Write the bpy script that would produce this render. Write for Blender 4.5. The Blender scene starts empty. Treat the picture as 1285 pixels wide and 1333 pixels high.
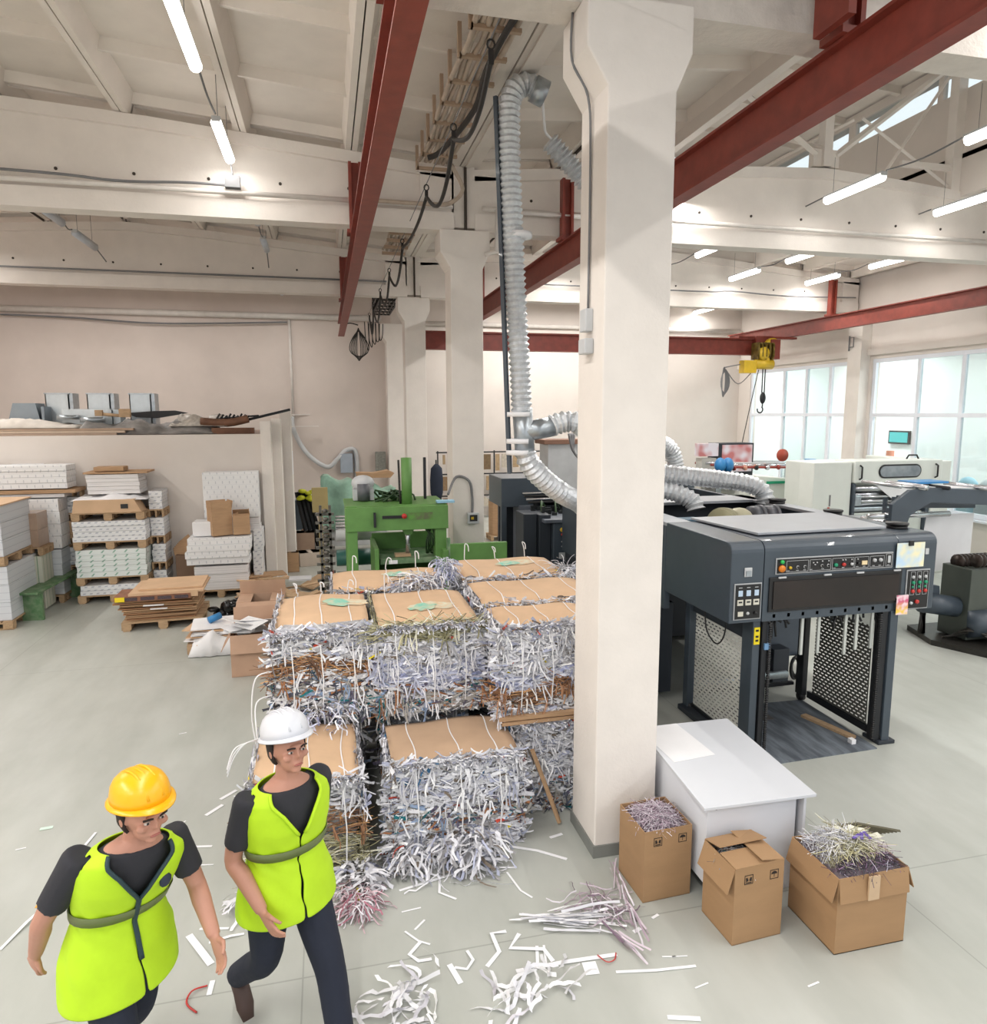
import bpy, math, random
from mathutils import Vector as V, Matrix
from math import sin, cos, pi, radians as R
rnd = random.Random(7)
SC = bpy.context.scene; COL = SC.collection

# ---------------------------------------------------------------- camera, sky, exposure
cam = bpy.data.cameras.new('camera'); co = bpy.data.objects.new('camera', cam); COL.objects.link(co); SC.camera = co
F = 914.36; CH = 3.4
cam.sensor_fit = 'HORIZONTAL'; cam.sensor_width = 36; cam.lens = 36*F/1285; cam.clip_start = .05; cam.clip_end = 200
_p, _y, _r = .140191, .233129, .0030157
fwd = V((sin(_y)*cos(_p), cos(_y)*cos(_p), -sin(_p))); rgt = V((cos(_y), -sin(_y), 0)); dwn = fwd.cross(rgt)
r2 = rgt*cos(_r)+dwn*sin(_r); d2 = -rgt*sin(_r)+dwn*cos(_r)
co.matrix_world = Matrix(((r2.x, -d2.x, -fwd.x, 0), (r2.y, -d2.y, -fwd.y, 0), (r2.z, -d2.z, -fwd.z, CH), (0, 0, 0, 1)))
w = bpy.data.worlds.new('sky'); SC.world = w; w.use_nodes = True
w.node_tree.nodes['Background'].inputs[0].default_value = (.93, .96, 1, 1)
w.node_tree.nodes['Background'].inputs[1].default_value = 1.1
SC.view_settings.view_transform = 'Standard'; SC.view_settings.look = 'None'
SC.view_settings.exposure = 0.1; SC.view_settings.gamma = 1; SC.view_settings.use_curve_mapping = False
try:
    SC.cycles.use_denoising = True; SC.cycles.max_bounces = 8; SC.cycles.diffuse_bounces = 5
    SC.cycles.caustics_reflective = False; SC.cycles.caustics_refractive = False
    SC.cycles.sample_clamp_indirect = 6
except Exception: pass
LAMP = 10.0      # tube emission
def area_light(x, y, z, sx, sy, e, col=(1, .97, .93)):
    l = bpy.data.lights.new('lamp_row_and_fill', 'AREA'); l.shape = 'RECTANGLE'; l.size = sx; l.size_y = sy; l.energy = e; l.color = col
    o = bpy.data.objects.new('lamp_row_and_fill', l); o.location = (x, y, z); COL.objects.link(o)

# rows of tube lamps over the near part of the hall, behind and above the frame, added fill lights farther back, and lamps of the room beyond the windows
for X, e in ((-7.6, 950), (-1.1, 380), (5.7, 300), (10.3, 600)): area_light(X, 0.5, 6.75, .12, 11, e)
for X, y, e in ((-7.6, 12, 260), (-7.6, 18, 200), (5.7, 12.5, 300), (5.7, 20.3, 110), (8.0, 20.3, 110), (10.3, 20.3, 110), (-1.1, 20.0, 60), (-4.6, 20, 50)): area_light(X, y, 6.75, .12, 4 if e > 120 else 2, e)  # added fill lights to brighten the bays, apart from the visible tubes
for y in (8, 14, 20): area_light(16.5, y, 5.5, 1.2, 3, 215, (1, 1, 1))

# ---------------------------------------------------------------- materials
def lin(c):
    return tuple(((v/255+.055)/1.055)**2.4 if v > 10 else v/255/12.92 for v in c)+(1,)
MATS = {}
class NT:
    def __init__(s, m): s.t = m.node_tree; s.n = s.t.nodes; s.l = s.t.links; s.b = s.n['Principled BSDF']
    def node(s, t, **k):
        n = s.n.new(t)
        for a, v in k.items():
            if a.startswith('i_'):
                n.inputs[a[2:].replace('_', ' ')].default_value = v
            else: setattr(n, a, v)
        return n
    def link(s, a, b): s.l.new(a, b)
    def math(s, op, a, b=0, c=None):
        n = s.n.new('ShaderNodeMath'); n.operation = op
        for i, v in enumerate((a, b) if c is None else (a, b, c)):
            if hasattr(v, 'links'): s.l.new(v, n.inputs[i])
            else: n.inputs[i].default_value = v
        return n.outputs[0]
    def xyz(s, kind='Object', sc=None):
        tc = s.n.new('ShaderNodeTexCoord'); o = tc.outputs[kind]
        sp = s.n.new('ShaderNodeSeparateXYZ'); s.l.new(o, sp.inputs[0]); return sp.outputs
    def mix(s, f, a, b):
        n = s.n.new('ShaderNodeMix'); n.data_type = 'RGBA'
        for i, v in ((0, f), (6, a), (7, b)):
            if hasattr(v, 'links'): s.l.new(v, n.inputs[i])
            else: n.inputs[i].default_value = v
        return n.outputs[2]
    def noise(s, scale, detail=3, kind='Object', stretch=None, rough=.55):
        tc = s.n.new('ShaderNodeTexCoord'); o = tc.outputs[kind]
        if stretch:
            mp = s.n.new('ShaderNodeMapping'); mp.inputs['Scale'].default_value = stretch; s.l.new(o, mp.inputs[0]); o = mp.outputs[0]
        n = s.n.new('ShaderNodeTexNoise'); n.inputs['Scale'].default_value = scale; n.inputs['Detail'].default_value = detail
        n.inputs['Roughness'].default_value = rough
        s.l.new(o, n.inputs['Vector']); return n.outputs[0]
    def ramp(s, f, a, b):
        n = s.n.new('ShaderNodeMapRange'); n.inputs[1].default_value = a; n.inputs[2].default_value = b; s.l.new(f, n.inputs[0]); return n.outputs[0]
    def bump(s, h, st, d=.01):
        n = s.n.new('ShaderNodeBump'); n.inputs['Strength'].default_value = st; n.inputs['Distance'].default_value = d
        s.l.new(h, n.inputs['Height']); s.l.new(n.outputs[0], s.b.inputs['Normal'])
def mat(name, c, rough=.6, metal=0, vary=.06, scale=4, bump=0, bscale=40, c2=None, stretch=None, coat=0, kind='Object'):
    if name in MATS: return MATS[name]
    m = bpy.data.materials.new(name); m.use_nodes = True; t = NT(m)
    t.b.inputs['Roughness'].default_value = rough; t.b.inputs['Metallic'].default_value = metal
    c = lin(c); c2 = lin(c2) if c2 else tuple(max(0, v*(1-vary*2)) for v in c[:3])+(1,)
    f = t.ramp(t.noise(scale, 4, kind, stretch), .35, .68)
    t.link(t.mix(f, c, c2), t.b.inputs['Base Color'])
    if bump: t.bump(t.noise(bscale, 4, kind, stretch), bump)
    if coat: t.b.inputs['Coat Weight'].default_value = coat
    MATS[name] = m; return m
def emit(name, c, s):
    if name in MATS: return MATS[name]
    m = bpy.data.materials.new(name); m.use_nodes = True; t = NT(m)
    t.b.inputs['Base Color'].default_value = lin(c); t.b.inputs['Emission Color'].default_value = lin(c); t.b.inputs['Emission Strength'].default_value = s
    MATS[name] = m; return m
def colmat(name, rough=.7, metal=0, trans=0):
    if name in MATS: return MATS[name]
    m = bpy.data.materials.new(name); m.use_nodes = True; t = NT(m)
    a = t.n.new('ShaderNodeVertexColor'); a.layer_name = 'Col'; t.link(a.outputs[0], t.b.inputs['Base Color'])
    t.b.inputs['Roughness'].default_value = rough; t.b.inputs['Metallic'].default_value = metal
    MATS[name] = m; return m

# ---------------------------------------------------------------- mesh builder
def up(n):
    n = V(n).normalized(); a = V((0, 0, 1)) if abs(n.z) < .9 else V((0, 1, 0))
    u = n.cross(a).normalized(); return u, n.cross(u).normalized()
def rootloc(p):
    l = V((0, 0, 0))
    while p is not None: l = l+V(p.location); p = p.parent
    return l
class MB:
    def __init__(s): s.v = []; s.f = []; s.sm = []; s.c = []; s.mi = []; s.M = None; s.col = (1, 1, 1, 1); s.m = 0
    def add(s, vs, fs, smooth=False):
        b = len(s.v); M = s.M
        s.v += [tuple(M @ V(v)) if M else tuple(v) for v in vs]
        for f in fs: s.f.append([b+i for i in f]); s.sm.append(smooth); s.c.append(s.col); s.mi.append(s.m)
        return s
    def box(s, x0, x1, y0, y1, z0, z1):
        return s.add([(x0,y0,z0),(x1,y0,z0),(x1,y1,z0),(x0,y1,z0),(x0,y0,z1),(x1,y0,z1),(x1,y1,z1),(x0,y1,z1)],
                     [(3,2,1,0),(4,5,6,7),(0,1,5,4),(1,2,6,5),(2,3,7,6),(3,0,4,7)])
    def prism(s, poly, axis, a, b):
        n = len(poly)
        def p(u, w, t): return (t,u,w) if axis == 'x' else ((u,t,w) if axis == 'y' else (u,w,t))
        vs = [p(*q, a) for q in poly]+[p(*q, b) for q in poly]
        return s.add(vs, [tuple(range(n))[::-1], tuple(range(n, 2*n))]+[(i,(i+1)%n,n+(i+1)%n,n+i) for i in range(n)])
    def tube(s, pts, r, n=8, cap=True, rs=None, smooth=True, flat=1.0):
        pts = [V(p) for p in pts]; k = len(pts); rings = []; u = None
        for i, p in enumerate(pts):
            d = (pts[min(i+1, k-1)]-pts[max(i-1, 0)])
            if d.length < 1e-9: d = V((0,0,1))
            d.normalize()
            if u is None: u, _ = up(d)
            u = u-d*u.dot(d)
            if u.length < 1e-6: u, _ = up(d)
            u.normalize(); w_ = d.cross(u); rr = rs[i] if rs else r
            rings.append([p+u*cos(2*pi*j/n)*rr+w_*sin(2*pi*j/n)*rr*flat for j in range(n)])
        return s.loft(rings, cap, smooth)
    def loft(s, rings, cap=True, smooth=True, close=True):
        n = len(rings[0]); vs = [v for r_ in rings for v in r_]; fs = []
        for i in range(len(rings)-1):
            for j in range(n if close else n-1):
                a = i*n+j; b = i*n+(j+1) % n; fs.append((a, b, b+n, a+n))
        if cap: fs += [tuple(range(n))[::-1], tuple(range(len(vs)-n, len(vs)))]
        return s.add(vs, fs, smooth)
    def cyl(s, p, q, r, n=16): return s.tube([p, q], r, n, smooth=n > 9)
    def ball(s, c, r, n=12, m=8):
        rx, ry, rz = r if hasattr(r, '__len__') else (r, r, r)
        rings = [[(c[0]+rx*sin(pi*(i+.02)/(m+.04))*cos(2*pi*j/n), c[1]+ry*sin(pi*(i+.02)/(m+.04))*sin(2*pi*j/n), c[2]-rz*cos(pi*(i+.02)/(m+.04))) for j in range(n)] for i in range(m+1)]
        return s.loft(rings)
    def ribbon(s, pts, wdir, w_):
        """flat strip; wdir width direction or list"""
        vs = []; 
        for i, p in enumerate(pts):
            d = V(wdir[i] if isinstance(wdir, list) else wdir)*w_*.5
            vs += [V(p)-d, V(p)+d]
        return s.add(vs, [(2*i, 2*i+1, 2*i+3, 2*i+2) for i in range(len(pts)-1)])
    def obj(s, name, m, parent=None, bev=0, solid=0, sub=0, kind=None, label=None, loc=None):
        me = bpy.data.meshes.new(name); o0 = rootloc(parent) if parent is not None else V(loc or (0,0,0))
        me.from_pydata([(v[0]-o0.x, v[1]-o0.y, v[2]-o0.z) for v in s.v], [], s.f)
        ms = m if isinstance(m, (list, tuple)) else [m]
        for q in ms: me.materials.append(q)
        me.polygons.foreach_set('use_smooth', s.sm)
        if len(ms) > 1: me.polygons.foreach_set('material_index', s.mi)
        if any(q.node_tree.nodes.get('Color Attribute') or any(n.bl_idname == 'ShaderNodeVertexColor' for n in q.node_tree.nodes) for q in ms):
            at = me.color_attributes.new('Col', 'FLOAT_COLOR', 'CORNER'); buf = []
            for f, c in zip(s.f, s.c): buf += list(c)*len(f)
            at.data.foreach_set('color', buf)
        me.validate(); me.update()
        o = bpy.data.objects.new(name, me); COL.objects.link(o)
        if parent is not None: o.parent = parent
        else: o.location = o0
        if bev: b = o.modifiers.new('b', 'BEVEL'); b.width = bev; b.segments = 2; b.limit_method = 'ANGLE'; b.angle_limit = .6
        if solid: b = o.modifiers.new('s', 'SOLIDIFY'); b.thickness = solid; b.offset = 0
        if sub: b = o.modifiers.new('u', 'SUBSURF'); b.levels = b.render_levels = sub
        if kind: o['kind'] = kind
        if label: o['label'] = label
        return o
def thing(name, label, cat, loc, group=None, rz=0):
    o = bpy.data.objects.new(name, None); o.empty_display_size = .1; o.location = loc; o.rotation_euler = (0, 0, rz); COL.objects.link(o)
    o['label'] = label; o['category'] = cat
    if group: o['group'] = group
    return o
def tag(o, label, cat, group=None):
    o['label'] = label; o['category'] = cat
    if group: o['group'] = group
    return o
def struct(o): o['kind'] = 'structure'; return o
def dup(src, loc, rz=None, label=None, group=None):
    def cp(o, par):
        c = o.copy(); COL.objects.link(c); c.parent = par
        for ch in o.children: cp(ch, c)
        return c
    r = cp(src, None); r.location = loc
    if rz is not None: r.rotation_euler = (0, 0, rz)
    if label: r['label'] = label
    if group: r['group'] = group
    return r
def rotbox(cx, cy, a):  # matrix: rotate about z at cx,cy
    return Matrix.Translation((cx, cy, 0)) @ Matrix.Rotation(a, 4, 'Z') @ Matrix.Translation((-cx, -cy, 0))
def spline(pts, n=8):
    P = [V(p) for p in pts]; out = []
    for i in range(len(P)-1):
        a, b, c, d = P[max(i-1, 0)], P[i], P[i+1], P[min(i+2, len(P)-1)]
        for j in range(n):
            t = j/n; out.append(.5*((2*b)+(c-a)*t+(2*a-5*b+4*c-d)*t*t+(3*b-a-3*c+d)*t**3))
    out.append(P[-1]); return out

# palette
WALL = mat('wall_paint', (218, 210, 203), .8, vary=.03, scale=1.2, bump=.15, bscale=25)
WALLB = mat('dimmed_beige_wall_paint', (214, 202, 194), .8, vary=.04, scale=1, bump=.15, bscale=25)  # beige wall with the left bay's dimmer light mixed into the colour
CONC = mat('painted_concrete', (228, 221, 214), .8, vary=.03, scale=3, bump=.25, bscale=30)
RUGH = mat('rough_painted_concrete', (222, 214, 206), .85, vary=.06, scale=6, bump=.7, bscale=25)
CEIL = mat('ceiling_paint', (226, 218, 210), .85, vary=.04, scale=2, bump=.2, bscale=20)
GAP = mat('dark_joint', (70, 62, 56), .9)
RED = mat('red_oxide_steel', (134, 58, 46), .5, vary=.12, scale=6, bump=.05)
WPIPE = mat('white_pipe_paint', (222, 216, 210), .5)
GREYC = mat('grey_cable', (120, 120, 122), .6)
DARKC = mat('dark_cable', (38, 34, 32), .6)
WHITE = mat('white_laminate', (206, 209, 215), .35, vary=.01)
PAPER = mat('white_paper', (232, 232, 234), .7, vary=.02)
CARD = mat('cardboard', (180, 146, 112), .8, vary=.07, scale=5, bump=.1, stretch=(1, 1, 6))
CARDL = mat('pale_cardboard', (210, 176, 142), .8, vary=.05, scale=4, bump=.1)
WOOD = mat('pallet_wood', (186, 156, 122), .75, vary=.14, scale=9, stretch=(1, 5, 8), bump=.2)
STEEL = mat('galvanised_steel', (178, 186, 192), .32, .75, vary=.12, scale=9)
CHROME = mat('bright_steel', (205, 208, 212), .2, .9, vary=.04)
BLACK = mat('black_plastic', (24, 24, 26), .45)
BLKM = mat('black_steel', (36, 38, 42), .45, .2)
SLATE = mat('slate_blue_grey_paint', (66, 76, 86), .42, .1, vary=.05, coat=.15)
SLATD = mat('dark_slate_paint', (46, 52, 60), .5, .1, vary=.05)
GRLID = mat('light_grey_lid_paint', (168, 172, 178), .4, .1, vary=.03)
CREAM = mat('pale_cream_enamel', (222, 226, 220), .4, vary=.02)
GREEN = mat('green_machine_paint', (98, 144, 74), .5, vary=.1, scale=5)
GREEND = mat('worn_green_paint', (72, 112, 70), .6, vary=.2, scale=9, c2=(120, 140, 110))
YEL = mat('yellow_paint', (214, 178, 40), .45, vary=.1)
ORNG = mat('orange_plastic', (226, 130, 30), .4)
REDP = mat('red_plastic', (196, 52, 46), .4)
GRNP = mat('green_plastic', (30, 150, 110), .4)
BLUEP = mat('blue_plastic', (50, 130, 190), .4)
PALE = mat('pale_grey_plastic', (196, 198, 200), .5)
# ---------------------------------------------------------------- floor
m = bpy.data.materials.new('sealed_concrete_floor'); m.use_nodes = True; t = NT(m)
n1 = t.ramp(t.noise(.5, 5), .3, .7); n2 = t.ramp(t.noise(3, 6, stretch=(1, .35, 1)), .35, .7)
c = t.mix(n1, lin((184, 186, 180)), lin((172, 175, 168))); c = t.mix(t.math('MULTIPLY', n2, .35), c, lin((150, 152, 144)))
x, y, z = t.xyz()
jx = t.math('LESS_THAN', t.math('ABSOLUTE', t.math('SUBTRACT', t.math('FRACT', t.math('MULTIPLY', t.math('ADD', x, 31.0), 1/4.1)), .5)), .0012)
jy = t.math('LESS_THAN', t.math('ABSOLUTE', t.math('SUBTRACT', t.math('FRACT', t.math('MULTIPLY', t.math('ADD', y, 29.55), 1/6.1)), .5)), .0009)
c = t.mix(t.math('MULTIPLY', t.math('MAXIMUM', jx, jy), .35), c, lin((96, 98, 92)))
t.link(c, t.b.inputs['Base Color'])
t.link(t.ramp(n2, -1.5, 3.5), t.b.inputs['Roughness']); t.bump(t.noise(14, 5), .04)
t.b.inputs['Roughness'].default_value = .4
f = MB(); f.add([(-10, -9, 0), (14.4, -9, 0), (14.4, 22.7, 0), (-10, 22.7, 0)], [(0, 1, 2, 3)]); f.add([(-10, -9, -.1), (14.4, -9, -.1), (14.4, 22.7, -.1), (-10, 22.7, -.1)], [(3, 2, 1, 0)])
struct(f.obj('floor', m))
# ---------------------------------------------------------------- walls
struct(MB().box(-10.3, 2.1, 22.7, 23, 0, 7.8).obj('wall_back', WALLB))
struct(MB().box(2.1, 14.7, 22.7, 23, 0, 7.8).obj('wall_back_right', WALL))
struct(MB().box(-10.3, -10, -9, 22.7, 0, 7.8).obj('wall_left', WALLB))
wr = MB(); wr.box(14.4, 14.65, -9, 22.7, 0, .95); wr.box(14.4, 14.65, -9, 22.7, 4.8, 7.8)
for a, b in ((22.0, 22.7), (16.4, 17.1), (10.5, 11.2), (4.4, 5.1), (-9, -1)): wr.box(14.4, 14.65, a, b, .95, 4.8)
struct(wr.obj('wall_right', WALL))
pl = MB()
for y in (4.7, 10.7, 16.5): pl.box(14.1, 14.4, y, y+.5, 0, 6.1)
struct(pl.obj('trim_1', CONC))                                     # pilasters of the window wall
pl = MB(); pl.box(14.3, 14.4, 5.1, 10.7, 4.9, 5.05); pl.box(14.3, 14.4, 11.2, 16.5, 4.9, 5.05); pl.box(14.3, 14.4, 17.0, 22.7, 4.9, 5.05)
struct(pl.obj('trim_2', WALL))
GLASS = bpy.data.materials.new('window_glass'); GLASS.use_nodes = True; t = NT(GLASS)
tr = t.n.new('ShaderNodeBsdfTransparent'); gl = t.n.new('ShaderNodeBsdfGlossy'); gl.inputs[1].default_value = .05
tr.inputs[0].default_value = (.93, .97, .97, 1); mx = t.n.new('ShaderNodeMixShader'); mx.inputs[0].default_value = .06
t.link(tr.outputs[0], mx.inputs[1]); t.link(gl.outputs[0], mx.inputs[2]); t.link(mx.outputs[0], t.n['Material Output'].inputs[0])
FRAME = mat('white_window_frame', (226, 230, 238), .4, vary=.01)
def window(n, y0, y1, muls, z0=.95, z1=4.8, zm=3.31):
    w_ = struct(bpy.data.objects.new('window_%d' % n, None)); w_.location = (14.5, (y0+y1)/2, z0); COL.objects.link(w_)
    fr = MB()
    fr.box(14.42, 14.52, y0, y1, z0, z0+.12); fr.box(14.42, 14.52, y0, y1, z1-.1, z1); fr.box(14.42, 14.52, y0, y1, zm-.05, zm+.05)
    ys = [y0+.05]+list(muls)+[y1-.05]
    for y in ys: fr.box(14.43, 14.51, y-.05, y+.05, z0+.12, z1-.1)
    fr.obj('window_frame', FRAME, w_)
    for a, b in zip(ys[:-1], ys[1:]):
        for c, d in ((z0+.12, zm-.05), (zm+.05, z1-.1)):
            MB().box(14.465, 14.475, a+.05, b-.05, c, d).obj('pane', GLASS, w_)
    MB().box(14.28, 14.44, y0, y1, z0-.05, z0).obj('window_sill', FRAME, w_)
window(1, 17.1, 22.0, (20.2, 19.12, 18.05))
window(2, 11.2, 16.4, (14.87, 13.6, 12.4))
window(3, 5.1, 10.5, (9.2, 7.9, 6.5))
# room beyond the windows
pl = MB(); pl.box(18.4, 18.5, 4, 23.2, 0, 5.6); pl.box(14.65, 18.5, 23.1, 23.2, 0, 5.6); pl.box(14.65, 18.5, 3.9, 4, 0, 5.6)
struct(pl.obj('wall_beyond', mat('bright_white_wall', (240, 243, 242), .8, vary=.01)))
struct(MB().box(14.65, 18.5, 4, 23.2, 5.6, 5.7).obj('ceiling_beyond', WALL))
struct(MB().box(14.65, 18.5, 4, 23.2, .0, .02).obj('floor_beyond', mat('beyond_floor', (200, 200, 198), .6)))
# ---------------------------------------------------------------- girders, slabs
def zg(x):   # top of girder
    c = 8.15 if x > 2.15 else -4.0
    return 7.5-.078*abs(x-c)
def gz(x): return min(7.42, max(7.0, 7.46-.008*abs(x-(8.15 if x > 2.15 else -4.))**2.2*.9))
def girder(y, x0, x1, name):
    xc = (x0+x1)/2; n = 20; g = MB()
    xs = [x0+(x1-x0)*i/n for i in range(n+1)]
    top = [7.5-.085*abs(x-xc)+(.10*max(0, 1-abs(x-xc)/1.6))*-.5 for x in xs]
    def strip(ya, yb, zb, zt):
        vs = []; 
        for x, zz in zip(xs, top):
            for yy in (ya, yb):
                vs += [(x, yy, zb if zb is not None else zz-.16), (x, yy, zz if zt is None else zz-.14 if zt == 'w' else zt)]
        fs = []
        for i in range(n):
            a = 4*i; b = a+4
            fs += [(a, b, b+1, a+1), (a+2, a+3, b+3, b+2), (a+1, b+1, b+3, a+3), (a, a+2, b+2, b)]
        fs += [(0, 1, 3, 2), (4*n, 4*n+2, 4*n+3, 4*n+1)]
        g.add(vs, fs)
    strip(y+.02, y+.32, 6.1, 6.36); strip(y+.11, y+.23, 6.34, 'w'); strip(y+.04, y+.30, None, None)
    g.box(x0, x0+.5, y+.04, y+.30, 6.2, 6.9); g.box(x1-.5, x1, y+.04, y+.30, 6.2, 6.9)
    o = struct(g.obj(name, RUGH if y < 6 else CONC))
    h = MB()
    x = x0+.9
    while x < x1-.6:
        h.tube([(x, y+.10, 6.62), (x, y+.112, 6.62)], .022, 8); x += .95
    h.obj('bolt_hole', GAP, o, kind='stuff')
    return o
FR = (-1.3, 4.8, 10.8, 17.0)
for y in FR:
    girder(y, -9.95, 1.98, 'girder'); girder(y, 2.3, 14.35, 'girder')
# ribbed slabs: one object per slab
def slab_mesh():
    g = MB(); W = .745; Ln = 6.05; h = .28
    g.box(-W, W, 0, Ln, h, h+.05)
    for s_ in (-1, 1):
        xo, xi, xb = s_*W, s_*(W-.14), s_*(W-.075)
        g.prism([(xo, h), (xi, h), (xb, 0), (xo, 0)] if s_ > 0 else [(xo, h), (xo, 0), (xb, 0), (xi, h)], 'y', 0, Ln)
    for y in (0.02, 1.45, 2.95, 4.45, 5.9):
        g.prism([(y-.0, h), (y+.13, h), (y+.09, h-.13), (y+.04, h-.13)], 'x', -W+.1, W-.1)
    return g
ce = struct(bpy.data.objects.new('ceiling', None)); ce.location = (0, 0, 7); COL.objects.link(ce)
base = slab_mesh().obj('ceiling_slab', CEIL, ce); me = base.data
me.transform(Matrix.Translation((0, 0, 7))); first = True
gp = MB(); 
for bi, (x0, xc) in enumerate(((-10.0, -4.0), (2.15, 8.15))):
    for yi, y in enumerate((-1.3+.17, 4.8+.17, 10.8+.17, 17.0+.17)):
        if yi == 0: continue
        for k in range(8):
            x = x0+.75+1.5*k
            if x > 13.9 and bi: x = 13.6
            if bi and yi in (1, 2) and 5.1 < x < 11.2: continue
            zt = 7.5-.085*abs(x-xc)+.005
            o = base if first else base.copy()
            if not first: COL.objects.link(o); o.parent = ce
            first = False
            o.location = (x, y, zt-7); o.rotation_euler = (0, math.atan(.085)*(1 if x > xc else -1), 0)
            if bi and yi in (1, 2) and (4 < x < 5.2 or x > 11): continue
            gp.box(x+.74, x+.76, y, y+5.95, zt+.02, zt+.3)
gp.obj('slab_joint', GAP, ce, kind='stuff')
# flat infill strip above the pillar line, outer roof deck
tj = MB(); tj.box(1.9, 2.4, -1.3, 22.7, 7.28, 7.4); tj.box(1.93, 2.07, -1.3, 22.7, 7.02, 7.28); tj.box(2.09, 2.21, -1.3, 22.7, 7.02, 7.28); tj.box(2.23, 2.36, -1.3, 22.7, 7.02, 7.28)
struct(tj.obj('trim_3', CEIL)); tj = MB(); tj.box(2.07, 2.09, -1.3, 22.7, 7.05, 7.28); tj.box(2.21, 2.23, -1.3, 22.7, 7.05, 7.28); struct(tj.obj('rib_joint', GAP))
struct(MB().box(-10.3, 5.2, -1.3, 23, 7.82, 7.9).obj('roof_deck', GAP))
rd = MB(); rd.box(11.1, 14.7, -1.3, 23, 7.82, 7.9); rd.box(5.2, 11.1, 17.0, 23, 7.85, 7.92); rd.box(5.2, 11.1, -1.3, 4.9, 7.85, 7.92)
struct(rd.obj('roof_deck', GAP))
# lantern monitor above the right bay
L0, L1 = 5.15, 11.1
la = MB()
for X in (L0-.12, L1):
    la.box(X, X+.12, 4.9, 17.1, 7.18, 8.98)
    la.box(X, X+.12, 4.9, 17.1, 9.42, 9.6)
    for y in (4.9, 7.9, 11.4, 13.6, 16.9): la.box(X+.01, X+.11, y, y+.2 if y != 11.4 else y+.12, 8.9, 9.45)
la.box(L0-.1, L1+.1, 17.1, 17.2, 7.3, 9.6); la.box(L0-.1, L1+.1, 4.8, 4.9, 7.5, 9.6)
struct(la.obj('wall_lantern', WALL))
rf = MB(); n = 4
rf.prism([(L0-.5, 9.6), (8.12, 9.85), (L1+.6, 9.6), (L1+.6, 9.7), (8.12, 9.97), (L0-.5, 9.7)], 'y', 4.7, 17.3)
for y in (6.4, 7.9, 9.4, 12.4, 13.9, 15.4): rf.prism([(L0, 9.5), (8.12, 9.75), (L1, 9.5), (L1, 9.65), (8.12, 9.9), (L0, 9.65)], 'y', y, y+.1)
struct(rf.obj('roof_lantern', CEIL))
for X in (L0-.06, L1+.06):
    w_ = struct(bpy.data.objects.new('window_%d' % (4 if X < 8 else 5), None)); w_.location = (X, 11, 9); COL.objects.link(w_)
    for a, b in ((5.1, 7.9), (8.1, 11.4), (11.52, 13.6), (13.8, 16.9)): MB().box(X-.004, X+.004, a, b, 8.98, 9.42).obj('pane', GLASS, w_)
for y in (10.95, ):
    tr = tag(thing('roof_truss', 'white steel truss with thin diagonals standing on the arched girder under the skylight', 'truss', (8.12, y, 7.5)), 'white steel truss with thin diagonals standing on the arched girder under the skylight', 'truss')
    def bar(a, b, r, nm='brace'): MB().tube([(a[0], y+a[2] if len(a) > 2 else y, a[1]), (b[0], y+b[2] if len(b) > 2 else y, b[1])], r, 4, smooth=False).obj(nm, CONC, tr)
    MB().box(8.3, 8.46, y-.08, y+.08, 7.5, 9.75).obj('post', CONC, tr); MB().box(8.14, 8.64, y-.02, y+.1, 7.5, 7.78).obj('gusset_plate', CONC, tr)
    MB().box(10.92, 11.1, y-.08, y+.1, 7.22, 9.5).obj('post', CONC, tr); MB().box(5.15, 5.33, y-.08, y+.1, 7.22, 9.5).obj('post', CONC, tr)
    bar((8.58, 7.7), (10.9, 9.42), .055); bar((8.2, 7.7), (5.3, 9.42), .055); bar((9.55, 7.45), (10.95, 9.4), .03); bar((9.06, 8.34), (11.05, 7.3), .03)
    bar((8.3, 7.8), (7.6, 8.2, .6), .04); bar((8.9, 8.3), (7.9, 7.8, 1.5), .03)
    MB().box(5.15, 11.1, y-.05, y+.05, 9.42, 9.56).obj('top_chord', CONC, tr)
    MB().box(9.9, 11.0, y-.03, y+.03, 7.62, 7.72).obj('brace', CONC, tr)
# ---------------------------------------------------------------- pillars
def pillar(y, name='pillar', zt=6.1, d=.5):
    g = MB(); x0, x1 = 1.9, 2.4
    g.prism([(x0, 0), (x1, 0), (x1, 5.55), (x1+.11, 5.8), (x1+.11, zt), (x0-.15, zt), (x0-.15, 5.78), (x0, 5.55)], 'y', y, y+d)
    o = struct(g.obj(name, CONC, bev=.012))
    b = MB(); b.box(x0-.012, x1+.012, y-.012, y+d+.012, 0, .1); b.obj('pillar_base_band', mat('grey_base_paint', (128, 130, 126), .6), o)
    return o
P1 = pillar(4.68); pillar(10.75); pillar(17.05); pillar(22.1, d=.6)
struct(MB().box(1.95, 2.3, 4.8, 5.1, 6.1, 7.02).obj('girder_seat', CONC)); struct(MB().box(1.95, 2.3, 10.84, 11.1, 6.15, 7.02).obj('girder_seat', CONC)); struct(MB().box(1.95, 2.3, 17.04, 17.3, 6.15, 7.02).obj('girder_seat', CONC))
jm = MB()
for y in (4.79, 10.79, 16.99): jm.box(2.13, 2.17, y-.0, y+.03, 6.1, 7.0)
jo = struct(jm.obj('girder_joint', GAP))
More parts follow.
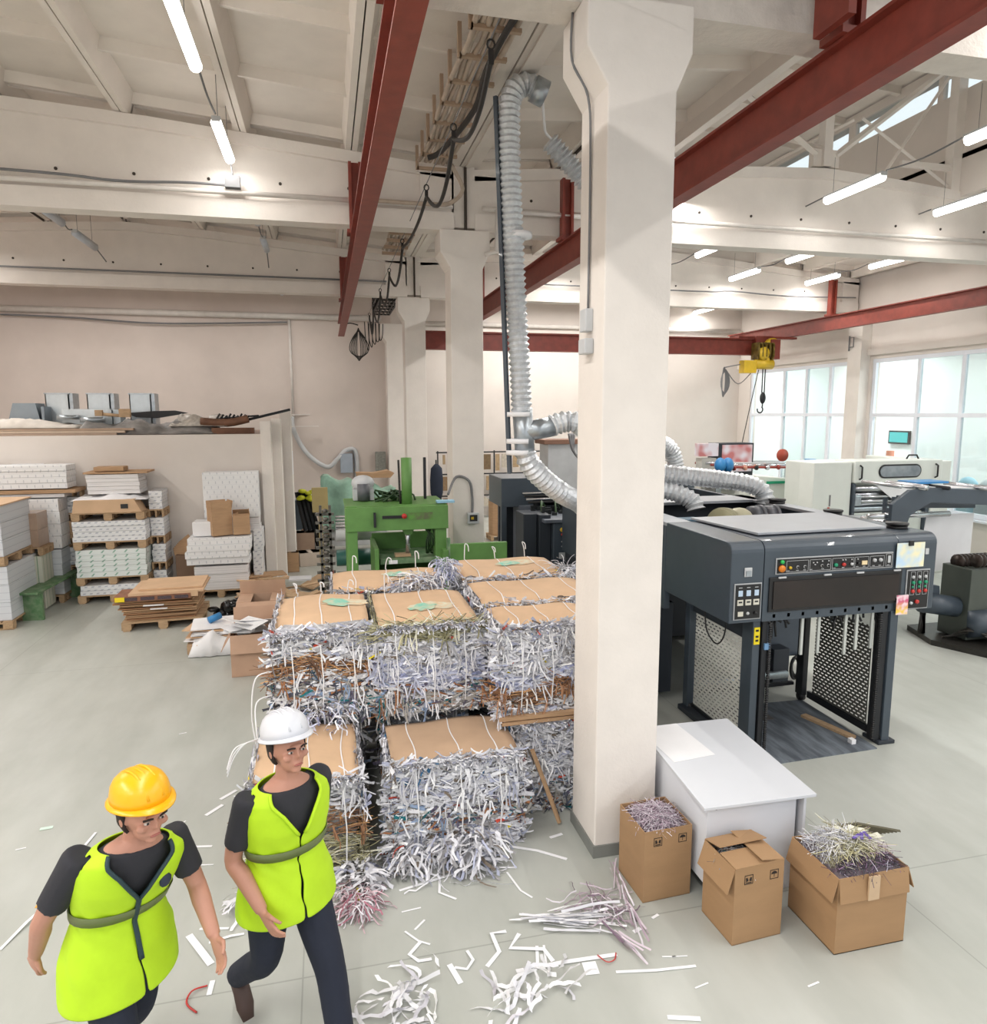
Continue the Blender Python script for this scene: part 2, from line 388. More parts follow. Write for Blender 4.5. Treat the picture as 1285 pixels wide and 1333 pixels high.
# ---------------------------------------------------------------- fluorescent tubes
TUBE = emit('lit_tube', (255, 252, 246), LAMP); OFF = mat('unlit_diffuser', (205, 212, 222), .3)
def lamp(x, y, z, lit, label, ln=1.25, tilt=0, group=None):
    o = thing('tube_lamp', label, 'lamp', (x, y, z), group)
    g = MB(); g.M = Matrix.Translation((x, y, z)) @ Matrix.Rotation(tilt, 4, 'X')
    g.box(-.05, .05, -ln/2, ln/2, .0, .06); g.obj('housing', PALE, o)
    g = MB(); g.M = Matrix.Translation((x, y, z)) @ Matrix.Rotation(tilt, 4, 'X')
    g.tube([(0, -ln/2+.03, -.01), (0, ln/2-.03, -.01)], .065, 10); g.obj('diffuser', TUBE if lit else OFF, o)
    g = MB()
    for yy in (y-.45, y+.45): g.tube([(x, yy, z+.05-sin(tilt)*(y-yy)*-1*0), (x, yy, z+.6)], .004, 4)
    g.obj('suspension_wire', GREYC, o, kind='stuff')
    if lit:
        l = bpy.data.lights.new('tube_light', 'AREA'); l.shape = 'RECTANGLE'; l.size = .09; l.size_y = ln-.05; l.energy = (12 if y < 11 else 26 if y < 18 else 50) if x > 0 else 16; l.color = (1, .97, .93)
        q = bpy.data.objects.new('tube_light', l); q.location = (0, 0, -.085); q.parent = o; COL.objects.link(q)
    return o
lamp(-1.15, 7.2, 6.9, 1, 'long lit tube lamp nearest the camera above left bay', 2.0)
lamp(-1.14, 10.1, 6.85, 1, 'lit tube lamp just before the near cross girder in left bay', 1.3)
lamp(-1.1, 14.0, 6.95, 0, 'unlit pale tube lamp right of the pair behind the first left girder', 1.0)
lamp(-1.1, 16.1, 6.92, 0, 'unlit tube lamp hanging before the second arched girder, right one', 1.0)
lamp(-1.1, 21.6, 6.9, 0, 'small unlit tube lamp near the back wall of left bay', 1.2)
lamp(-4.6, 14.5, 6.9, 0, 'unlit tube lamp left, partly hidden above the first girder flange', 1.2)
lamp(-4.55, 16.2, 6.85, 0, 'unlit tube lamp at far left before the second arched girder', 1.3)
LL = [(8.03, 9.8, 'long lit tube lamp below the arched girder top at upper right'), (10.37, 10.0, 'lit tube lamp cut by the right picture edge, lower one'),
      (8.02, 7.2, 'lit tube lamp cut by the right picture edge, upper one'), (8.03, 13.9, 'lit tube lamp under skylight girder, left front of its row'),
      (10.28, 16.2, 'lit tube lamp over the lower girder flange, left of the two long ones'), (10.35, 14.0, 'lit tube lamp by the grey bracket under the right bay ceiling'),
      (12.6, 16.3, 'lit tube lamp above the short red rail hanger'), (12.66, 14.1, 'lit tube lamp farthest right in the middle bay row'),
      (8.04, 16.6, 'lit tube lamp whose end touches the pillar edge'), (12.5, 22.0, 'small lit tube lamp by the far back wall'),
      (5.7, 16.1, 'lit tube lamp just left of the big pillar above the red beam'), (5.6, 20.6, 'lit tube lamp left of the big pillar below the red beam'), (5.7, 9.8, 'lit tube lamp peeking out under the near red beam')]
for x, y, l in LL: lamp(x, y, 6.8, 1, l)
def wire(pts, lab): tag(MB().tube(spline(pts, 4), .012, 5).obj('feeder_wire', GREYC, loc=tuple(pts[0])), 'grey feeder wire '+lab, 'wire', 'feeder wires of the tube lamps')
for (X, ys, z), lab in zip(((8.03, (7.84, 9.15), 6.86), (8.03, (10.45, 13.25), 6.86), (8.03, (14.55, 15.95), 6.86), (10.32, (10.65, 13.35), 6.86), (10.32, (14.65, 15.55), 6.86), (12.63, (14.75, 15.65), 6.86), (-1.14, (8.22, 9.44), 6.93), (-4.58, (15.12, 15.54), 6.9), (-1.1, (14.52, 15.58), 6.95)), ('from the big long lit lamp toward the upper right edge', 'crossing behind the near right girder in the lamp row by the pillar', 'between the last two lamps of the row touching the big pillar', 'crossing behind the near right girder in the lower right row', 'between the two middle row lamps under the right bay ceiling', 'between the two lamps nearest the window wall', 'joining the two lit lamps of the left bay', 'joining the two unlit lamps at far left', 'joining the two unlit lamps beside the left red beam')):
    wire([(X, ys[0], z), (X, (ys[0]+ys[1])/2, z-.05), (X, ys[1], z)], lab)
for (a, b), lab in zip((((-4.55, 16.87, 6.85), (-4.4, 17.0, 6.6)), ((-1.1, 16.62, 6.88), (-1.1, 16.98, 6.62)), ((-1.14, 10.76, 6.82), (-1.12, 10.79, 6.64))), ('from the far left unlit lamp to the second girder', 'from the unlit lamp by the red beam to the second girder', 'dropping from the second lit lamp to the junction box')): wire([a, b], lab)
for x, y, e in ((-1.1, 9, 0), ): pass
# ---------------------------------------------------------------- conduits on girders and walls
def pipe(pts, r, m_, label, nm='conduit_pipe', cat='pipe', n=8):
    o = MB().tube(pts, r, n).obj(nm, m_, loc=tuple(pts[0])); return tag(o, label, cat)
pipe([(-9.9, 10.76, 6.42), (1.95, 10.76, 6.42)], .035, WPIPE, 'white conduit along the near girder of the left bay')
pipe([(2.4, 10.76, 6.42), (14.3, 10.76, 6.42)], .035, WPIPE, 'white conduit along the near girder of the right bay')
pipe(spline([(-9.9, 10.74, 6.53), (-4, 10.74, 6.52), (-2.6, 10.74, 6.47), (-1.7, 10.72, 6.5), (-1.1, 10.74, 6.5)], 6), .018, GREYC, 'grey cable bundle lying over the near left girder flange', 'cable', 'cable')
tag(MB().box(-1.22, -1.02, 10.68, 10.8, 6.47, 6.62).obj('junction_box', GREYC), 'grey junction box on near girder where lamp cable ends', 'electrical box')
pipe([(2.6, 22.6, 6.2), (14.3, 22.6, 6.2)], .07, WPIPE, 'thick white pipe high on the right back wall', n=10)
pipe([(-9.9, 22.6, 6.3), (1.8, 22.6, 6.3)], .09, WPIPE, 'thick white pipe across top of the left back wall', n=10)
pipe(spline([(-9.9, 22.55, 6.15), (-7, 22.55, 6.1), (-5, 22.55, 6.0), (-3.4, 22.55, 6.02), (-1, 22.55, 6.12)], 6), .025, GREYC, 'sagging grey cable below the back wall pipe', 'cable', 'cable')
pipe([(-.95, 22.64, 6.2), (-.95, 22.64, 3.3)], .04, WPIPE, 'vertical white conduit on the left back wall')
pipe([(1.5, 17.0-.04, 6.42), (-9.9, 17.0-.04, 6.42)], .02, GREYC, 'thin cable along the second left girder', 'cable', 'cable')
pipe(spline([(5, 16.96, 6.5), (9.5, 16.96, 6.48), (10.4, 16.96, 6.52), (12, 16.96, 6.45), (14.2, 16.96, 6.48)], 4), .018, GREYC, 'grey cable along the second right girder', 'cable', 'cable')
pipe([(2.5, 22.5, 5.75), (14.3, 22.5, 5.75)], .04, WPIPE, 'lower thin white pipe on the right back wall')
pipe([(2.43, 10.7, 5.75), (2.6, 10.7, 5.8), (2.6, 10.7, 6.38), (4.0, 10.7, 6.38)], .035, WPIPE, 'bent white conduit at head of the second pillar')
# ---------------------------------------------------------------- red crane rails
def ibeam_y(g, x, y0, y1, z0, z1, w_, tf=.025, tw=.014):
    g.box(x-w_/2, x+w_/2, y0, y1, z0, z0+tf); g.box(x-w_/2, x+w_/2, y0, y1, z1-tf, z1); g.box(x-tw, x+tw, y0, y1, z0+tf, z1-tf)
def rail(x, y0, y1, z0, z1, label, hang, hw=.09):
    o = thing('crane_rail', label, 'steel beam', (x, (y0+y1)/2, z0))
    g = MB(); ibeam_y(g, x, y0, y1, z0, z1, .17); g.obj('i_beam', RED, o)
    for y in hang:
        g = MB(); ibeam = [(x-.09, x-.05), (x+.05, x+.09)]
        for a, b in ibeam: g.box(a, b, y-.07, y+.07, z1, 6.9)
        g.box(x-.05, x+.05, y-.01, y+.01, z1, 6.9); g.obj('hanger', RED, o)
        MB().box(x-.13, x+.13, y-.12, y+.12, z1, z1+.05).obj('clamp_plate', RED, o)
    return o
rail(.53, 1.0, 20.9, 5.56, 5.93, 'long red steel beam running under the left bay ceiling', (4.7, 10.68, 16.9))
rail(3.7, -.5, 19.0, 5.6, 6.0, 'red steel beam crossing behind the big pillar to upper right', (4.68, 10.68, 16.88))
rail(13.4, 2, 21.8, 5.58, 5.96, 'red steel beam along the top of the window wall', (10.68, 16.88))
br = MB(); br.M = Matrix.Translation((3.7, 4.6, 6.0)); br.box(-.26, -.2, -.25, .1, 0, .5); br.box(-.2, -.1, -.25, .1, .35, .5)
tag(br.obj('beam_bracket', RED), 'small red angle bracket on beam at upper right hanger', 'bracket')
tb = thing('crane_girder', 'red transverse crane girder far back in the right bay', 'steel beam', (8, 18.5, 5.1))
g = MB(); g.box(2.4, 12.45, 18.38, 18.62, 5.03, 5.06); g.box(2.4, 12.45, 18.38, 18.62, 5.46, 5.5); g.box(2.4, 12.45, 18.48, 18.52, 5.06, 5.46); g.obj('i_beam', RED, tb)
for x in (3.7, 12.35):
    MB().box(x-.25, x+.25, 18.3, 18.7, 5.38, 5.56).obj('end_carriage', RED, tb)
g = MB(); g.box(11.6, 13.5, 18.4, 18.6, 5.5, 5.56); g.obj('extension_plate', RED, tb)
# hoist
h = thing('chain_hoist', 'yellow electric hoist with hook hanging from the end of the red crane girder', 'hoist', (12.1, 18.3, 3.4))
g = MB(); g.tube([(11.95, 18.1, 4.75), (12.5, 18.1, 4.75)], .14, 14); g.box(12.1, 12.35, 18.0, 18.3, 4.85, 5.1); g.tube([(12.55, 18.15, 5.3), (12.55, 18.4, 5.3)], .2, 14); g.tube([(12.15, 17.95, 5.05), (12.15, 18.2, 5.05)], .17, 12); g.obj('motor', YEL, h)
g = MB(); g.box(11.55, 11.95, 18.0, 18.25, 4.5, 4.85); g.obj('control_box', YEL, h)
g = MB()
for i in range(5): g.box(11.95+.12*i, 12.0+.12*i, 17.98, 18.3, 4.88+.05*(i % 2), 5.35); g.tube([(11.98+.12*i, 17.97, 4.95), (11.98+.12*i, 17.97, 5.3)], .03, 6)
g.obj('gearing', mat('oily_dark_yellow', (120, 100, 40), .5, .4, vary=.3, scale=9), h)
MB().box(12.45, 12.75, 18.1, 18.3, 4.9, 5.45).obj('trolley_plate', RED, h)
g = MB(); g.tube([(12.22, 18.1, 4.7), (12.22, 18.1, 3.95)], .018, 6); g.tube([(12.3, 18.1, 4.7), (12.3, 18.1, 3.95)], .018, 6); g.obj('chain', BLKM, h)
g = MB(); g.ball((12.26, 18.1, 3.8), (.09, .07, .17)); g.obj('hook_block', BLKM, h)
g = MB(); g.tube([(12.26+.0, 18.1, 3.66), (12.26, 18.1, 3.55)]+[(12.26-.07+.09*cos(a), 18.1, 3.47+.09*sin(a)) for a in [x*.5 for x in range(2, -8, -1)]], .022, 6); g.obj('hook', BLKM, h)
g = MB()
for k in range(7):
    rx = .1+.03*k; g.tube([(11.05+rx*.5*sin(a)+.02*k, 18.2+.02*k, 4.25-.42*cos(a)*(1-.05*k)) for a in [j*pi/8 for j in range(17)]], .012, 5)
g.tube(spline([(11.05, 18.2, 4.65), (11.3, 18.2, 4.7), (11.6, 18.2, 4.75)], 4), .015, 5); g.tube(spline([(11.1, 18.2, 4.6), (11.5, 18.2, 4.2), (11.9, 18.2, 4.5)], 5), .014, 5)
tag(g.obj('cable_coil', GREYC), 'grey looped pendant cable beside the yellow hoist', 'cable')
pipe(spline([(12.15, 18.2, 4.6), (12.05, 18.4, 3.5), (11.95, 18.6, 2.3), (11.9, 18.6, 1.9)], 5), .012, DARKC, 'long thin cable dropping from the yellow hoist', 'cable', 'cable')
# ================================================================ bales of shredded paper
SHRED = colmat('shredded_paper_strips', .75)
m = bpy.data.materials.new('compressed_paper'); m.use_nodes = True; t = NT(m)
n_ = t.noise(22, 6, stretch=(1, 1, 2.5), rough=.7); c = t.mix(t.ramp(n_, .35, .62), lin((150, 148, 148)), lin((206, 206, 212)))
c = t.mix(t.ramp(t.noise(9, 4, stretch=(1, 1, 3)), .6, .72), c, lin((110, 98, 86))); t.link(c, t.b.inputs['Base Color']); t.bump(n_, .8, .03); PCORE = m
PAL = {'white': [((226, 226, 232), 8), ((208, 208, 214), 6), ((240, 240, 244), 6), ((178, 182, 204), 3), ((160, 158, 160), 3), ((120, 108, 96), 1), ((60, 110, 150), .15), ((190, 70, 50), .12), ((220, 200, 40), .06)],
       'clean': [((240, 240, 243), 8), ((228, 228, 234), 4), ((214, 212, 220), 2)],
       'blue': [((196, 200, 222), 8), ((224, 226, 238), 6), ((150, 156, 190), 3), ((240, 240, 246), 4)],
       'brown': [((164, 120, 88), 6), ((208, 160, 110), 4), ((112, 80, 60), 4), ((230, 225, 220), 1.5), ((52, 76, 100), .5)],
       'mixed': [((226, 226, 230), 6), ((170, 166, 160), 4), ((96, 90, 110), 1.5), ((80, 84, 96), 1.2), ((176, 120, 80), 1.5), ((150, 170, 200), 1.5), ((20, 120, 130), .4)],
       'edge': [((196, 190, 150), 5), ((150, 146, 110), 4), ((222, 220, 200), 4), ((110, 104, 80), 2)],
       'pink': [((206, 176, 184), 5), ((226, 222, 228), 5), ((170, 110, 126), 3)],
       'lav': [((200, 186, 196), 6), ((170, 150, 164), 5), ((226, 220, 228), 4), ((120, 100, 116), 2)]}
def pick(p):
    L = PAL[p]; s_ = rnd.random()*sum(w_ for _, w_ in L)
    for c_, w_ in L:
        s_ -= w_
        if s_ <= 0: break
    k = rnd.uniform(.86, 1.05); return lin(tuple(min(246, v*k) for v in c_))
def strip(g, p, d, nrm, ln, w_, curl=.5, seg=4, droop=0):
    """one paper strip from p running along d, lying on a surface with normal nrm"""
    d = V(d).normalized(); nrm = V(nrm).normalized(); s_ = d.cross(nrm).normalized(); pts = []; ws = []; q = V(p)
    tw = rnd.uniform(-.8, .8)
    for i in range(seg+1):
        pts.append(q.copy()); a = tw+rnd.uniform(-.35, .35)
        ws.append((s_*cos(a)+nrm*sin(a)).normalized())
        d = (d+s_*rnd.uniform(-curl, curl)*.8+nrm*rnd.uniform(-curl*.3, curl*.2)).normalized(); q = q+d*(ln/seg)
        if droop: d = (d+V((0, 0, -droop))).normalized()
        if q.z < .006: q.z = .006+rnd.random()*.01; d = (d+V((0, -.6, .4))).normalized()
    g.ribbon(pts, ws, w_)
def bale(name_label, x0, x1, y0, y1, z0, z1, bands, sheet=True, stain=False, n=1500, faces='fl', tilt=0, sheetc=None, straps=3, sag=.05, loops=1, ys0=None, ruff=True):
    o = thing('paper_bale', name_label, 'paper bale', ((x0+x1)/2, (y0+y1)/2, z0), 'strapped bales of shredded paper')
    g = MB(); nx, nz = 9, 7; W, D, H = x1-x0, y1-y0, z1-z0
    # lumpy core: superellipse rings bottom to top
    rings = []
    for k in range(nz+1):
        t_ = k/nz; ins = .035*(abs(2*t_-1)**4); ring = []
        for j in range(28):
            a = 2*pi*j/28; cx_, cy_ = cos(a), sin(a); e = .22
            px = (abs(cx_)**e)*(1 if cx_ > 0 else -1); py = (abs(cy_)**e)*(1 if cy_ > 0 else -1)
            b_ = rnd.uniform(-.018, .012)
            ring.append(((x0+x1)/2+px*(W/2-.035-ins+b_), (y0+y1)/2+py*(D/2-.035-ins+b_), z0+.005+t_*(H-.03)))
        rings.append(ring)
    g.loft(rings); g.obj('compressed_core', PCORE, o)
    g = MB()
    def band(z, x):
        t_ = (z-z0)/H+.06*sin(x*9)
        for lim, p in bands:
            if t_ < lim: return p
        return bands[-1][1]
    def rz(): return z0+H*rnd.random()
    for i in range(int(n*2.1)):
        f_ = rnd.choice(faces)
        if f_ == 'f':
            z = rz(); x = rnd.uniform(x0, x1); p = (x, y0+.035-rnd.random()*.05, z); nr = (0, -1, .1); d = (rnd.choice((-1, 1)), 0, rnd.gauss(0, .38)); b_ = band(z, x)
        elif f_ == 'l':
            z = rz(); y = rnd.uniform(y0, y1); p = (x0+.03-rnd.random()*.05, y, z); nr = (-1, 0, .1); d = (0, rnd.choice((-1, 1)), rnd.gauss(0, .4)); b_ = band(z, y)
        elif f_ == 'r':
            z = rz(); y = rnd.uniform(y0, y1); p = (x1-.03+rnd.random()*.05, y, z); nr = (1, 0, .1); d = (0, rnd.choice((-1, 1)), rnd.gauss(0, .4)); b_ = band(z, y)
        else:
            p = (rnd.uniform(x0, x1), rnd.uniform(y0, y1), z1-.01+rnd.random()*.03); nr = (0, 0, 1); d = (rnd.uniform(-1, 1), rnd.uniform(-1, 1), 0); b_ = 'white'
        g.col = pick(b_); thin = b_ in ('edge', 'brown')
        ln = rnd.uniform(.04, .13) if not thin else rnd.uniform(.08, .2)
        strip(g, p, d, nr, ln, rnd.uniform(.004, .008) if thin else rnd.choice((.008, .012, .016, .022, .03)), curl=.45 if not thin else .2)
        if rnd.random() < .022 and f_ in 'flr':     # hanging longer tufts
            for q in range(3): strip(g, (p[0]+rnd.uniform(-.03, .03), p[1]-.02, p[2]), (rnd.uniform(-.5, .5), -.3, -1), nr, rnd.uniform(.08, .2), .012, curl=.4, seg=4, droop=.3)
    if ruff:
        for i in range(n//5):
            g.col = pick('white'); x = rnd.uniform(x0, x1); strip(g, (x, y0-.0, z1-.03), (rnd.uniform(-.8, .8), -.6, rnd.uniform(-.5, .6)), (0, -.5, 1), rnd.uniform(.03, .09), .012, seg=3)
    g.obj('shredded_paper', SHRED, o, kind='stuff')
    cm = sheetc or CARDL
    if sheet:
        s0 = y0+.02 if ys0 is None else ys0
        def top(x, y):
            tx = (x-x0)/W; ty = (y-s0)/(y1-s0)
            return z1+.012-sag*(max(0, 1-ty*5))**2-sag*.6*(max(0, ty*5-4))**2-.02*abs(2*tx-1)**3+.008*sin(tx*9+x0*5)+tilt*(ty-.5)
        N, Mv = 14, 9; vs = []; 
        for j in range(Mv+1):
            for i in range(N+1):
                x = x0+.02+(W-.04)*i/N; y = s0-.03+(y1-s0)*j/Mv+(.012*sin(i*1.7+x0) if j == 0 else 0); vs.append((x, y, top(x, max(y, s0))))
        g = MB(); g.add(vs, [(j*(N+1)+i, j*(N+1)+i+1, (j+1)*(N+1)+i+1, (j+1)*(N+1)+i) for j in range(Mv) for i in range(N)], True)
        so = g.obj('cardboard_sheet', cm, o, solid=.006)
        if stain:
            sx, sy = stain; g = MB(); k = 16; vs = [(sx, sy, top(sx, sy)+.013)]+[(sx+cos(2*pi*i/k)*.14*rnd.uniform(.6, 1.1), sy+sin(2*pi*i/k)*.15*rnd.uniform(.5, 1.1), 0) for i in range(k)]
            vs = [(a, b, top(a, b)+.013) for a, b, _ in vs]
            g.add(vs, [(0, i+1, (i+1) % k+1) for i in range(k)]); g.obj('sprayed_mark', mat('teal_spray', (112, 196, 176), .7, c2=(196, 196, 168), scale=14), so)
            g = MB(); k = 12; vs = [(sx+.08, sy+.02, 0)]+[(sx+.08+cos(2*pi*i/k)*.27*rnd.uniform(.6, 1), sy+.02+sin(2*pi*i/k)*.16*rnd.uniform(.5, 1.1), 0) for i in range(k)]
            g.add([(a, b, top(min(max(a, x0+.03), x1-.03), b)+.009) for a, b, _ in vs], [(0, i+1, (i+1) % k+1) for i in range(k)]); g.obj('sprayed_mark', mat('pale_spray', (206, 206, 184), .8, c2=(214, 180, 142), scale=18), so)
        for i in range(straps):
            x = x0+W*(i+.6)/straps*.94+rnd.uniform(-.02, .02); g = MB(); pts = [(x+.01, y1-.02, z1+.0)]
            for j in range(Mv, -1, -1):
                y = s0-.03+(y1-s0)*j/Mv; pts.append((x+.012*sin(j*.7+i), y, top(x, max(y, s0))+.009))
            pts += [(x-.005, y0-.05, z1-.12), (x+.01, y0-.065, z0+H*.5), (x, y0-.04, z0+.1)]
            g.ribbon(pts, (1, 0, 0), .009); st = g.obj('strap', PAPER, o)
            if rnd.random() < loops:
                g = MB(); y = y1-.05; hh = rnd.uniform(.1, .2); dx = rnd.uniform(-.06, .06)
                g.tube(spline([(x, y, z1+.0), (x+dx*.3, y, z1+hh*.6), (x+dx, y, z1+hh), (x+dx+.03, y-.02, z1+hh*.9), (x+dx+.035, y-.03, z1+hh*.55)], 4), .006, 5); g.obj('strap_loop', PAPER, st)
    return o
WH = [(1.1, 'white')]
bale('lower front bale with creased cardboard cap, beside the gap at the aisle', .38, 1.42, 5.02, 5.75, .0, .78, [(.25, 'white'), (.5, 'mixed'), (1.2, 'white')], n=2300, faces='ffflr', sheetc=mat('greyish_cardboard', (188, 158, 130), .85, vary=.06, scale=3), loops=0)
bale('lower left bale behind the worker in the white helmet', -.62, .17, 4.92, 5.85, .0, .8, [(.45, 'edge'), (.68, 'brown'), (1.2, 'white')], n=2000, faces='frrl', loops=0)
bale('lower right bale beside the big pillar, half hidden', 1.5, 2.15, 5.4, 6.3, .0, .83, [(.3, 'mixed'), (1.2, 'white')], sheet=False, n=1300, faces='ffl')
bale('upper left bale with brown middle layer', -.5, .33, 5.85, 7.15, .83, 1.62, [(.18, 'mixed'), (.5, 'mixed'), (.68, 'brown'), (1.2, 'white')], n=2200, faces='ffll', ys0=5.93, sag=.2, stain=(0.05, 6.6))
bale('upper middle bale with teal mark on its cardboard', .36, 1.27, 5.78, 6.95, .83, 1.63, [(.3, 'mixed'), (.55, 'blue'), (.82, 'white'), (1.2, 'edge')], n=2200, faces='fffl', stain=(.82, 6.2))
bale('upper right bale touching the big pillar', 1.33, 2.2, 5.42, 6.05, .86, 1.66, [(.16, 'white'), (.35, 'brown'), (.5, 'blue'), (1.2, 'white')], n=2000, faces='fffl', loops=0, ruff=True)
bale('second row bale directly behind the upper right one', 1.33, 2.5, 6.12, 6.95, .83, 1.68, WH, n=700, faces='ffl', loops=0)
bale('backmost left bale in front of the green press', .0, 1.2, 7.15, 8.0, .83, 1.63, WH, n=500, faces='ffl', loops=1, stain=(.7, 7.6))
bale('backmost right bale in front of the dark press', 1.35, 2.55, 7.2, 8.15, .83, 1.66, WH, n=600, faces='ffl', loops=1, stain=(2.0, 7.7))
for x0, x1, y0, y1, l in ((-.45, .3, 6.05, 7.1, 'hidden lower bale under the upper left bale'), (.4, 1.25, 6.0, 6.95, 'lower bale carrying the upper middle bale'), (1.3, 2.5, 6.4, 7.0, 'lower bale under the second row'), (0, 1.2, 7.2, 8.0, 'lower bale under the backmost left one'), (1.35, 2.5, 7.2, 8.1, 'lower bale under the backmost right one')):
    bale(l, x0, x1, y0, y1, 0, .82, [(1.2, 'mixed')], sheet=False, n=260, faces='fl', ruff=False)
g = MB(); g.box(1.32, 2.2, 5.36, 5.42, .86, .89); g.box(1.34, 2.2, 5.35, 5.4, .825, .85)
tag(g.obj('cardboard_strip', CARD, loc=(1.7, 5.4, .85)), 'tan cardboard edge between upper and lower bales at the pillar', 'cardboard')
# loose tufts
def tuft(label, c_, r, n, pal, ln=(.1, .25), w_=.012, up_=.5, droop=.1, nm='paper_tuft', flat=.5):
    g = MB()
    for i in range(n):
        a = rnd.uniform(0, 2*pi); rr = r*math.sqrt(rnd.random()); g.col = pick(pal)
        strip(g, (c_[0]+rr*cos(a)*.6, c_[1]+rr*sin(a)*.6, c_[2]+rnd.random()*r*flat), (cos(a)+rnd.uniform(-1.6, 1.6), sin(a)+rnd.uniform(-1.6, 1.6), rnd.uniform(-.1, up_)), (0, 0, 1), rnd.uniform(*ln), w_*rnd.uniform(.6, 1.3), curl=.8, seg=6, droop=droop)
    return tag(g.obj(nm, SHRED, loc=tuple(c_), kind='stuff'), label, 'paper scraps')
tuft('pointed tuft of shredded paper sticking up between back bales', (1.18, 7.2, 1.62), .16, 300, 'blue', (.06, .16), up_=1.5, droop=.3, flat=1.6)
tuft('loose shreds in the gap behind the upper middle bale', (.85, 7.05, 1.6), .3, 240, 'white', up_=.6)
tuft('shreds spilling right of the backmost right bale', (2.6, 7.4, 1.55), .25, 260, 'white', up_=1)
tuft('skirt of loose strips at foot of the lower front bale', (.95, 4.95, .03), .42, 420, 'white', (.08, .22), .02, .25, .15)
tuft('strips fallen left of the lower front bale foot', (.55, 4.95, .02), .3, 240, 'white', (.08, .2), .018, .2, .15)
tuft('white strips in a heap at the corner of the lower left bale', (.12, 4.8, .03), .2, 170, 'white', (.1, .22), .03, .5, .15)
tuft('pink and white curls beside the left bale foot', (.1, 4.55, .02), .2, 220, 'pink', (.08, .2), .009, .15, .15)
tuft('curled white heap between the two workers', (-.62, 4.72, .02), .15, 70, 'clean', (.1, .2), .018, .3, .2)
tuft('loose curled strips where upper left bale meets lower left bale', (-.1, 5.75, .84), .42, 150, 'blue', (.06, .16), .014, .1, .3)
g = MB()
for k, (a, b) in enumerate((((-.5, 5.8, 1.1), (-.62, 5.6, .9)), ((-.5, 5.8, 1.3), (-.66, 5.7, 1.0)))):
    g.tube(spline([a, (a[0]-.12, a[1]-.08, a[2]-.02), b, (b[0]+.02, b[1], b[2]-.25)], 5), .006, 5)
for z in (.83, .86, .8): g.tube(spline([(-.55, 5.9-z*.4, z), (-.68, 5.5, z+.05-(z-.8)), (-.78, 5.4+z*.1, z-.05), (-.82, 5.35, z-.14)], 5), .005, 5)
tag(g.obj('loose_strap', PAPER, loc=(-.6, 5.5, .9), kind='stuff'), 'loose white strap ends curling left of the bales', 'strap')
st = MB().tube([(1.58, 5.3, .62), (1.78, 5.16, .02)], .02, 5, smooth=False).obj('cardboard_batten', CARD, loc=(1.7, 5.2, 0)); tag(st, 'tan stick leaning on the lower right bale near the pillar foot', 'batten')
# ---------------------------------------------------------------- scraps on the floor, each piece its own object
def G(px, py, z=0):
    d = fwd+r2*((px-642.5)/F)+d2*((py-666.5)/F); t_ = (z-CH)/d.z; return (d.x*t_, d.y*t_, z)
def scrap(pix, w_, label, c_=(240, 240, 242), group=None, lift=.004):
    pts = [V(G(*p)) for p in pix]; g = MB(); vs = []
    for i, p in enumerate(pts):
        d = (pts[min(i+1, len(pts)-1)]-pts[max(i-1, 0)]).normalized(); n_ = V((-d.y, d.x, 0))*w_/2; zz = lift+(.012 if 0 < i < len(pts)-1 else 0)*rnd.random()
        vs += [p-n_+V((0, 0, zz)), p+n_+V((0, 0, zz))]
    g.add(vs, [(2*i, 2*i+1, 2*i+3, 2*i+2) for i in range(len(pts)-1)])
    o = g.obj('paper_strip', mat('paper_%d_%d_%d' % c_, c_, .75, vary=.02), loc=tuple(pts[0]), solid=.0015); return tag(o, label, 'paper strip', group)
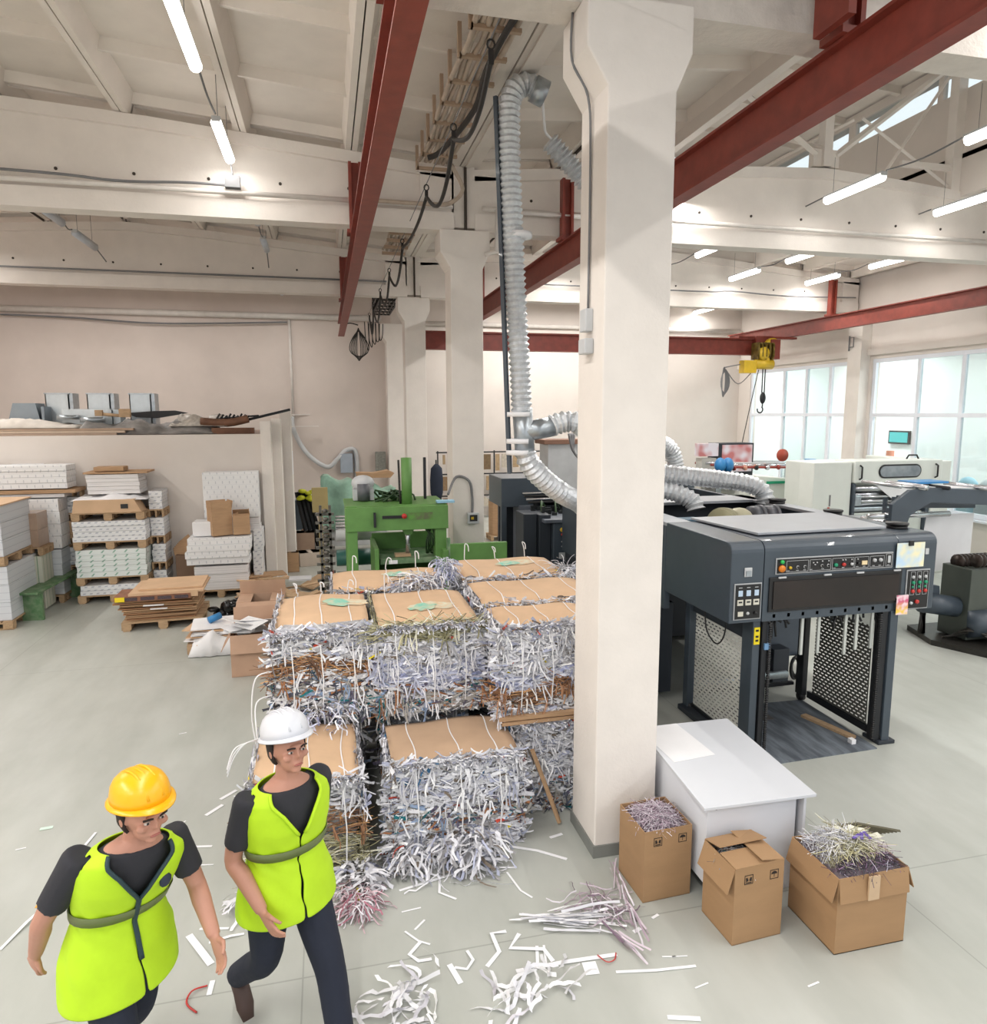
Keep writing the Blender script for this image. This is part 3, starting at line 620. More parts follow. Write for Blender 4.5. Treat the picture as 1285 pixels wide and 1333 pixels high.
SCR = [([(672, 1265), (735, 1254), (803, 1243)], .03, 'long straight white strip with red thread at its end'),
 ([(802, 1266), (855, 1264), (906, 1258)], .02, 'long thin white strip in front of the open carton'),
 ([(634, 1259), (650, 1240), (640, 1217), (659, 1213)], .028, 'bent white strip like a hook in mid floor'),
 ([(585, 1256), (600, 1281)], .035, 'short wide white strip end, mid floor left of the hook shaped strip'),
 ([(592, 1260), (608, 1263), (616, 1252), (608, 1238)], .02, 'curved narrow strip joined beside the short wide one'),
 ([(562, 1249), (545, 1252), (533, 1244), (548, 1226)], .025, 'curved white strip left of centre'),
 ([(527, 1213), (545, 1226), (560, 1230)], .014, 'thin crooked strip above the curved one'),
 ([(676, 1216), (664, 1235), (708, 1238), (720, 1252)], .03, 'folded white strip shaped like a seven'),
 ([(700, 1258), (699, 1232)], .02, 'short upright strip crossing the folded one'), ([(711, 1256), (708, 1231)], .015, 'second short upright strip beside the folded one'),
 ([(760, 1262), (778, 1260)], .1, 'small square of white paper'), ([(869, 1325), (912, 1327)], .03, 'white strip at the bottom edge right of centre'),
 ([(437, 1247), (447, 1290), (455, 1333)], .04, 'long white strip by the dark trouser leg'), ([(825, 1214), (834, 1209)], .03, 'small white chip before the left carton'),
 ([(849, 1196), (857, 1191)], .02, 'tiny white chip between the two front cartons'), ([(520, 1160), (570, 1145), (602, 1134)], .022, 'long thin strip pointing at the bales'),
 ([(602, 1132), (640, 1131), (672, 1130)], .018, 'straight narrow strip below the front bale'), ([(573, 1130), (572, 1163), (594, 1171)], .018, 'angled narrow strip below the front bale'),
 ([(660, 1136), (678, 1160), (693, 1169)], .015, 'thin wavy strip right below the front bale'), ([(662, 1102), (700, 1108), (738, 1119)], .028, 'long strip reaching toward the pillar foot'),
 ([(244, 1127), (278, 1126)], .012, None), ([(246, 1103), (276, 1102)], .025, 'flat strip left of the white helmet worker'),
 ([(268, 1062), (290, 1048)], .035, 'pale strip at the left of vest shoulder'), ([(287, 1041), (308, 1029)], .035, 'pale strip close to white helmet worker shoulder'),
 ([(246, 1218), (262, 1240), (275, 1256)], .045, 'wide strip between the workers hands'), ([(272, 1228), (300, 1221), (318, 1216)], .02, 'narrow strip pointing at the standing worker wrist'),
 ([(260, 1210), (298, 1209)], .02, 'small strip above the wide one between workers'), ([(272, 1296), (277, 1277)], .03, 'small strip in front of the yellow helmet worker'),
 ([(0, 1237), (35, 1203), (72, 1168)], .022, 'very long white strip at left picture edge'), ([(74, 1146), (100, 1115), (125, 1084)], .022, 'long white strip behind the yellow helmet worker'),
 ([(52, 1080), (69, 1077)], .04, 'pale green scrap far left'), ([(215, 1087), (242, 1069)], .012, 'thin strip behind the yellow helmet'),
 ([(233, 956), (243, 954)], .015, None), ([(20, 1107), (34, 1104)], .012, None), ([(523, 1188), (548, 1182)], .012, None), ([(540, 1211), (553, 1198)], .015, None),
 ([(875, 1246), (895, 1245)], .008, None), ([(1052, 1285), (1066, 1279)], .012, None), ([(905, 1287), (922, 1280)], .01, None), ([(862, 1246), (880, 1246)], .01, None), ([(716, 1091), (732, 1086)], .03, 'small chip near the pillar foot'), ([(600, 1110), (607, 1106)], .02, None), ([(656, 1120), (664, 1121)], .015, None), ([(484, 1127), (490, 1124)], .015, None)]
for p_, w_, l in SCR: scrap(p_, w_, l or 'tiny white paper chip lying on the concrete floor', (206, 228, 214) if l and 'green' in l else (238, 238, 241), None if l else 'tiny paper chips on the floor')
scrap([(50, 1182), (60, 1168)], .05, 'orange and yellow paper scrap at left edge', (232, 170, 60))
g = MB()
for px in ((230, 1300), ): g.tube(spline([G(270, 1283, .01), G(250, 1290, .02), G(243, 1306, .01), G(256, 1318, .01)], 5), .006, 4)
tag(g.obj('red_twine', REDP, loc=G(250, 1300)), 'thin red cord lying before the yellow helmet worker', 'cord')
g = MB(); g.tube(spline([G(778, 1243, .01), G(790, 1252, .02), G(800, 1249, .01), G(802, 1240, .01)], 5), .004, 4); tag(g.obj('red_thread', REDP, loc=G(790, 1250)), 'fine red thread at the end of the long strip', 'thread')
def heap(label, pix, n, w_, pal, ln, sp=.08, dr=None):
    g = MB()
    for i in range(n):
        a, b = pix[0], pix[1]; t_ = rnd.random(); p = V(G(a[0]+(b[0]-a[0])*t_, a[1]+(b[1]-a[1])*t_, .01))+V((rnd.gauss(0, sp), rnd.gauss(0, sp), rnd.random()*.04))
        d = (V(G(*b))-V(G(*a))).normalized() if dr is None else V((rnd.uniform(-1, 1), rnd.uniform(-1, 1), 0))
        g.col = pick(pal); strip(g, p, (d.x+rnd.gauss(0, .15), d.y+rnd.gauss(0, .15), 0), (0, 0, 1), rnd.uniform(*ln), w_, curl=.12 if dr is None else .9, seg=6)
    return tag(g.obj('paper_heap', SHRED, loc=tuple(G(*pix[0])), kind='stuff'), label, 'paper scraps')
heap('bundle of long parallel white strips on the open floor', [(672, 1200), (735, 1196)], 30, .018, 'clean', (.3, .45), .03)
heap('nest of patterned curls above the parallel bundle', [(765, 1170), (795, 1190)], 60, .009, 'lav', (.1, .3), .05, 1)
heap('crumpled strips heap at bottom centre', [(640, 1305), (725, 1290)], 30, .024, 'clean', (.12, .26), .07, 1)
heap('crumpled strips heap at bottom left of centre', [(480, 1318), (555, 1300)], 36, .024, 'clean', (.12, .28), .08, 1)
heap('patterned braid of strips beside the left carton', [(795, 1120), (820, 1185)], 14, .012, 'lav', (.2, .35), .015)
heap('patterned strands trailing from the curl nest', [(775, 1195), (815, 1228)], 12, .012, 'lav', (.15, .25), .012)
heap('tangle of narrow strips before the lower front bale', [(560, 1115), (620, 1135)], 26, .012, 'white', (.15, .35), .1, 1)
heap('small tuft of strips at left of the front bale', [(505, 1135), (540, 1130)], 18, .015, 'white', (.08, .2), .04, 1)
# ================================================================ ceiling services: cable tray, festoon, ducts
def ribs(g, pts, r, pitch=.065, amp=.014, n=16, flat=1):
    P = []; L = [0]
    for a, b in zip(pts[:-1], pts[1:]): L.append(L[-1]+(V(b)-V(a)).length)
    N = max(3, int(L[-1]/pitch*2)); j = 0; rs = []
    for i in range(N+1):
        s_ = L[-1]*i/N
        while j < len(L)-2 and L[j+1] < s_: j += 1
        t_ = (s_-L[j])/max(1e-9, L[j+1]-L[j]); P.append(V(pts[j]).lerp(V(pts[j+1]), t_)); rs.append(r+(amp if i % 2 else -amp)+rnd.uniform(-.002, .002))
    g.tube(P, r, n, rs=rs, smooth=False); return g
FOIL = mat('crinkled_foil', (222, 226, 230), .32, .45, vary=.1, scale=20, bump=.6, bscale=60)
def SC_(L): return [(x*.867, y*.867, 3.4+(z-3.4)*.867) for x, y, z in L]
d_ = thing('flexible_duct', 'tall silver flexible duct rising beside big pillar to the ceiling', 'duct', (2.45, 9, 2.4))
g = MB(); ribs(g, spline(SC_([(2.72, 9, 7.36), (2.58, 9, 7.43), (2.44, 9, 7.37), (2.36, 9, 7.2), (2.35, 9, 6.9), (2.36, 9, 6.4), (2.42, 9, 5.2), (2.5, 9, 3.9), (2.52, 9, 3.4)]), 8), .112).obj('corrugated_hose', FOIL, d_)
g = MB(); g.tube(SC_([(2.66, 9, 7.39), (2.82, 9, 7.33)]), .135, 18); g.obj('end_collar', STEEL, d_)
g = MB(); g.tube(SC_([(2.53, 9, 3.45), (2.57, 9, 2.85)]), .115, 18); g.tube(SC_([(2.56, 9, 3.15), (2.95, 9, 3.22)]), .115, 18); g.obj('tee_collar', STEEL, d_)
g = MB(); ribs(g, spline(SC_([(2.57, 9, 2.9), (2.6, 9, 2.78), (2.75, 9.05, 2.6), (3.0, 9.15, 2.4), (3.25, 9.3, 2.25)])+[(3.15, 8.5, 2.25), (3.5, 8.9, 2.0), (3.85, 9.6, 1.9)], 6), .118).obj('corrugated_hose', FOIL, d_)
g = MB(); ribs(g, spline(SC_([(2.92, 9, 3.22), (3.15, 9, 3.28), (3.4, 9, 3.2)])+[(3.5, 8.3, 2.82), (4.2, 8.6, 2.62), (4.7, 8.6, 2.55), (5.2, 8.6, 2.49), (5.6, 8.55, 2.43), (5.8, 8.5, 2.34), (5.85, 8.45, 2.2), (5.84, 8.45, 2.12)], 7), .115).obj('corrugated_hose', FOIL, d_)
g = MB(); ribs(g, spline([(3.9, 9.2, 2.42), (4.2, 8.7, 2.38), (4.5, 8.5, 2.34), (4.7, 8.4, 2.24), (4.74, 8.35, 2.12)], 7), .115); 
t2 = tag(g.obj('flexible_duct', FOIL, loc=(4.5, 8.5, 2.3)), 'short bent silver duct entering the press just right of the big pillar', 'duct')
g = MB(); ribs(g, spline([(5.3, 11.5, 2.0), (4.9, 11.6, 2.55), (5.4, 11.8, 2.9), (6.2, 12, 2.75), (6.4, 12, 2.2)], 7), .15); tag(g.obj('flexible_duct', FOIL, loc=(5.3, 11.6, 2.3)), 'pale duct loop far behind the other ducts', 'duct')
for z in (3.6, 3.05, 2.8):
    g = MB(); g.tube([(2.26+.13*(3.6-z)*.3, 9, z-.0), (2.26+.04, 9, z+.1)], .0, 4) if 0 else None
g = MB(); g.M = None
g.tube(SC_([(2.18, 9, 7.25), (2.26, 9, 5.2), (2.36, 9, 2.6)]), .03, 4, smooth=False); po = tag(g.obj('support_post', SLATE, loc=(2.0, 7.8, 2.7)), 'slim dark post strapped along the tall silver duct', 'post')
g = MB()
for z in (3.35, 3.0, 2.85, 5.6): g.tube(SC_([(2.48, 9, z), (2.48, 9, z+.06)]), .145, 16)
g.obj('tape_band', PAPER, po, kind='stuff')
g = MB(); ribs(g, [(3.03, 9.5, 6.98), (3.25, 9.5, 6.78), (3.6, 9.5, 6.45), (3.9, 9.5, 6.2)], .12, amp=.02); tag(g.obj('flexible_duct', FOIL, loc=(3.3, 9.5, 6.7)), 'short frayed silver duct hanging behind big pillar top', 'duct')
g = MB(); ribs(g, [(8.4, 14.0, 8.5), (7.2, 13.6, 7.9), (6.2, 13.4, 7.6)], .2, amp=.03); tag(g.obj('flexible_duct', FOIL, loc=(7.2, 13.6, 8)), 'silver duct climbing into the skylight', 'duct')
pipe(spline([(2.42, 7.85, 6.85), (2.65, 8.5, 6.8), (2.9, 9.2, 6.95), (3.12, 9.5, 6.98)], 6), .016, PAPER, 'white twisted strap holding the short frayed duct', 'hanging_strap', 'strap')
pipe([(2.5, 22.3, 5.0), (2.5, 22.3, 5.0001)], .01, PAPER, 'x') if 0 else None
# tray with rungs and cables
tr = thing('cable_tray', 'cream ladder cable tray fixed under the ceiling beside big pillar', 'cable tray', (1.7, 8, 6.9))
CABLE = mat('cream_painted_cable', (188, 172, 156), .6, vary=.12, scale=6)
for i, y in enumerate([4.6+.55*k for k in range(12)]):
    g = MB(); x = 1.42; g.box(x, x+.48, y, y+.05, 6.88, 6.92); g.box(x-.02, x+.02, y, y+.05, 6.88, 7.2); g.obj('rung', mat('tan_bracket', (176, 152, 130), .6), tr)
for k in range(7):
    x = 1.45+.065*k; g = MB(); g.tube([(x+rnd.uniform(-.025, .025), 4.2+.42*j, 6.93+rnd.uniform(-.02, .02)) for j in range(16)], .03, 6); g.obj('cable', CABLE, tr)
g = MB(); g.tube(spline([(1.75, 4.4, 6.82), (1.8, 5.6, 6.78), (1.74, 6.6, 6.84), (1.7, 7.4, 6.8), (1.78, 8.4, 6.82), (1.6, 9.6, 6.78), (1.45, 9.8, 6.75)], 4), .035, 6); g.obj('cable', DARKC, tr)
tr2 = thing('cable_tray', 'loaded cable tray of the middle bay seen beyond the near girder', 'cable tray', (1.8, 14, 6.9))
for y in (13.2, 13.8, 14.4, 15.0, 15.6, 16.2):
    MB().box(1.35, 1.85, y, y+.05, 6.86, 6.92).obj('rung', mat('tan_bracket', (176, 152, 130), .6), tr2)
g = MB()
for k in range(8): g.tube([(1.4+.055*k+rnd.uniform(-.03, .03), 13.+.5*j, 6.98+rnd.uniform(-.04, .06)) for j in range(8)], .03, 5)
g.obj('cable_bundle', CABLE, tr2, kind='stuff')
g = MB()

for j in range(6): g.box(1.48, 2.0, 19+.55*j, 19.04+.55*j, 6.3, 6.34); g.box(1.48, 1.52, 19+.55*j, 19.04+.55*j, 6.3, 6.9); g.box(1.96, 2.0, 19+.55*j, 19.04+.55*j, 6.3, 6.9)
for j in range(4): g.box(1.48, 1.52, 19, 21.8, 6.3+.18*j, 6.34+.18*j); g.box(1.96, 2.0, 19, 21.8, 6.3+.18*j, 6.34+.18*j); g.box(1.55+.11*j, 1.58+.11*j, 19, 21.8, 6.3, 6.33)
tag(g.obj('lattice_tray', BLACK, loc=(1.7, 20, 6.3)), 'black lattice tray left of the farthest pillar heads', 'cable tray')
pl = MB(); pl.tube(spline([(1.85, 10.3, 6.85), (2.05, 10.5, 6.6), (1.9, 10.68, 6.45), (1.6, 10.7, 6.42), (.6, 10.7, 6.42)], 6), .03, 8); tag(pl.obj('bent_conduit', CABLE, loc=(1.6, 10.7, 6.4)), 'cream conduit curving off the tray to the near girder', 'pipe')
# festoon wire with hanging hooks and dark cable
fw = thing('festoon_line', 'thin steel wire with rings carrying a dark cable along the left bay', 'cable line', (1.32, 12, 6.2))
MB().tube([(1.32, 3.8, 6.2), (1.32, 21.5, 6.2)], .006, 4).obj('wire', GREYC, fw)
for y in (5.6, 7.2, 9.1, 11.9, 14.3, 16.6, 19, 20.6):
    g = MB(); g.tube([(1.32+.03*cos(a), y, 6.16+.035*sin(a)) for a in [k*pi/5 for k in range(11)]], .008, 5); g.box(1.3, 1.34, y-.01, y+.01, 6.02, 6.12); g.obj('ring', DARKC, fw)
for a, b, s_ in ((5.6, 7.2, .3), (7.2, 9.1, .45), (9.1, 11.9, .12), (11.9, 14.3, .5), (14.3, 16.6, .5), (16.6, 19, .6), (19, 20.6, .7)):
    MB().tube(spline([(1.32, a, 6.05), (1.33, a*.75+b*.25, 6.05-s_*.55), (1.33, (a+b)/2, 6.05-s_*.75), (1.33, a*.25+b*.75, 6.05-s_*.5), (1.32, b, 6.05)], 4), .022, 6).obj('cable', DARKC, fw)
for k in range(1): pass
g = MB()
for k in range(6):
    rx = .05+.04*k; g.tube([(1.02+rx*sin(a)*(1-.45*cos(a)), 21-.03*k, 5.36-.46*(-cos(a))*(1-.05*k)) for a in [j*pi/12 for j in range(25)]], .012, 5)
g.tube(spline([(1.02, 21, 5.9), (.8, 21, 5.95), (.6, 20.95, 5.9)], 4), .018, 5)
for k in range(5): g.tube(spline([(1.2+.1*k, 21, 6.0), (1.22+.1*k, 21, 5.5), (1.3+.1*k, 21, 5.2+.1*k), (1.32+.1*k, 21, 5.95)], 5), .014, 5)
tag(g.obj('cable_coil', DARKC, loc=(1.02, 21, 5)), 'hanging coil of dark cable at the far end of the left red beam', 'cable')
# switch boxes and cable on the big pillar
g = MB(); g.box(1.84, 1.9, 4.88, 5.0, 3.98, 4.14); tag(g.obj('switch_box', PALE, loc=(1.87, 4.94, 3.98), bev=.008), 'upper grey switch box on left side of the big pillar', 'electrical box')
g = MB(); g.box(1.83, 1.9, 4.86, 5.0, 3.82, 3.93); tag(g.obj('socket_box', PALE, loc=(1.87, 4.94, 3.82), bev=.01), 'lower pale socket box on left side of the big pillar', 'electrical box')
pipe(spline([(1.74, 4.95, 6.1), (1.74, 4.95, 5.8), (1.86, 4.95, 5.58), (1.885, 4.95, 5.2), (1.885, 4.95, 4.14)], 5), .009, GREYC, 'thin grey wire running down the big pillar to the switch box', 'cable', 'cable')
# back wall fixtures
pipe(spline([(-.98, 22.6, 3.3), (-.95, 22.55, 2.9), (-.6, 22.55, 2.2), (0, 22.5, 1.75), (.35, 22.5, 2.0), (.6, 22.55, 2.25), (.9, 22.6, 2.2), (.92, 22.6, 1.3)], 8), .07, PALE, 'thick pale hose looping down the left back wall', 'hose', 'pipe', 10)
g = MB(); g.box(.42, .8, 22.45, 22.68, 1.55, 2.15); tag(g.obj('fuse_box', mat('blue_grey_box', (160, 170, 182), .4), loc=(.6, 22.5, 1.55), bev=.01), 'blue grey fuse box under the looping hose', 'electrical box')
g = MB(); g.box(1.5, 1.82, 22.3, 22.5, 1.55, 2.2); tag(g.obj('fire_box', mat('speckled_grey', (140, 140, 132), .6, vary=.2, scale=20), loc=(1.65, 22.4, 1.55), bev=.02), 'small grey box mounted left of the farthest pillar', 'electrical box')
g = MB(); g.M = rotbox(-.9, 22.3, .2); g.box(-1.3, -.2, 22.2, 22.35, 3.0, 3.02); g.box(-1.3, -.2, 22.6, 22.64, 3.35, 3.38); g.box(-1.3, -1.25, 22.2, 22.64, 3.0, 3.38); tag(g.obj('shelf_bracket', WPIPE, loc=(-.8, 22.3, 3.1)), 'white wire bracket where the hose leaves the wall', 'bracket')
# ================================================================ left storage: partition, loft goods, pallets, paper, cartons
pw = MB(); pw.box(-10, -1.24, 14.6, 14.8, 0, 3.0); struct(pw.obj('wall_partition', WALL))
struct(MB().box(-1.24, -1.05, 14.45, 14.85, 0, 3.25).obj('trim_4', CONC)); struct(MB().box(-1.05, -.88, 14.8, 15.2, 0, 3.3).obj('trim_5', CONC))
struct(MB().box(-10, -1.1, 14.8, 18.6, 2.85, 3.0).obj('floor_loft', mat('loft_boards', (150, 130, 118), .8)))
pd = thing('loft_post', 'white post with papers pinned on it at the end of the partition', 'post', (-.8, 15.9, 0)); MB().box(-.92, -.72, 15.6, 16.2, 0, 3.5).obj('post', CONC, pd)
MB().box(-.72, -.71, 15.7, 15.95, 2.1, 2.6).obj('pinned_sheet', PAPER, pd)
tag(MB().box(-5.62, -5.1, 14.57, 14.595, 2.05, 2.5).obj('wall_notice', PAPER, loc=(-5.4, 14.58, 2)), 'white notice on the partition at the left picture edge', 'notice')
# boards, tarp and metal goods on the loft
lb = thing('board_stack', 'flat stack of tan boards on the loft edge at far left', 'boards', (-5, 15.2, 3))
for i, c_ in enumerate(((180, 158, 140), (196, 176, 156), (170, 146, 126))): 
    MB().box(-7.2, -3.9+.15*i, 14.85, 16.0, 3.0+.045*i, 3.04+.045*i).obj('board', mat('loft_board_%d' % i, c_, .8), lb)
def drape(x0, x1, y0, y1, z0, hf, m_, name, label, cat, n=26, k=10):
    vs = []
    for j in range(k+1):
        for i in range(n+1):
            x = x0+(x1-x0)*i/n; y = y0+(y1-y0)*j/k; e = min(1, min(j, k-j)/1.5)*min(1, min(i, n-i)/1.5)
            vs.append((x+rnd.uniform(-.02, .02), y+rnd.uniform(-.02, .02), z0+.01+e*(hf(x, y)+rnd.uniform(-.02, .03))))
    g = MB(); g.add(vs, [(j*(n+1)+i, j*(n+1)+i+1, (j+1)*(n+1)+i+1, (j+1)*(n+1)+i) for j in range(k) for i in range(n)], True)
    return tag(g.obj(name, m_, loc=((x0+x1)/2, (y0+y1)/2, z0), solid=.006), label, cat)
TARP = mat('grey_tarp', (140, 136, 132), .55, vary=.25, scale=7, bump=.6, bscale=12, stretch=(.4, 1, 1))
drape(-4.7, -2.1, 14.9, 16.0, 3.0, lambda x, y: .2+.06*sin(x*7+y*3)+.03*sin(x*19), TARP, 'tarpaulin', 'crumpled grey tarpaulin along the loft edge', 'tarpaulin')
drape(-6.6, -4.6, 14.9, 15.9, 3.13, lambda x, y: .1+.06*sin(x*3), mat('pale_sheeting', (214, 206, 196), .6, vary=.08, bump=.3, bscale=8), 'plastic_sheeting', 'pale folded sheeting on the boards at far left of loft', 'sheeting')
drape(-3.0, -1.9, 14.95, 15.8, 3.15, lambda x, y: .13+.09*sin(x*9+y*7), mat('clear_film', (190, 182, 172), .35, vary=.2, scale=12, bump=.8, bscale=16), 'plastic_film', 'crumpled translucent film at right end of the tarpaulin', 'film', 18)
GALV = mat('galvanised_sheet', (204, 212, 216), .3, .5, vary=.1, scale=3)
def mbox(x, y, w_, d, h, z, label):
    o = thing('sheet_metal_box', label, 'metal box', (x, y, z)); g = MB()
    g.box(x-w_/2, x+w_/2, y, y+.02, z, z+h); g.box(x-w_/2, x-w_/2+.02, y, y+d, z, z+h); g.box(x+w_/2-.02, x+w_/2, y, y+d, z, z+h); g.box(x-w_/2, x+w_/2, y+d-.02, y+d, z, z+h); g.obj('shell', GALV, o)
    MB().box(x-w_/2-.015, x+w_/2+.015, y-.015, y+d+.015, z+h-.02, z+h+.005).obj('rim', STEEL, o)
    MB().box(x+w_/2+.001, x+w_/2+.07, y+.02, y+d, z, z+h).obj('side_flange', STEEL, o)
mbox(-5.38, 16.4, .44, .4, .78, 3.05, 'left tall sheet metal box on the loft'); mbox(-4.6, 16.4, .44, .4, .78, 3.05, 'middle tall sheet metal box on the loft'); mbox(-3.8, 16.4, .42, .4, .78, 3.05, 'right tall sheet metal box wrapped with a black strip on the loft')
g = MB(); g.box(-5.1, -4.2, 15.75, 16.2, 3.18, 3.5); g.box(-4.19, -4.05, 15.8, 16.2, 3.18, 3.49); tag(g.obj('metal_trough', GALV, loc=(-4.4, 16, 3.18), bev=.006), 'low wide galvanised trough before the left and middle metal boxes', 'metal box')
g = MB(); g.prism([(-6.2, 3.1), (-5.55, 3.1), (-5.65, 3.62), (-6.05, 3.62)], 'y', 16, 16.5); g.box(-5.55, -5.5, 16, 16.5, 3.1, 3.55); tag(g.obj('metal_hood', mat('dull_zinc', (140, 150, 158), .45, .5), loc=(-5.9, 16.2, 3.1)), 'sloping dull metal hood at far left of loft', 'metal box')
g = MB(); g.tube([(-4.95, 15.6, 3.3), (-4.95, 15.6, 3.38)], .2, 18); tag(g.obj('metal_ring', STEEL, loc=(-4.95, 15.6, 3.3)), 'round flat metal ring before the left metal box', 'duct fitting')
g = MB(); g.tube([(-4.45, 15.4, 3.24), (-4.45, 15.4, 3.34)], .22, 18); tag(g.obj('metal_ring', STEEL, loc=(-4.45, 15.4, 3.24)), 'wide shallow metal ring before the low trough', 'duct fitting')
g = MB(); g.tube([(-4.3, 15.35, 3.4), (-3.85, 15.35, 3.36)], .035, 6); g.box(-3.95, -3.75, 15.3, 15.4, 3.34, 3.5); g.box(-4.38, -4.25, 15.3, 15.4, 3.36, 3.48); tag(g.obj('wooden_offcut', WOOD, loc=(-4.1, 15.35, 3.3)), 'dumbbell shaped wooden offcut on the low trough', 'wood')
g = MB(); g.prism([(-4.05, 3.42), (-3.85, 3.33), (-3.45, 3.31), (-3.05, 3.38), (-2.85, 3.42), (-3.1, 3.47), (-3.5, 3.46)], 'y', 16.2, 16.36); tag(g.obj('black_strip', BLACK, loc=(-3.5, 16.3, 3.3)), 'ragged black strip around the right tall metal box', 'strip')
g = MB()
g.tube(spline([(-2.4, 15.0, 3.25), (-1.9, 15.0, 3.22), (-1.5, 15.0, 3.3)], 4), .08, 8); g.box(-2.2, -1.4, 14.95, 15.1, 3.0, 3.12); tag(g.obj('rolled_rubber', mat('rust_brown', (122, 84, 62), .7, vary=.2), loc=(-1.9, 15, 3)), 'brown rolled scrap at right end of the loft', 'roll')
g = MB(); g.tube([(-1.6, 15.1, 3.26), (-.7, 15.3, 3.48)], .03, 6); g.tube([(-2.1, 15.1, 3.3), (-1.3, 15.05, 3.36)], .02, 6)
for k in range(9): g.tube([(-2.1+.07*k, 15.02, 3.3), (-2.04+.07*k, 15.04, 3.4-.02*(k % 3))], .02, 5)
tag(g.obj('metal_rods', BLKM, loc=(-1.5, 15.1, 3.2), kind='stuff'), 'dark rods and cables jutting over the partition end', 'rods')
# pallets
def pallet(label, x, y, z=0, rz=0, w_=1.2, d=.8, group=None):
    if not hasattr(pallet, 'src'):
        o = thing('wooden_pallet', label, 'pallet', (0, 0, 0))
        for i in range(5): b = MB().box(-.6, .6, -.4+.165*i, -.4+.165*i+.14, .122, .144).obj('deck_board', WOOD, o)
        for i in (-1, 0, 1):
            MB().box(.53*i-.07, .53*i+.07, -.4, .4, .1, .122).obj('cross_board', WOOD, o); MB().box(.53*i-.05, .53*i+.05, -.4, .4, 0, .022).obj('bottom_board', WOOD, o)
            for j in (-1, 0, 1): MB().box(.53*i-.07, .53*i+.07, .33*j-.07, .33*j+.07, .022, .1).obj('block', WOOD, o)
        pallet.src = o
    else: o = dup(pallet.src, (0, 0, 0), label=label)
    o.location = (x, y, z); o.rotation_euler = (0, 0, rz); o.scale = (w_/1.2, d/.8, 1)
    if group: o['group'] = group
    return o
def ream_mat(name, c_, mk, px, pz, w_=.3, h0=.3, h1=.75, sl=0, lines=0):
    m_ = bpy.data.materials.new(name); m_.use_nodes = True; t = NT(m_)
    x, y, z = t.xyz(); u = t.math('MULTIPLY', t.math('ADD', x, y), px); v = t.math('MULTIPLY', z, pz); row = t.math('FLOOR', v); dv = t.math('SUBTRACT', v, row)
    u = t.math('ADD', u, t.math('MULTIPLY', row, .37)) if sl != 9 else u
    du = t.math('FRACT', t.math('SUBTRACT', u, t.math('MULTIPLY', dv, .35 if sl else 0)))
    k = t.math('MULTIPLY', t.math('LESS_THAN', du, w_), t.math('MULTIPLY', t.math('GREATER_THAN', dv, h0), t.math('LESS_THAN', dv, h1)))
    if lines: k = t.math('MAXIMUM', k, t.math('MULTIPLY', t.math('LESS_THAN', dv, .08), .35))
    t.link(t.mix(k, lin(c_), lin(mk)), t.b.inputs['Base Color']); t.b.inputs['Roughness'].default_value = .55
    return m_
RM1 = ream_mat('ream_grey_dashes', (226, 227, 228), (182, 185, 194), 9, 16, .4, .35, .75, 1, 1)
RM2 = ream_mat('ream_green_marks', (220, 226, 224), (140, 176, 160), 5.2, 12, .16, .25, .85, 9, 1)
RM3 = ream_mat('ream_small_marks', (230, 231, 232), (196, 199, 204), 8, 11, .12, .25, .8, 0, 1)
RM4 = ream_mat('plain_sheets', (226, 224, 224), (206, 204, 206), .1, 22, 1, .0, .15)
RM5 = ream_mat('wrapped_grey_load', (206, 210, 216), (190, 194, 202), .1, 9, 1, .0, .12)
RM6 = ream_mat('striped_green_load', (198, 198, 184), (120, 150, 120), 7, .2, .1, 0, 1)
FILM = mat('film_wrapped_carton', (176, 150, 130), .3, vary=.1, coat=.4)
def load(label, x0, x1, y0, y1, z0, z1, m_, layers=6, jit=.012, cat='paper stack', nm='paper_stack', cap=None, lean=0):
    o = thing(nm, label, cat, ((x0+x1)/2, (y0+y1)/2, z0))
    for i in range(layers):
        a = z0+(z1-z0)*i/layers; b = z0+(z1-z0)*(i+1)/layers; jx, jy = rnd.uniform(-jit, jit)+lean*i, rnd.uniform(-jit, jit)
        MB().box(x0+jx, x1+jx, y0+jy, y1+jy, a, b-.003).obj('ream_layer', m_, o, bev=.006)
    if cap: MB().box(x0-.03, x1+.03, y0-.03, y1+.03, z1, z1+.02).obj('cover_sheet', cap, o)
    return o
# middle stack of four loaded pallets against the partition
X0, X1, Y0, Y1 = -4.43, -3.27, 13.72, 14.52
pg = 'pallets in the loaded stacks'
def stackp(z, lab): return pallet(lab, (X0+X1)/2, (Y0+Y1)/2, z)
stackp(0, 'bottom pallet of the middle paper stack'); load('lowest thin ream block of the middle stack', X0+.03, X1-.1, Y0, Y1, .145, .33, RM1, 2)
stackp(.335, 'second pallet up in the middle paper stack'); load('green marked ream block of the middle stack', X0, X1, Y0, Y1, .48, .98, RM2, 5)
stackp(.985, 'third pallet up in the middle paper stack'); load('grey dashed ream block of the middle stack', X0-.02, X1+.02, Y0, Y1, 1.13, 1.5, RM1, 4)
stackp(1.505, 'top pallet of the middle paper stack'); 
cb = thing('cardboard_tray', 'wide tan cardboard tray on the top pallet of the middle stack', 'carton', (-3.85, 14.1, 1.65)); g = MB(); g.prism([(-4.42, 1.65), (-3.28, 1.65), (-3.4, 1.88), (-4.38, 1.88)], 'y', 13.7, 14.1); g.obj('front', CARDL, cb, bev=.005); MB().box(-3.62, -3.5, 13.69, 13.7, 1.72, 1.8).obj('label_patch', BLACK, cb)
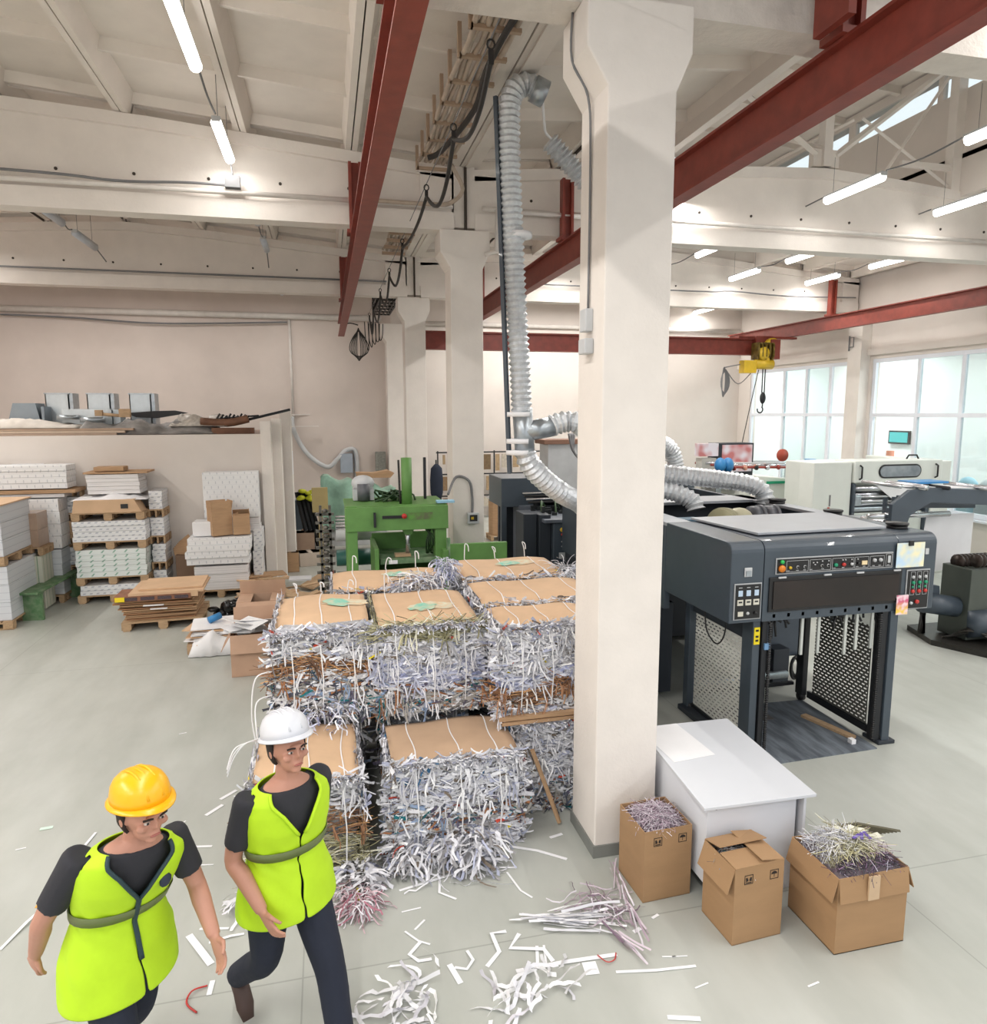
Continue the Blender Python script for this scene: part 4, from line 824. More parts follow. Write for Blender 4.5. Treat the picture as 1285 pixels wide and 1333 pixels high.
drape(-4.45, -3.2, 13.75, 14.5, 1.86, lambda x, y: .06+.04*sin(x*8), PAPER, 'paper_wrap', 'crumpled white wrapping paper over the cardboard tray', 'wrapping', 14, 6)
load('white sheet block high on the middle stack', -4.22, -3.35, 13.95, 14.5, 1.96, 2.32, RM4, 5); 
tag(MB().box(-4.26, -3.2, 13.92, 14.53, 2.33, 2.36).obj('plywood_sheet', CARD, loc=(-3.7, 14.2, 2.33)), 'tan board topping the middle paper stack', 'board')
tag(MB().box(-4.1, -3.6, 13.98, 14.3, 2.37, 2.45).obj('flat_carton', CARD, loc=(-3.9, 14.1, 2.37), bev=.01), 'small flat carton on the very top of middle stack', 'carton')
# column of stacks behind right of the middle one
for k, z in enumerate((0, .5, 1.0, 1.5)):
    pallet('pallet in the shaded column at right of the middle stack, level %s' % ('bottom', 'second', 'third', 'top')[k], -3.12, 14.3, z, w_=.26, d=.55); load('shaded ream block beside the middle stack, level %s' % ('bottom', 'second', 'third', 'top')[k], -3.23, -3.0, 14.05, 14.55, z+.145, z+.49, RM1, 3)
# left stacks
pallet('bottom pallet of the tall white load at left edge', -5.35, 12.9, 0, pi/2); load('lower tall white load at left picture edge', -5.75, -4.97, 12.35, 13.5, .145, 1.02, RM5, 3, .004)
pallet('upper pallet of the tall white load at left edge', -5.38, 12.9, 1.03, pi/2); load('upper tall white load at left picture edge', -5.78, -5.0, 12.35, 13.5, 1.175, 1.98, RM5, 3, .004, cap=CARDL)
pallet('pallet under the film wrapped cartons behind the white load', -5.17, 13.65, .98, w_=.7, d=.5); load('film wrapped brown carton block on upper pallet', -5.45, -4.88, 13.42, 13.9, 1.125, 1.72, FILM, 2, .004)
load('green striped tall load under the film wrapped cartons', -5.5, -4.86, 13.42, 13.9, .03, .97, RM6, 1, 0)
load('large white dotted bale like load behind the brown cartons', -5.5, -4.7, 13.95, 14.4, 1.0, 1.9, RM3, 4, .006); load('grey wrapped load below the dotted one', -5.45, -4.74, 13.95, 14.4, .15, .98, RM5, 3, .01, lean=.005)
pallet('pallet under the grey wrapped load near the bench', -5.1, 14.15, 0, w_=.75, d=.5)
load('wide white ream stack at the top left', -6.6, -4.55, 14.0, 14.5, 2.08, 2.5, RM3, 4, .008); tag(MB().box(-6.6, -4.42, 13.96, 14.56, 2.0, 2.06).obj('plywood_sheet', CARD, loc=(-5.3, 14.2, 2)), 'thin board under the wide white ream stack', 'board')
load('flat white sheets under the wide ream stack board', -6.5, -4.6, 14.0, 14.5, 1.92, 1.99, RM4, 1)
g = MB(); g.box(-4.32, -4.02+.0, 14.2, 14.55, 0, 2.3)
for k, z in enumerate((.2, .7, 1.2, 1.65)):
    pallet('pallet edge in the narrow column left of the middle stack, level %s' % ('bottom', 'second', 'third', 'top')[k], -4.6, 14.48, z+.24, w_=.3, d=.18); load('tan board pile in the narrow column, level %s' % ('bottom', 'second', 'third', 'top')[k], -4.74, -4.48, 14.4, 14.56, z-.1 if k else .0, z+.23, CARDL if k % 2 == 0 else RM1, 4, .012)
# green bench
_bo = (.12, 0)
b = thing('wooden_bench', 'worn green wooden bench standing before the left paper stacks', 'bench', (-4.8, 13.7, 0)); a_ = math.atan2(1.6, .12)
g = MB(); g.M = Matrix.Translation((-4.78, 13.6, 0)) @ Matrix.Rotation(a_, 4, 'Z'); g.box(-.92, .92, -.15, .15, .46, .5); g.obj('seat', GREEND, b, bev=.004)
for s_ in (-.78, .72):
    g = MB(); g.M = Matrix.Translation((-4.78, 13.6, 0)) @ Matrix.Rotation(a_, 4, 'Z'); g.box(s_-.03, s_+.03, -.16, .16, 0, .46); g.obj('leg', GREEND, b)
g = MB(); g.M = Matrix.Translation((-4.78, 13.6, 0)) @ Matrix.Rotation(a_, 4, 'Z'); g.tube([(-.72, 0, .1), (-.35, 0, .46)], .025, 4, smooth=False); g.obj('brace', GREEND, b)
# pallet with cardboard sheets
pallet('pallet carrying flat cardboard sheets in the aisle', -2.66, 12.3, 0, .06, d=1.05)
cs = thing('cardboard_pile', 'pile of flat cardboard blanks on the aisle pallet', 'cardboard pile', (-2.66, 12.3, .145))
for i in range(11):
    a_ = rnd.uniform(-.06, .06); x = -2.68+rnd.uniform(-.05, .05)+(.0 if i < 8 else -.06); y = 12.3+rnd.uniform(-.03, .03); z = .147+.029*i; g = MB(); g.M = rotbox(x, y, a_+.04)
    g.box(x-.5-.012*i, x+.52+.004*i, y-.42, y+.42, z, z+.014+.006*(i % 2)); g.obj('cardboard_blank', CARD if i % 3 else mat('brown_cardboard', (166, 124, 90), .8, vary=.08), cs)
fb = thing('flat_box', 'long shallow printed carton with yellow label on the cardboard pile', 'carton', (-2.75, 12.1, .475)); g = MB(); g.M = rotbox(-2.75, 12.1, .02); g.box(-3.32, -2.2, 11.78, 12.3, .475, .56); g.obj('base', mat('printed_carton', (150, 104, 80), .8, vary=.15, scale=14), fb)
for k in range(4): MB().box(-3.18+.25*k, -2.98+.25*k, 11.765, 11.78, .49, .54).obj('printed_panel', mat('dark_print', (92, 78, 84), .8, vary=.3, scale=60), fb)
MB().box(-3.3, -3.16, 11.755, 11.775, .48, .55).obj('yellow_label', mat('yellow_label', (240, 215, 30), .6), fb)
g = MB(); g.M = rotbox(-2.6, 12.2, .03); g.box(-3.12, -2.02, 11.8, 12.75, .57, .595); g.box(-3.0, -2.05, 11.95, 12.75, .6, .625); g.box(-3.12, -2.1, 11.79, 11.81, .50, .6); tag(g.obj('flattened_carton', CARDL, loc=(-2.6, 12.2, .57)), 'big tan cardboard lid on top of the pile', 'cardboard')
g = MB(); g.box(-2.9, -2.6, 11.76, 11.8, .39, .405); g.box(-2.8, -2.55, 11.76, 11.8, .33, .345); tag(g.obj('paper_sheet', PAPER, loc=(-2.7, 11.8, .33)), 'white paper slips tucked in the cardboard pile', 'paper')
# white ream stack right of it with two open cartons
pallet('pallet under the crinkled white ream stack', -2.0, 14.0, 0, w_=1.1); load('lower grey wrapped part of the white ream stack', -2.44, -1.5, 13.62, 14.4, .145, .6, RM4, 3, .01); load('upper crinkled part of the white ream stack', -2.55, -1.45, 13.55, 14.4, .64, 1.14, RM3, 4, .03)
tag(MB().box(-2.45, -2.1, 13.7, 14.1, 1.15, 1.42).obj('paper_pack', PAPER, loc=(-2.3, 13.9, 1.15), bev=.02), 'white paper pack left of the open cartons', 'paper pack')
load('tall white wrapped package leaning at the partition', -2.3, -1.3, 14.15, 14.5, 1.42, 2.3, RM3, 1, 0, cat='package', nm='wrapped_package'); load('base packages carrying the tall wrapped one', -1.42, -1.26, 13.9, 14.5, .0, 1.2, RM1, 3); load('block below the tall wrapped package', -2.1, -1.3, 14.16, 14.5, 1.15, 1.41, RM4, 2)
g = MB()
for k in range(5): g.tube([(-2.9+.03*k, 14.3, .75+.03*k), (-2.56, 14.1, .85+.05*k)], .012, 4, smooth=False, flat=9)
tag(g.obj('cardboard_scraps', CARD, loc=(-2.7, 14.2, .7)), 'cardboard scraps jutting left of the white ream stack', 'cardboard')
tag(MB().box(-2.85, -2.5, 14.1, 14.5, 0, .74).obj('scrap_bin', mat('brown_bin', (120, 96, 78), .8), loc=(-2.7, 14.3, 0)), 'brown bin behind the cardboard pile', 'bin')
def carton(x, y, w_, d, h, rz, label, z=0, flaps=(0, 0, 0, 0), fl=None, m_=None, marks=False, dirt=False):
    """flaps: opening angle of front, back, left, right flap in degrees from closed (0) to hanging outside (260); None = missing"""
    m_ = m_ or CARD; fl = fl or d/2; o = thing('cardboard_box', label, 'box', (x, y, z)); T_ = Matrix.Translation((x, y, z)) @ Matrix.Rotation(rz, 4, 'Z'); t_ = .006
    g = MB(); g.M = T_; g.box(-w_/2, w_/2, -d/2, -d/2+t_, 0, h); g.box(-w_/2, w_/2, d/2-t_, d/2, 0, h); g.box(-w_/2, -w_/2+t_, -d/2+t_, d/2-t_, 0, h); g.box(w_/2-t_, w_/2, -d/2+t_, d/2-t_, 0, h); g.box(-w_/2, w_/2, -d/2, d/2, 0, t_); g.obj('wall_panels', m_, o)
    for i, a in enumerate(flaps):
        if a is None: continue
        hw = (w_ if i < 2 else d)/2-.004; an = R(a); off = (d if i < 2 else w_)/2
        L_ = fl; g = MB()
        R_ = Matrix.Rotation((0, pi, -pi/2, pi/2)[i], 4, 'Z')
        # front edge at y=-off; closed flap points +y
        g.M = T_ @ R_ @ Matrix.Translation((0, -off, h)) @ Matrix.Rotation(an, 4, 'X'); g.box(-hw, hw, 0, L_, 0, t_); g.obj('flap', m_, o)
    if marks:
        for k, mx_ in enumerate((-w_*.22, w_*.3)):
            g = MB(); g.M = T_; y_ = -d/2-.001; zc = h*.84; s_ = .032
            for a, b, c_, e in ((-s_, s_, -s_, -s_+.004), (-s_, s_, s_-.004, s_), (-s_, -s_+.004, -s_, s_), (s_-.004, s_, -s_, s_)): g.box(mx_+a, mx_+b, y_-.001, y_, zc+c_, zc+e)
            if k == 1:   # umbrella
                g.prism([(mx_+.022*cos(q*pi/8), zc+.002+.02*sin(q*pi/8)) for q in range(9)], 'y', y_-.001, y_); g.box(mx_-.0015, mx_+.0015, y_-.001, y_, zc-.02, zc+.003)
            else:
                for q in (-1, 1): g.prism([(mx_+q*.004, zc-.008), (mx_+q*.02, zc-.014), (mx_+q*.022, zc+.012), (mx_+q*.012, zc+.016), (mx_+q*.006, zc+.004)], 'y', y_-.001, y_)
                g.box(mx_-.02, mx_+.02, y_-.001, y_, zc-.024, zc-.018)
            g.obj('printed_symbol', mat('black_print', (40, 32, 28), .8), o)
    return o
carton(-1.98, 13.8, .36, .3, .5, .45, 'open carton with raised flaps on the white ream stack', 1.16, (80, 100, 90, 100), .14, CARD)
carton(-1.6, 13.82, .3, .26, .36, .1, 'smaller carton right of the open one on the white ream stack', 1.16, (10, 60, 20, 80), .1, CARD)
# heap before the bales: carton with paper, sheets, bag
carton(-1.02, 9.55, .56, .5, .56, .02, 'open carton full of white sheets at left of the bales', 0, (255, 95, 240, 100), .24, mat('pinkish_cardboard', (190, 156, 132), .8, vary=.05))
g = MB()
for k in range(9):
    g.M = Matrix.Translation((-1.1+rnd.uniform(-.15, .2), 9.5+rnd.uniform(-.12, .15), .55+.02*k)) @ Matrix.Rotation(rnd.uniform(-1, 1), 4, 'Z') @ Matrix.Rotation(rnd.uniform(-.5, .5), 4, 'X'); g.box(-.2, .2, -.14, .14, 0, .004)
g.M = None; tag(g.obj('paper_sheets', PAPER, loc=(-1.05, 9.5, .5), kind='stuff'), 'loose white sheets sticking out of the open carton', 'paper')
carton(-1.0, 10.6, .66, .5, .72, 0, 'carton behind the sheet filled one with its rear flap up', 0, (200, 85, 0, 0), .2, mat('pinkish_cardboard', (190, 156, 132), .8))
pallet('low pallet under the crumpled sheets left of the open carton', -1.65, 10.7, 0, .1, w_=.8, d=.7)
sp = thing('sheet_pile', 'pile of white sheets and cardboard on the low pallet', 'paper pile', (-1.65, 10.7, .145))
for i in range(8):
    g = MB(); g.M = Matrix.Translation((-1.62+rnd.uniform(-.06, .06), 10.65, .15+.03*i)) @ Matrix.Rotation(rnd.uniform(-.3, .3), 4, 'Z'); g.box(-.36, .36, -.3, .3, 0, .014); g.obj('sheet', PAPER if i % 3 else CARDL, sp)
drape(-2.0, -1.2, 10.2, 10.6, .0, lambda x, y: .26+.06*sin(x*14), PAPER, 'crumpled_sheet', 'crumpled white paper sheet draped at front of the pile', 'paper', 14, 7)
tag(MB().tube([(-1.75, 10.6, .42), (-1.6, 10.7, .46)], .05, 10).obj('blue_tape_roll', BLUEP, loc=(-1.7, 10.6, .42)), 'blue tape dispenser on the pile of white sheets', 'tape')
g = MB()
for k in range(30): g.ball((-1.55+rnd.uniform(-.35, .5), 12.1+rnd.uniform(-.3, .3), .1+rnd.random()*.22), (rnd.uniform(.06, .16), .1, rnd.uniform(.04, .12)), 6, 4)
tag(g.obj('bin_bag', mat('black_film', (18, 18, 20), .25, bump=.8, bscale=14), loc=(-1.4, 12.1, .1), kind='stuff'), 'crumpled black plastic bag behind the sheet pile', 'bag')
wp = thing('wood_scrap_pile', 'heap of splintered boards and cardboard behind the bales', 'scrap pile', (-1.0, 14, 0))
for k in range(26):
    c_ = V((-.95+rnd.uniform(-.5, .75), 13.2+rnd.uniform(-.9, .9), .04+.3*rnd.random())); a_ = rnd.uniform(-.9, .9); l_ = rnd.uniform(.2, .5); g = MB(); g.M = Matrix.Translation(c_) @ Matrix.Rotation(a_, 4, 'Z') @ Matrix.Rotation(rnd.uniform(-.3, .3), 4, 'Y'); w2 = rnd.choice((.05, .08, .2)); g.box(-l_, l_, -w2, w2, 0, .02); g.obj('board', (WOOD, CARD, CARDL)[k % 3], wp)
tag(MB().box(-.75, -.35, 13.1, 13.4, .35, .38).obj('foil_sheet', mat('pale_film_sheet', (206, 208, 212), .3), loc=(-.5, 13.2, .35)), 'pale film sheet lying on the scrap heap', 'sheet')
carton(-.85, 15.6, .36, .3, .42, .1, 'small brown carton at the foot of the partition end', 0, (0, 0, 0, 0)); carton(-.55, 17.0, .42, .4, .62, 0, 'film wrapped carton beside the post', 0, (0, 0, 0, 0), m_=FILM)
carton(-.45, 16.2, .5, .4, .3, .2, 'pale low carton beside the small brown one', 0, (0, 0, 0, 0), m_=mat('beige_box', (196, 182, 168), .7))
g = thing('profile_bundle', 'bundle of long black profiles with yellow ties leaning at the white post', 'profiles', (-.7, 17, 0))
for k in range(4): MB().tube([(-.7+.1*k+.28, 17+.05*k, 0), (-.72+.09*k, 17.2, 1.55)], .045, 4, smooth=False).obj('profile', BLACK, g)
q = MB()
for k in range(10): q.ball((-.75+rnd.uniform(0, .42), 17.1, 1.42+rnd.uniform(-.06, .22)), (.09, .05, .05), 6, 4)
q.obj('yellow_tie', mat('yellow_green_foil', (206, 210, 50), .5), g, kind='stuff')
g = thing('grey_cabinet', 'low dark grey cabinet standing by the left back wall', 'cabinet', (-.65, 21.4, 0)); MB().box(-.98, -.36, 21.2, 21.7, 0, .88).obj('body', SLATE, g, bev=.01); MB().box(-1.0, -.34, 21.15, 21.72, .88, .91).obj('top', GRLID, g)
tag(MB().box(-.75, -.4, 21.3, 21.6, .915, 1.0).obj('paper_pile', PAPER, loc=(-.6, 21.4, .915)), 'small paper pile on the low grey cabinet', 'paper')
pallet('pallet with brown rags on the floor before the grey cabinet', -.35, 19.3, 0, .1, w_=.9)
drape(-.8, .1, 18.9, 19.6, .15, lambda x, y: .12+.08*sin(x*9+y*5), mat('brown_rags', (128, 104, 84), .9, vary=.2), 'brown_rags', 'heap of brown rags on the floor pallet', 'rags', 12, 7)
# ================================================================ green press, covered machine, rack
g = thing('baling_press', 'green hydraulic baling press behind the bales', 'press', (.9, 10, 0))
B = lambda n_, *a, m_=GREEN, bev=.008: MB().box(*a).obj(n_, m_, g, bev=bev)
B('leg', .24, .38, 9.7, 9.95, 0, 2.14); B('leg', 1.46, 1.62, 9.7, 9.95, 0, 2.12); B('leg', .24, .38, 10.6, 10.75, 0, 2.1); B('leg', 1.46, 1.62, 10.6, 10.75, 0, 2.1)
B('crosshead', .22, 1.64, 9.66, 10.0, 1.79, 2.12); B('top_plate', .22, 1.64, 9.75, 10.75, 2.1, 2.13)
q = MB(); q.tube([(1.09, 9.9, 2.1), (1.09, 9.9, 2.78)], .075, 16); q.obj('cylinder', GREEN, g); q = MB(); q.tube([(.98, 9.9, 2.75), (.99, 9.9, 2.3), (1.0, 9.9, 2.1)], .015, 6); q.obj('hydraulic_hose', DARKC, g)
q = MB(); q.tube([(1.09, 9.9, 1.8), (1.09, 9.9, 1.42)], .035, 12); q.obj('piston_rod', CHROME, g); q = MB(); q.prism([(1.0, 1.79), (1.18, 1.79), (1.14, 1.7), (1.04, 1.7)], 'y', 9.8, 10); q.obj('rod_guide', GREEN, g)
B('platen', .68, 1.52, 9.72, 10.5, 1.3, 1.38, m_=GREEND); B('chamber_side', .6, .66, 9.6, 10.6, 0, 1.55); B('chamber_side', 1.54, 1.62, 9.55, 10.6, 0, 1.5); B('chamber_back', .62, 1.6, 10.5, 10.56, .6, 1.62); B('chamber_front', .66, 1.54, 9.75, 9.8, .4, 1.1, m_=BLACK)
B('door_panel', 1.62, 2.48, 9.6, 9.66, .3, 1.57); q = MB(); q.tube([(1.63, 9.62, .3), (1.63, 9.62, 1.66)], .03, 8); q.obj('hinge_pin', GREEND, g)
q = MB(); q.box(.72, 1.0, 9.64, 9.662, 1.96, 2.0); q.obj('slot', BLACK, g); q = MB(); q.tube([(1.02, 9.62, 1.99), (1.02, 9.66, 1.99)], .035, 12); q.obj('stop_button', REDP, g); B('handle', .6, .63, 9.6, 9.66, 1.85, 2.05, m_=BLKM, bev=0)
B('name_mark', 1.08, 1.42, 9.654, 9.662, 1.93, 2.03, m_=mat('smudged_dark_mark', (92, 100, 70), .7, c2=(92, 148, 62), scale=10), bev=0); B('label_plate', .8, .92, 9.7, 9.72, 1.31, 1.36, m_=PAPER, bev=0)
B('roller', .38, .6, 10.9, 11.0, .3, .35, m_=GREEND)
q = MB()
for k in range(16): q.tube(spline([(.65+rnd.random()*.6, 10.1+rnd.random()*.4, 2.14), (.65+rnd.random()*.6, 10.2, 2.22+rnd.random()*.08), (.65+rnd.random()*.6, 10.1+rnd.random()*.4, 2.14)], 3), .015, 5)
for k in range(9): q.tube(spline([(1.28+rnd.random()*.2, 9.85, 1.78), (1.3+rnd.random()*.2, 9.8, 1.5+rnd.random()*.15), (1.35+rnd.random()*.15, 9.9, 1.4)], 3), .01, 5)
q.obj('hose_loom', mat('dark_green_hose', (50, 80, 44), .5, vary=.3), g, kind='stuff')
q = MB(); q.box(.36, .66, 10.35, 10.65, 2.14, 2.3); q.ball((.51, 10.5, 2.38), (.17, .15, .12), 14, 8); q.obj('motor_cowl', PALE, g); q = MB(); q.tube([(.51, 10.34, 2.14), (.51, 10.34, 2.38)], .09, 12); q.obj('motor', mat('motor_grey', (90, 92, 98), .4), g)
B('bar', 1.4, 1.44, 10.4, 10.45, 2.13, 2.75, m_=BLKM)
tag(MB().box(1.5, 1.75, 9.75, 9.9, 2.14, 2.17).obj('blue_cloth', mat('light_blue_cloth', (150, 196, 220), .8), loc=(1.6, 9.8, 2.14)), 'light blue cloth lying on right end of the green press', 'cloth')
tag(MB().box(.9, 1.12, 9.8, 9.95, 1.385, 1.42).obj('wood_piece', WOOD, loc=(1, 9.9, 1.38)), 'piece of wood lying on the press platen', 'wood')
# side frame with belts left of the press
g = thing('roller_frame', 'steel roller frame with teal rollers left of the green press', 'machine', (.0, 11.3, 0))
q = MB()
for x in (-.12, .02): 
    q.box(x-.02, x+.02, 11.0, 11.04, 0, 2.0)
for z in [.15+.13*k for k in range(14)]: q.box(-.2, .08, 11.0, 11.05, z, z+.04); q.ball((-.05, 10.98, z+.08), (.05, .04, .035), 6, 4)
q.obj('rung_frame', mat('grimy_steel', (120, 116, 110), .5, .3, vary=.3, scale=12), g, kind='stuff')
for z, m_ in ((1.55, PALE), (1.15, mat('teal_roller', (44, 96, 88), .4)), (.8, mat('teal_roller', (44, 96, 88), .4))):
    q = MB(); q.tube([(.1, 11.1, z), (.7, 11.1, z)], .13, 14); q.obj('roller', m_, g)
for k in range(5):
    q = MB(); q.tube([(.1, 11.0, 1.62+.05*k), (.68, 11.0, 1.62+.05*k)], .02, 6); q.obj('rod', CHROME, g)
g = thing('control_pedestal', 'tan control pedestal on a bent pipe before the green tarp', 'control box', (-.15, 14, 0)); MB().box(-.3, 0, 13.9, 14.0, 1.5, 1.98).obj('panel', mat('khaki_box', (160, 144, 96), .5), g, bev=.01); MB().tube(spline([(-.15, 14, 1.5), (-.15, 14, .5), (-.05, 14, .25), (.2, 14, .22)], 5), .04, 8).obj('pipe', mat('khaki_box', (160, 144, 96), .5), g)
# covered machine
tm = thing('covered_machine', 'machine covered by a pale green tarpaulin at the left back wall', 'machine', (.7, 17.5, 0)); MB().box(0, 1.4, 17.2, 18.0, .2, 1.0).obj('machine_body', PALE, tm, bev=.02)
vs = []; n, k = 22, 14
for j in range(k+1):
    for i in range(n+1):
        u = i/n; v = j/k; x = -.15+1.75*u; prof = 1.9-.35*u+.06*sin(u*20)
        if v < .55: y = 17.0+.12*sin(u*14)*(1-v)+.1*v; z = .55+.25*u+(prof-.55-.25*u)*v/.55
        else: y = 17.05+(v-.55)/.45*1.2; z = prof-.1*(v-.55)
        vs.append((x+rnd.uniform(-.02, .02), y+rnd.uniform(-.03, .03), z+rnd.uniform(-.01, .01)))
q = MB(); q.add(vs, [(j*(n+1)+i, j*(n+1)+i+1, (j+1)*(n+1)+i+1, (j+1)*(n+1)+i) for j in range(k) for i in range(n)], True); q.obj('green_tarpaulin', mat('pale_green_tarp', (150, 190, 170), .5, vary=.12, scale=5, bump=.5, bscale=7), tm, solid=.01)
q = MB(); q.prism([(.7, 1.86), (1.5, 1.84), (1.6, 1.95), (1.45, 2.02), (1.1, 1.96), (.68, 1.98)], 'y', 17.2, 17.6); tag(q.obj('flattened_carton', CARD, loc=(1.1, 17.4, 1.9)), 'flattened brown carton on the green tarpaulin', 'cardboard')
# wall side rack with hanging cutting dies
rk = thing('die_rack', 'long steel rack of brown cutting dies along the back wall', 'rack', (5, 22.2, 0))
for z in (2.15, 1.45, .75): MB().tube([(3.4, 22.2, z), (7.2, 22.2, z)], .025, 6).obj('rail', BLKM, rk)
for x in (3.45, 5.3, 7.1): MB().box(x-.02, x+.02, 22.18, 22.22, 0, 2.2).obj('upright', BLKM, rk)
for z in (2.1, 1.4, .7):
    x = 3.6
    while x < 7.0:
        w2 = rnd.uniform(.04, .3); hh = rnd.uniform(.25, .6); c_ = rnd.choice(((150, 122, 90), (120, 98, 70), (176, 150, 116), (90, 74, 56), (196, 186, 170)))
        MB().box(x, x+w2, 22.13, 22.17, z-hh, z-.02).obj('cutting_die', mat('die_%d' % c_[0], c_, .7, vary=.15, scale=14), rk); x += w2+rnd.uniform(.02, .22)
g = thing('wardrobe', 'grey metal locker between the far pillars', 'locker', (2.9, 21.9, 0)); MB().box(2.6, 3.05, 21.7, 22.3, 0, 2.05).obj('body', mat('locker_grey', (190, 192, 190), .5), g, bev=.01); MB().box(2.63, 2.8, 21.685, 21.7, .1, 1.95).obj('door', mat('locker_dark_grey', (150, 154, 152), .5), g)  # locker door in a darker grey than the body
q = MB(); q.loft([[(3.22+r_*cos(a), 21.0+.5*r_*sin(a), z) for a in [j*pi/6 for j in range(12)]] for z, r_ in ((.75, .12), (1.0, .19), (1.4, .2), (1.75, .17), (1.88, .05))]); tag(q.obj('work_coat', mat('navy_cloth', (34, 42, 58), .9, bump=.4, bscale=9), loc=(3.2, 21, .75)), 'dark navy coat hanging beside the die rack', 'coat')
q = MB(); q.box(3.2, 3.24, 21.05, 21.09, 0, 2.0); tag(q.obj('coat_stand', BLKM, loc=(3.2, 21.1, 0)), 'thin stand holding the navy coat', 'stand')
pallet('pallet under the round brown container', 4.55, 18.3, 0, w_=.7, d=.6); q = MB(); q.tube([(4.55, 18.3, .15), (4.55, 18.3, 1.1)], .34, 10, smooth=False); tag(q.obj('fibre_drum', CARD, loc=(4.55, 18.3, .15)), 'brown octagonal container on a pallet beyond second pillar', 'drum')
drape(4.2, 4.9, 18.0, 18.65, 1.11, lambda x, y: .12, PAPER, 'plastic_liner', 'white liner on the brown octagonal container', 'liner', 8, 6)
# switch on the second pillar
q = thing('isolator_switch', 'grey switch with yellow knob low on the second pillar', 'switch', (2.2, 10.7, 1.55)); MB().box(2.12, 2.3, 10.66, 10.75, 1.68, 1.85).obj('housing', PALE, q, bev=.006); MB().box(2.15, 2.27, 10.65, 10.66, 1.72, 1.82).obj('faceplate', BLACK, q); MB().box(2.17, 2.21, 10.64, 10.65, 1.75, 1.79).obj('knob', YEL, q)
pipe(spline([(1.75, 10.3, 2.2), (1.95, 10.7, 2.42), (2.15, 10.7, 2.35), (2.2, 10.72, 2.1), (2.2, 10.72, 1.85)], 5), .02, GREYC, 'grey hose arching to the switch on the second pillar', 'hose', 'cable')
# ================================================================ printing press in the middle, left of the big pillar
g = thing('press_feeder', 'dark slate tower unit of the press at left of the big pillar', 'machine', (3.6, 12.5, 0))
B = lambda n_, *a, m_=SLATE, bev=.012: MB().box(*a).obj(n_, m_, g, bev=bev)
B('arm_head', 3.02, 4.1, 12.1, 13.1, 1.72, 2.24); B('leg', 3.02, 3.12, 12.1, 12.2, 0, 1.75); B('column', 3.34, 3.62, 12.05, 12.5, 0, 1.75, m_=mat('mid_slate', (96, 102, 112), .45)); B('inner_panel', 3.12, 3.9, 12.7, 12.8, 0, 1.72, m_=SLATD); B('side_body', 3.6, 4.15, 12.1, 13.1, .1, 1.9, m_=SLATD)
q = MB(); q.box(3.55, 3.7, 12.3, 12.4, 2.2, 2.5); q.obj('grip', BLACK, g)
g = thing('coating_unit', 'slate blue coating unit with round yellow stop button left of the big pillar', 'machine', (3.9, 11, 0))
B('door', 3.12, 3.35, 11.0, 11.5, .1, 1.75, m_=SLATD); B('door', 3.36, 3.56, 10.9, 11.4, .1, 1.74, m_=SLATD); B('body', 3.57, 5.9, 10.8, 12.05, .1, 1.62); B('top_cover', 3.4, 5.9, 10.75, 12.0, 1.62, 1.68, m_=mat('mid_slate', (96, 102, 112), .45)); B('window_frame', 3.98, 4.7, 10.775, 10.8, .75, 1.58, m_=BLACK, bev=0); B('window', 4.02, 4.66, 10.765, 10.775, .8, 1.52, m_=mat('dark_glass', (50, 34, 34), .1, coat=.5), bev=0); B('step_cover', 4.0, 4.6, 10.3, 10.75, .1, .72, m_=mat('pale_teal_cover', (150, 170, 168), .3))
B('rim', 4.6, 5.8, 11.5, 11.6, 1.66, 2.05, m_=SLATD)
for z, m_ in ((1.5, YEL), (1.42, REDP)): q = MB(); q.tube([(3.72, 10.77, z), (3.72, 10.8, z)], .04 if z > 1.45 else .02, 12); q.obj('stop_button', m_, g)
for z in (1.3, 1.22): q = MB(); q.tube([(3.72, 10.78, z), (3.72, 10.8, z)], .014, 8); q.obj('button', PALE, g)
B('display', 3.67, 3.77, 10.785, 10.8, 1.02, 1.12, m_=PALE, bev=0)
for k in range(7):
    x = 3.5+.25*k; q = MB(); q.tube(spline([(x, 11.2, 1.68), (x+.05, 11.4, 1.9), (x+.2, 11.6, 1.72)], 3), .018, 6); q.obj('air_hose', mat('dark_green_hose', (50, 80, 44), .5), g)
for k in range(4): q = MB(); q.tube([(3.4, 11.7+.12*k, 1.85+.04*k), (5.2, 11.7+.12*k, 1.85+.04*k)], .022, 6); q.obj('feed_rod', (BLACK, CHROME)[k % 2], g)
q = MB()
for k in range(60): a, b = rnd.uniform(3.4, 5.4), rnd.uniform(11.1, 12.1); q.box(a, a+rnd.uniform(.03, .12), b, b+.06, 1.68, 1.72+rnd.random()*.14)
q.obj('fittings', mat('dark_fittings', (44, 48, 48), .4, .3, vary=.3, scale=20), g, kind='stuff')
for k in range(3): q = MB(); q.tube(spline([(4.6+.05*k, 13, 3.0), (4.7, 12.9, 2.6), (5.1, 12.6, 2.3), (5.8, 12.6, 2.3)], 5), .03, 6); q.obj('thick_cable', GREYC, g)
g = thing('tall_cabinet_unit', 'tan framed pale cabinet behind the coating unit', 'cabinet', (4.9, 14, 0)); MB().box(4.5, 5.35, 14, 14.6, 0, 2.75).obj('body', PALE, g); MB().box(4.4, 5.4, 13.95, 14.65, 2.75, 2.84).obj('top_board', mat('brown_board', (130, 96, 78), .7), g); MB().box(5.3, 5.42, 13.9, 14, 0, 2.78).obj('side_board', mat('brown_board', (130, 96, 78), .7), g)
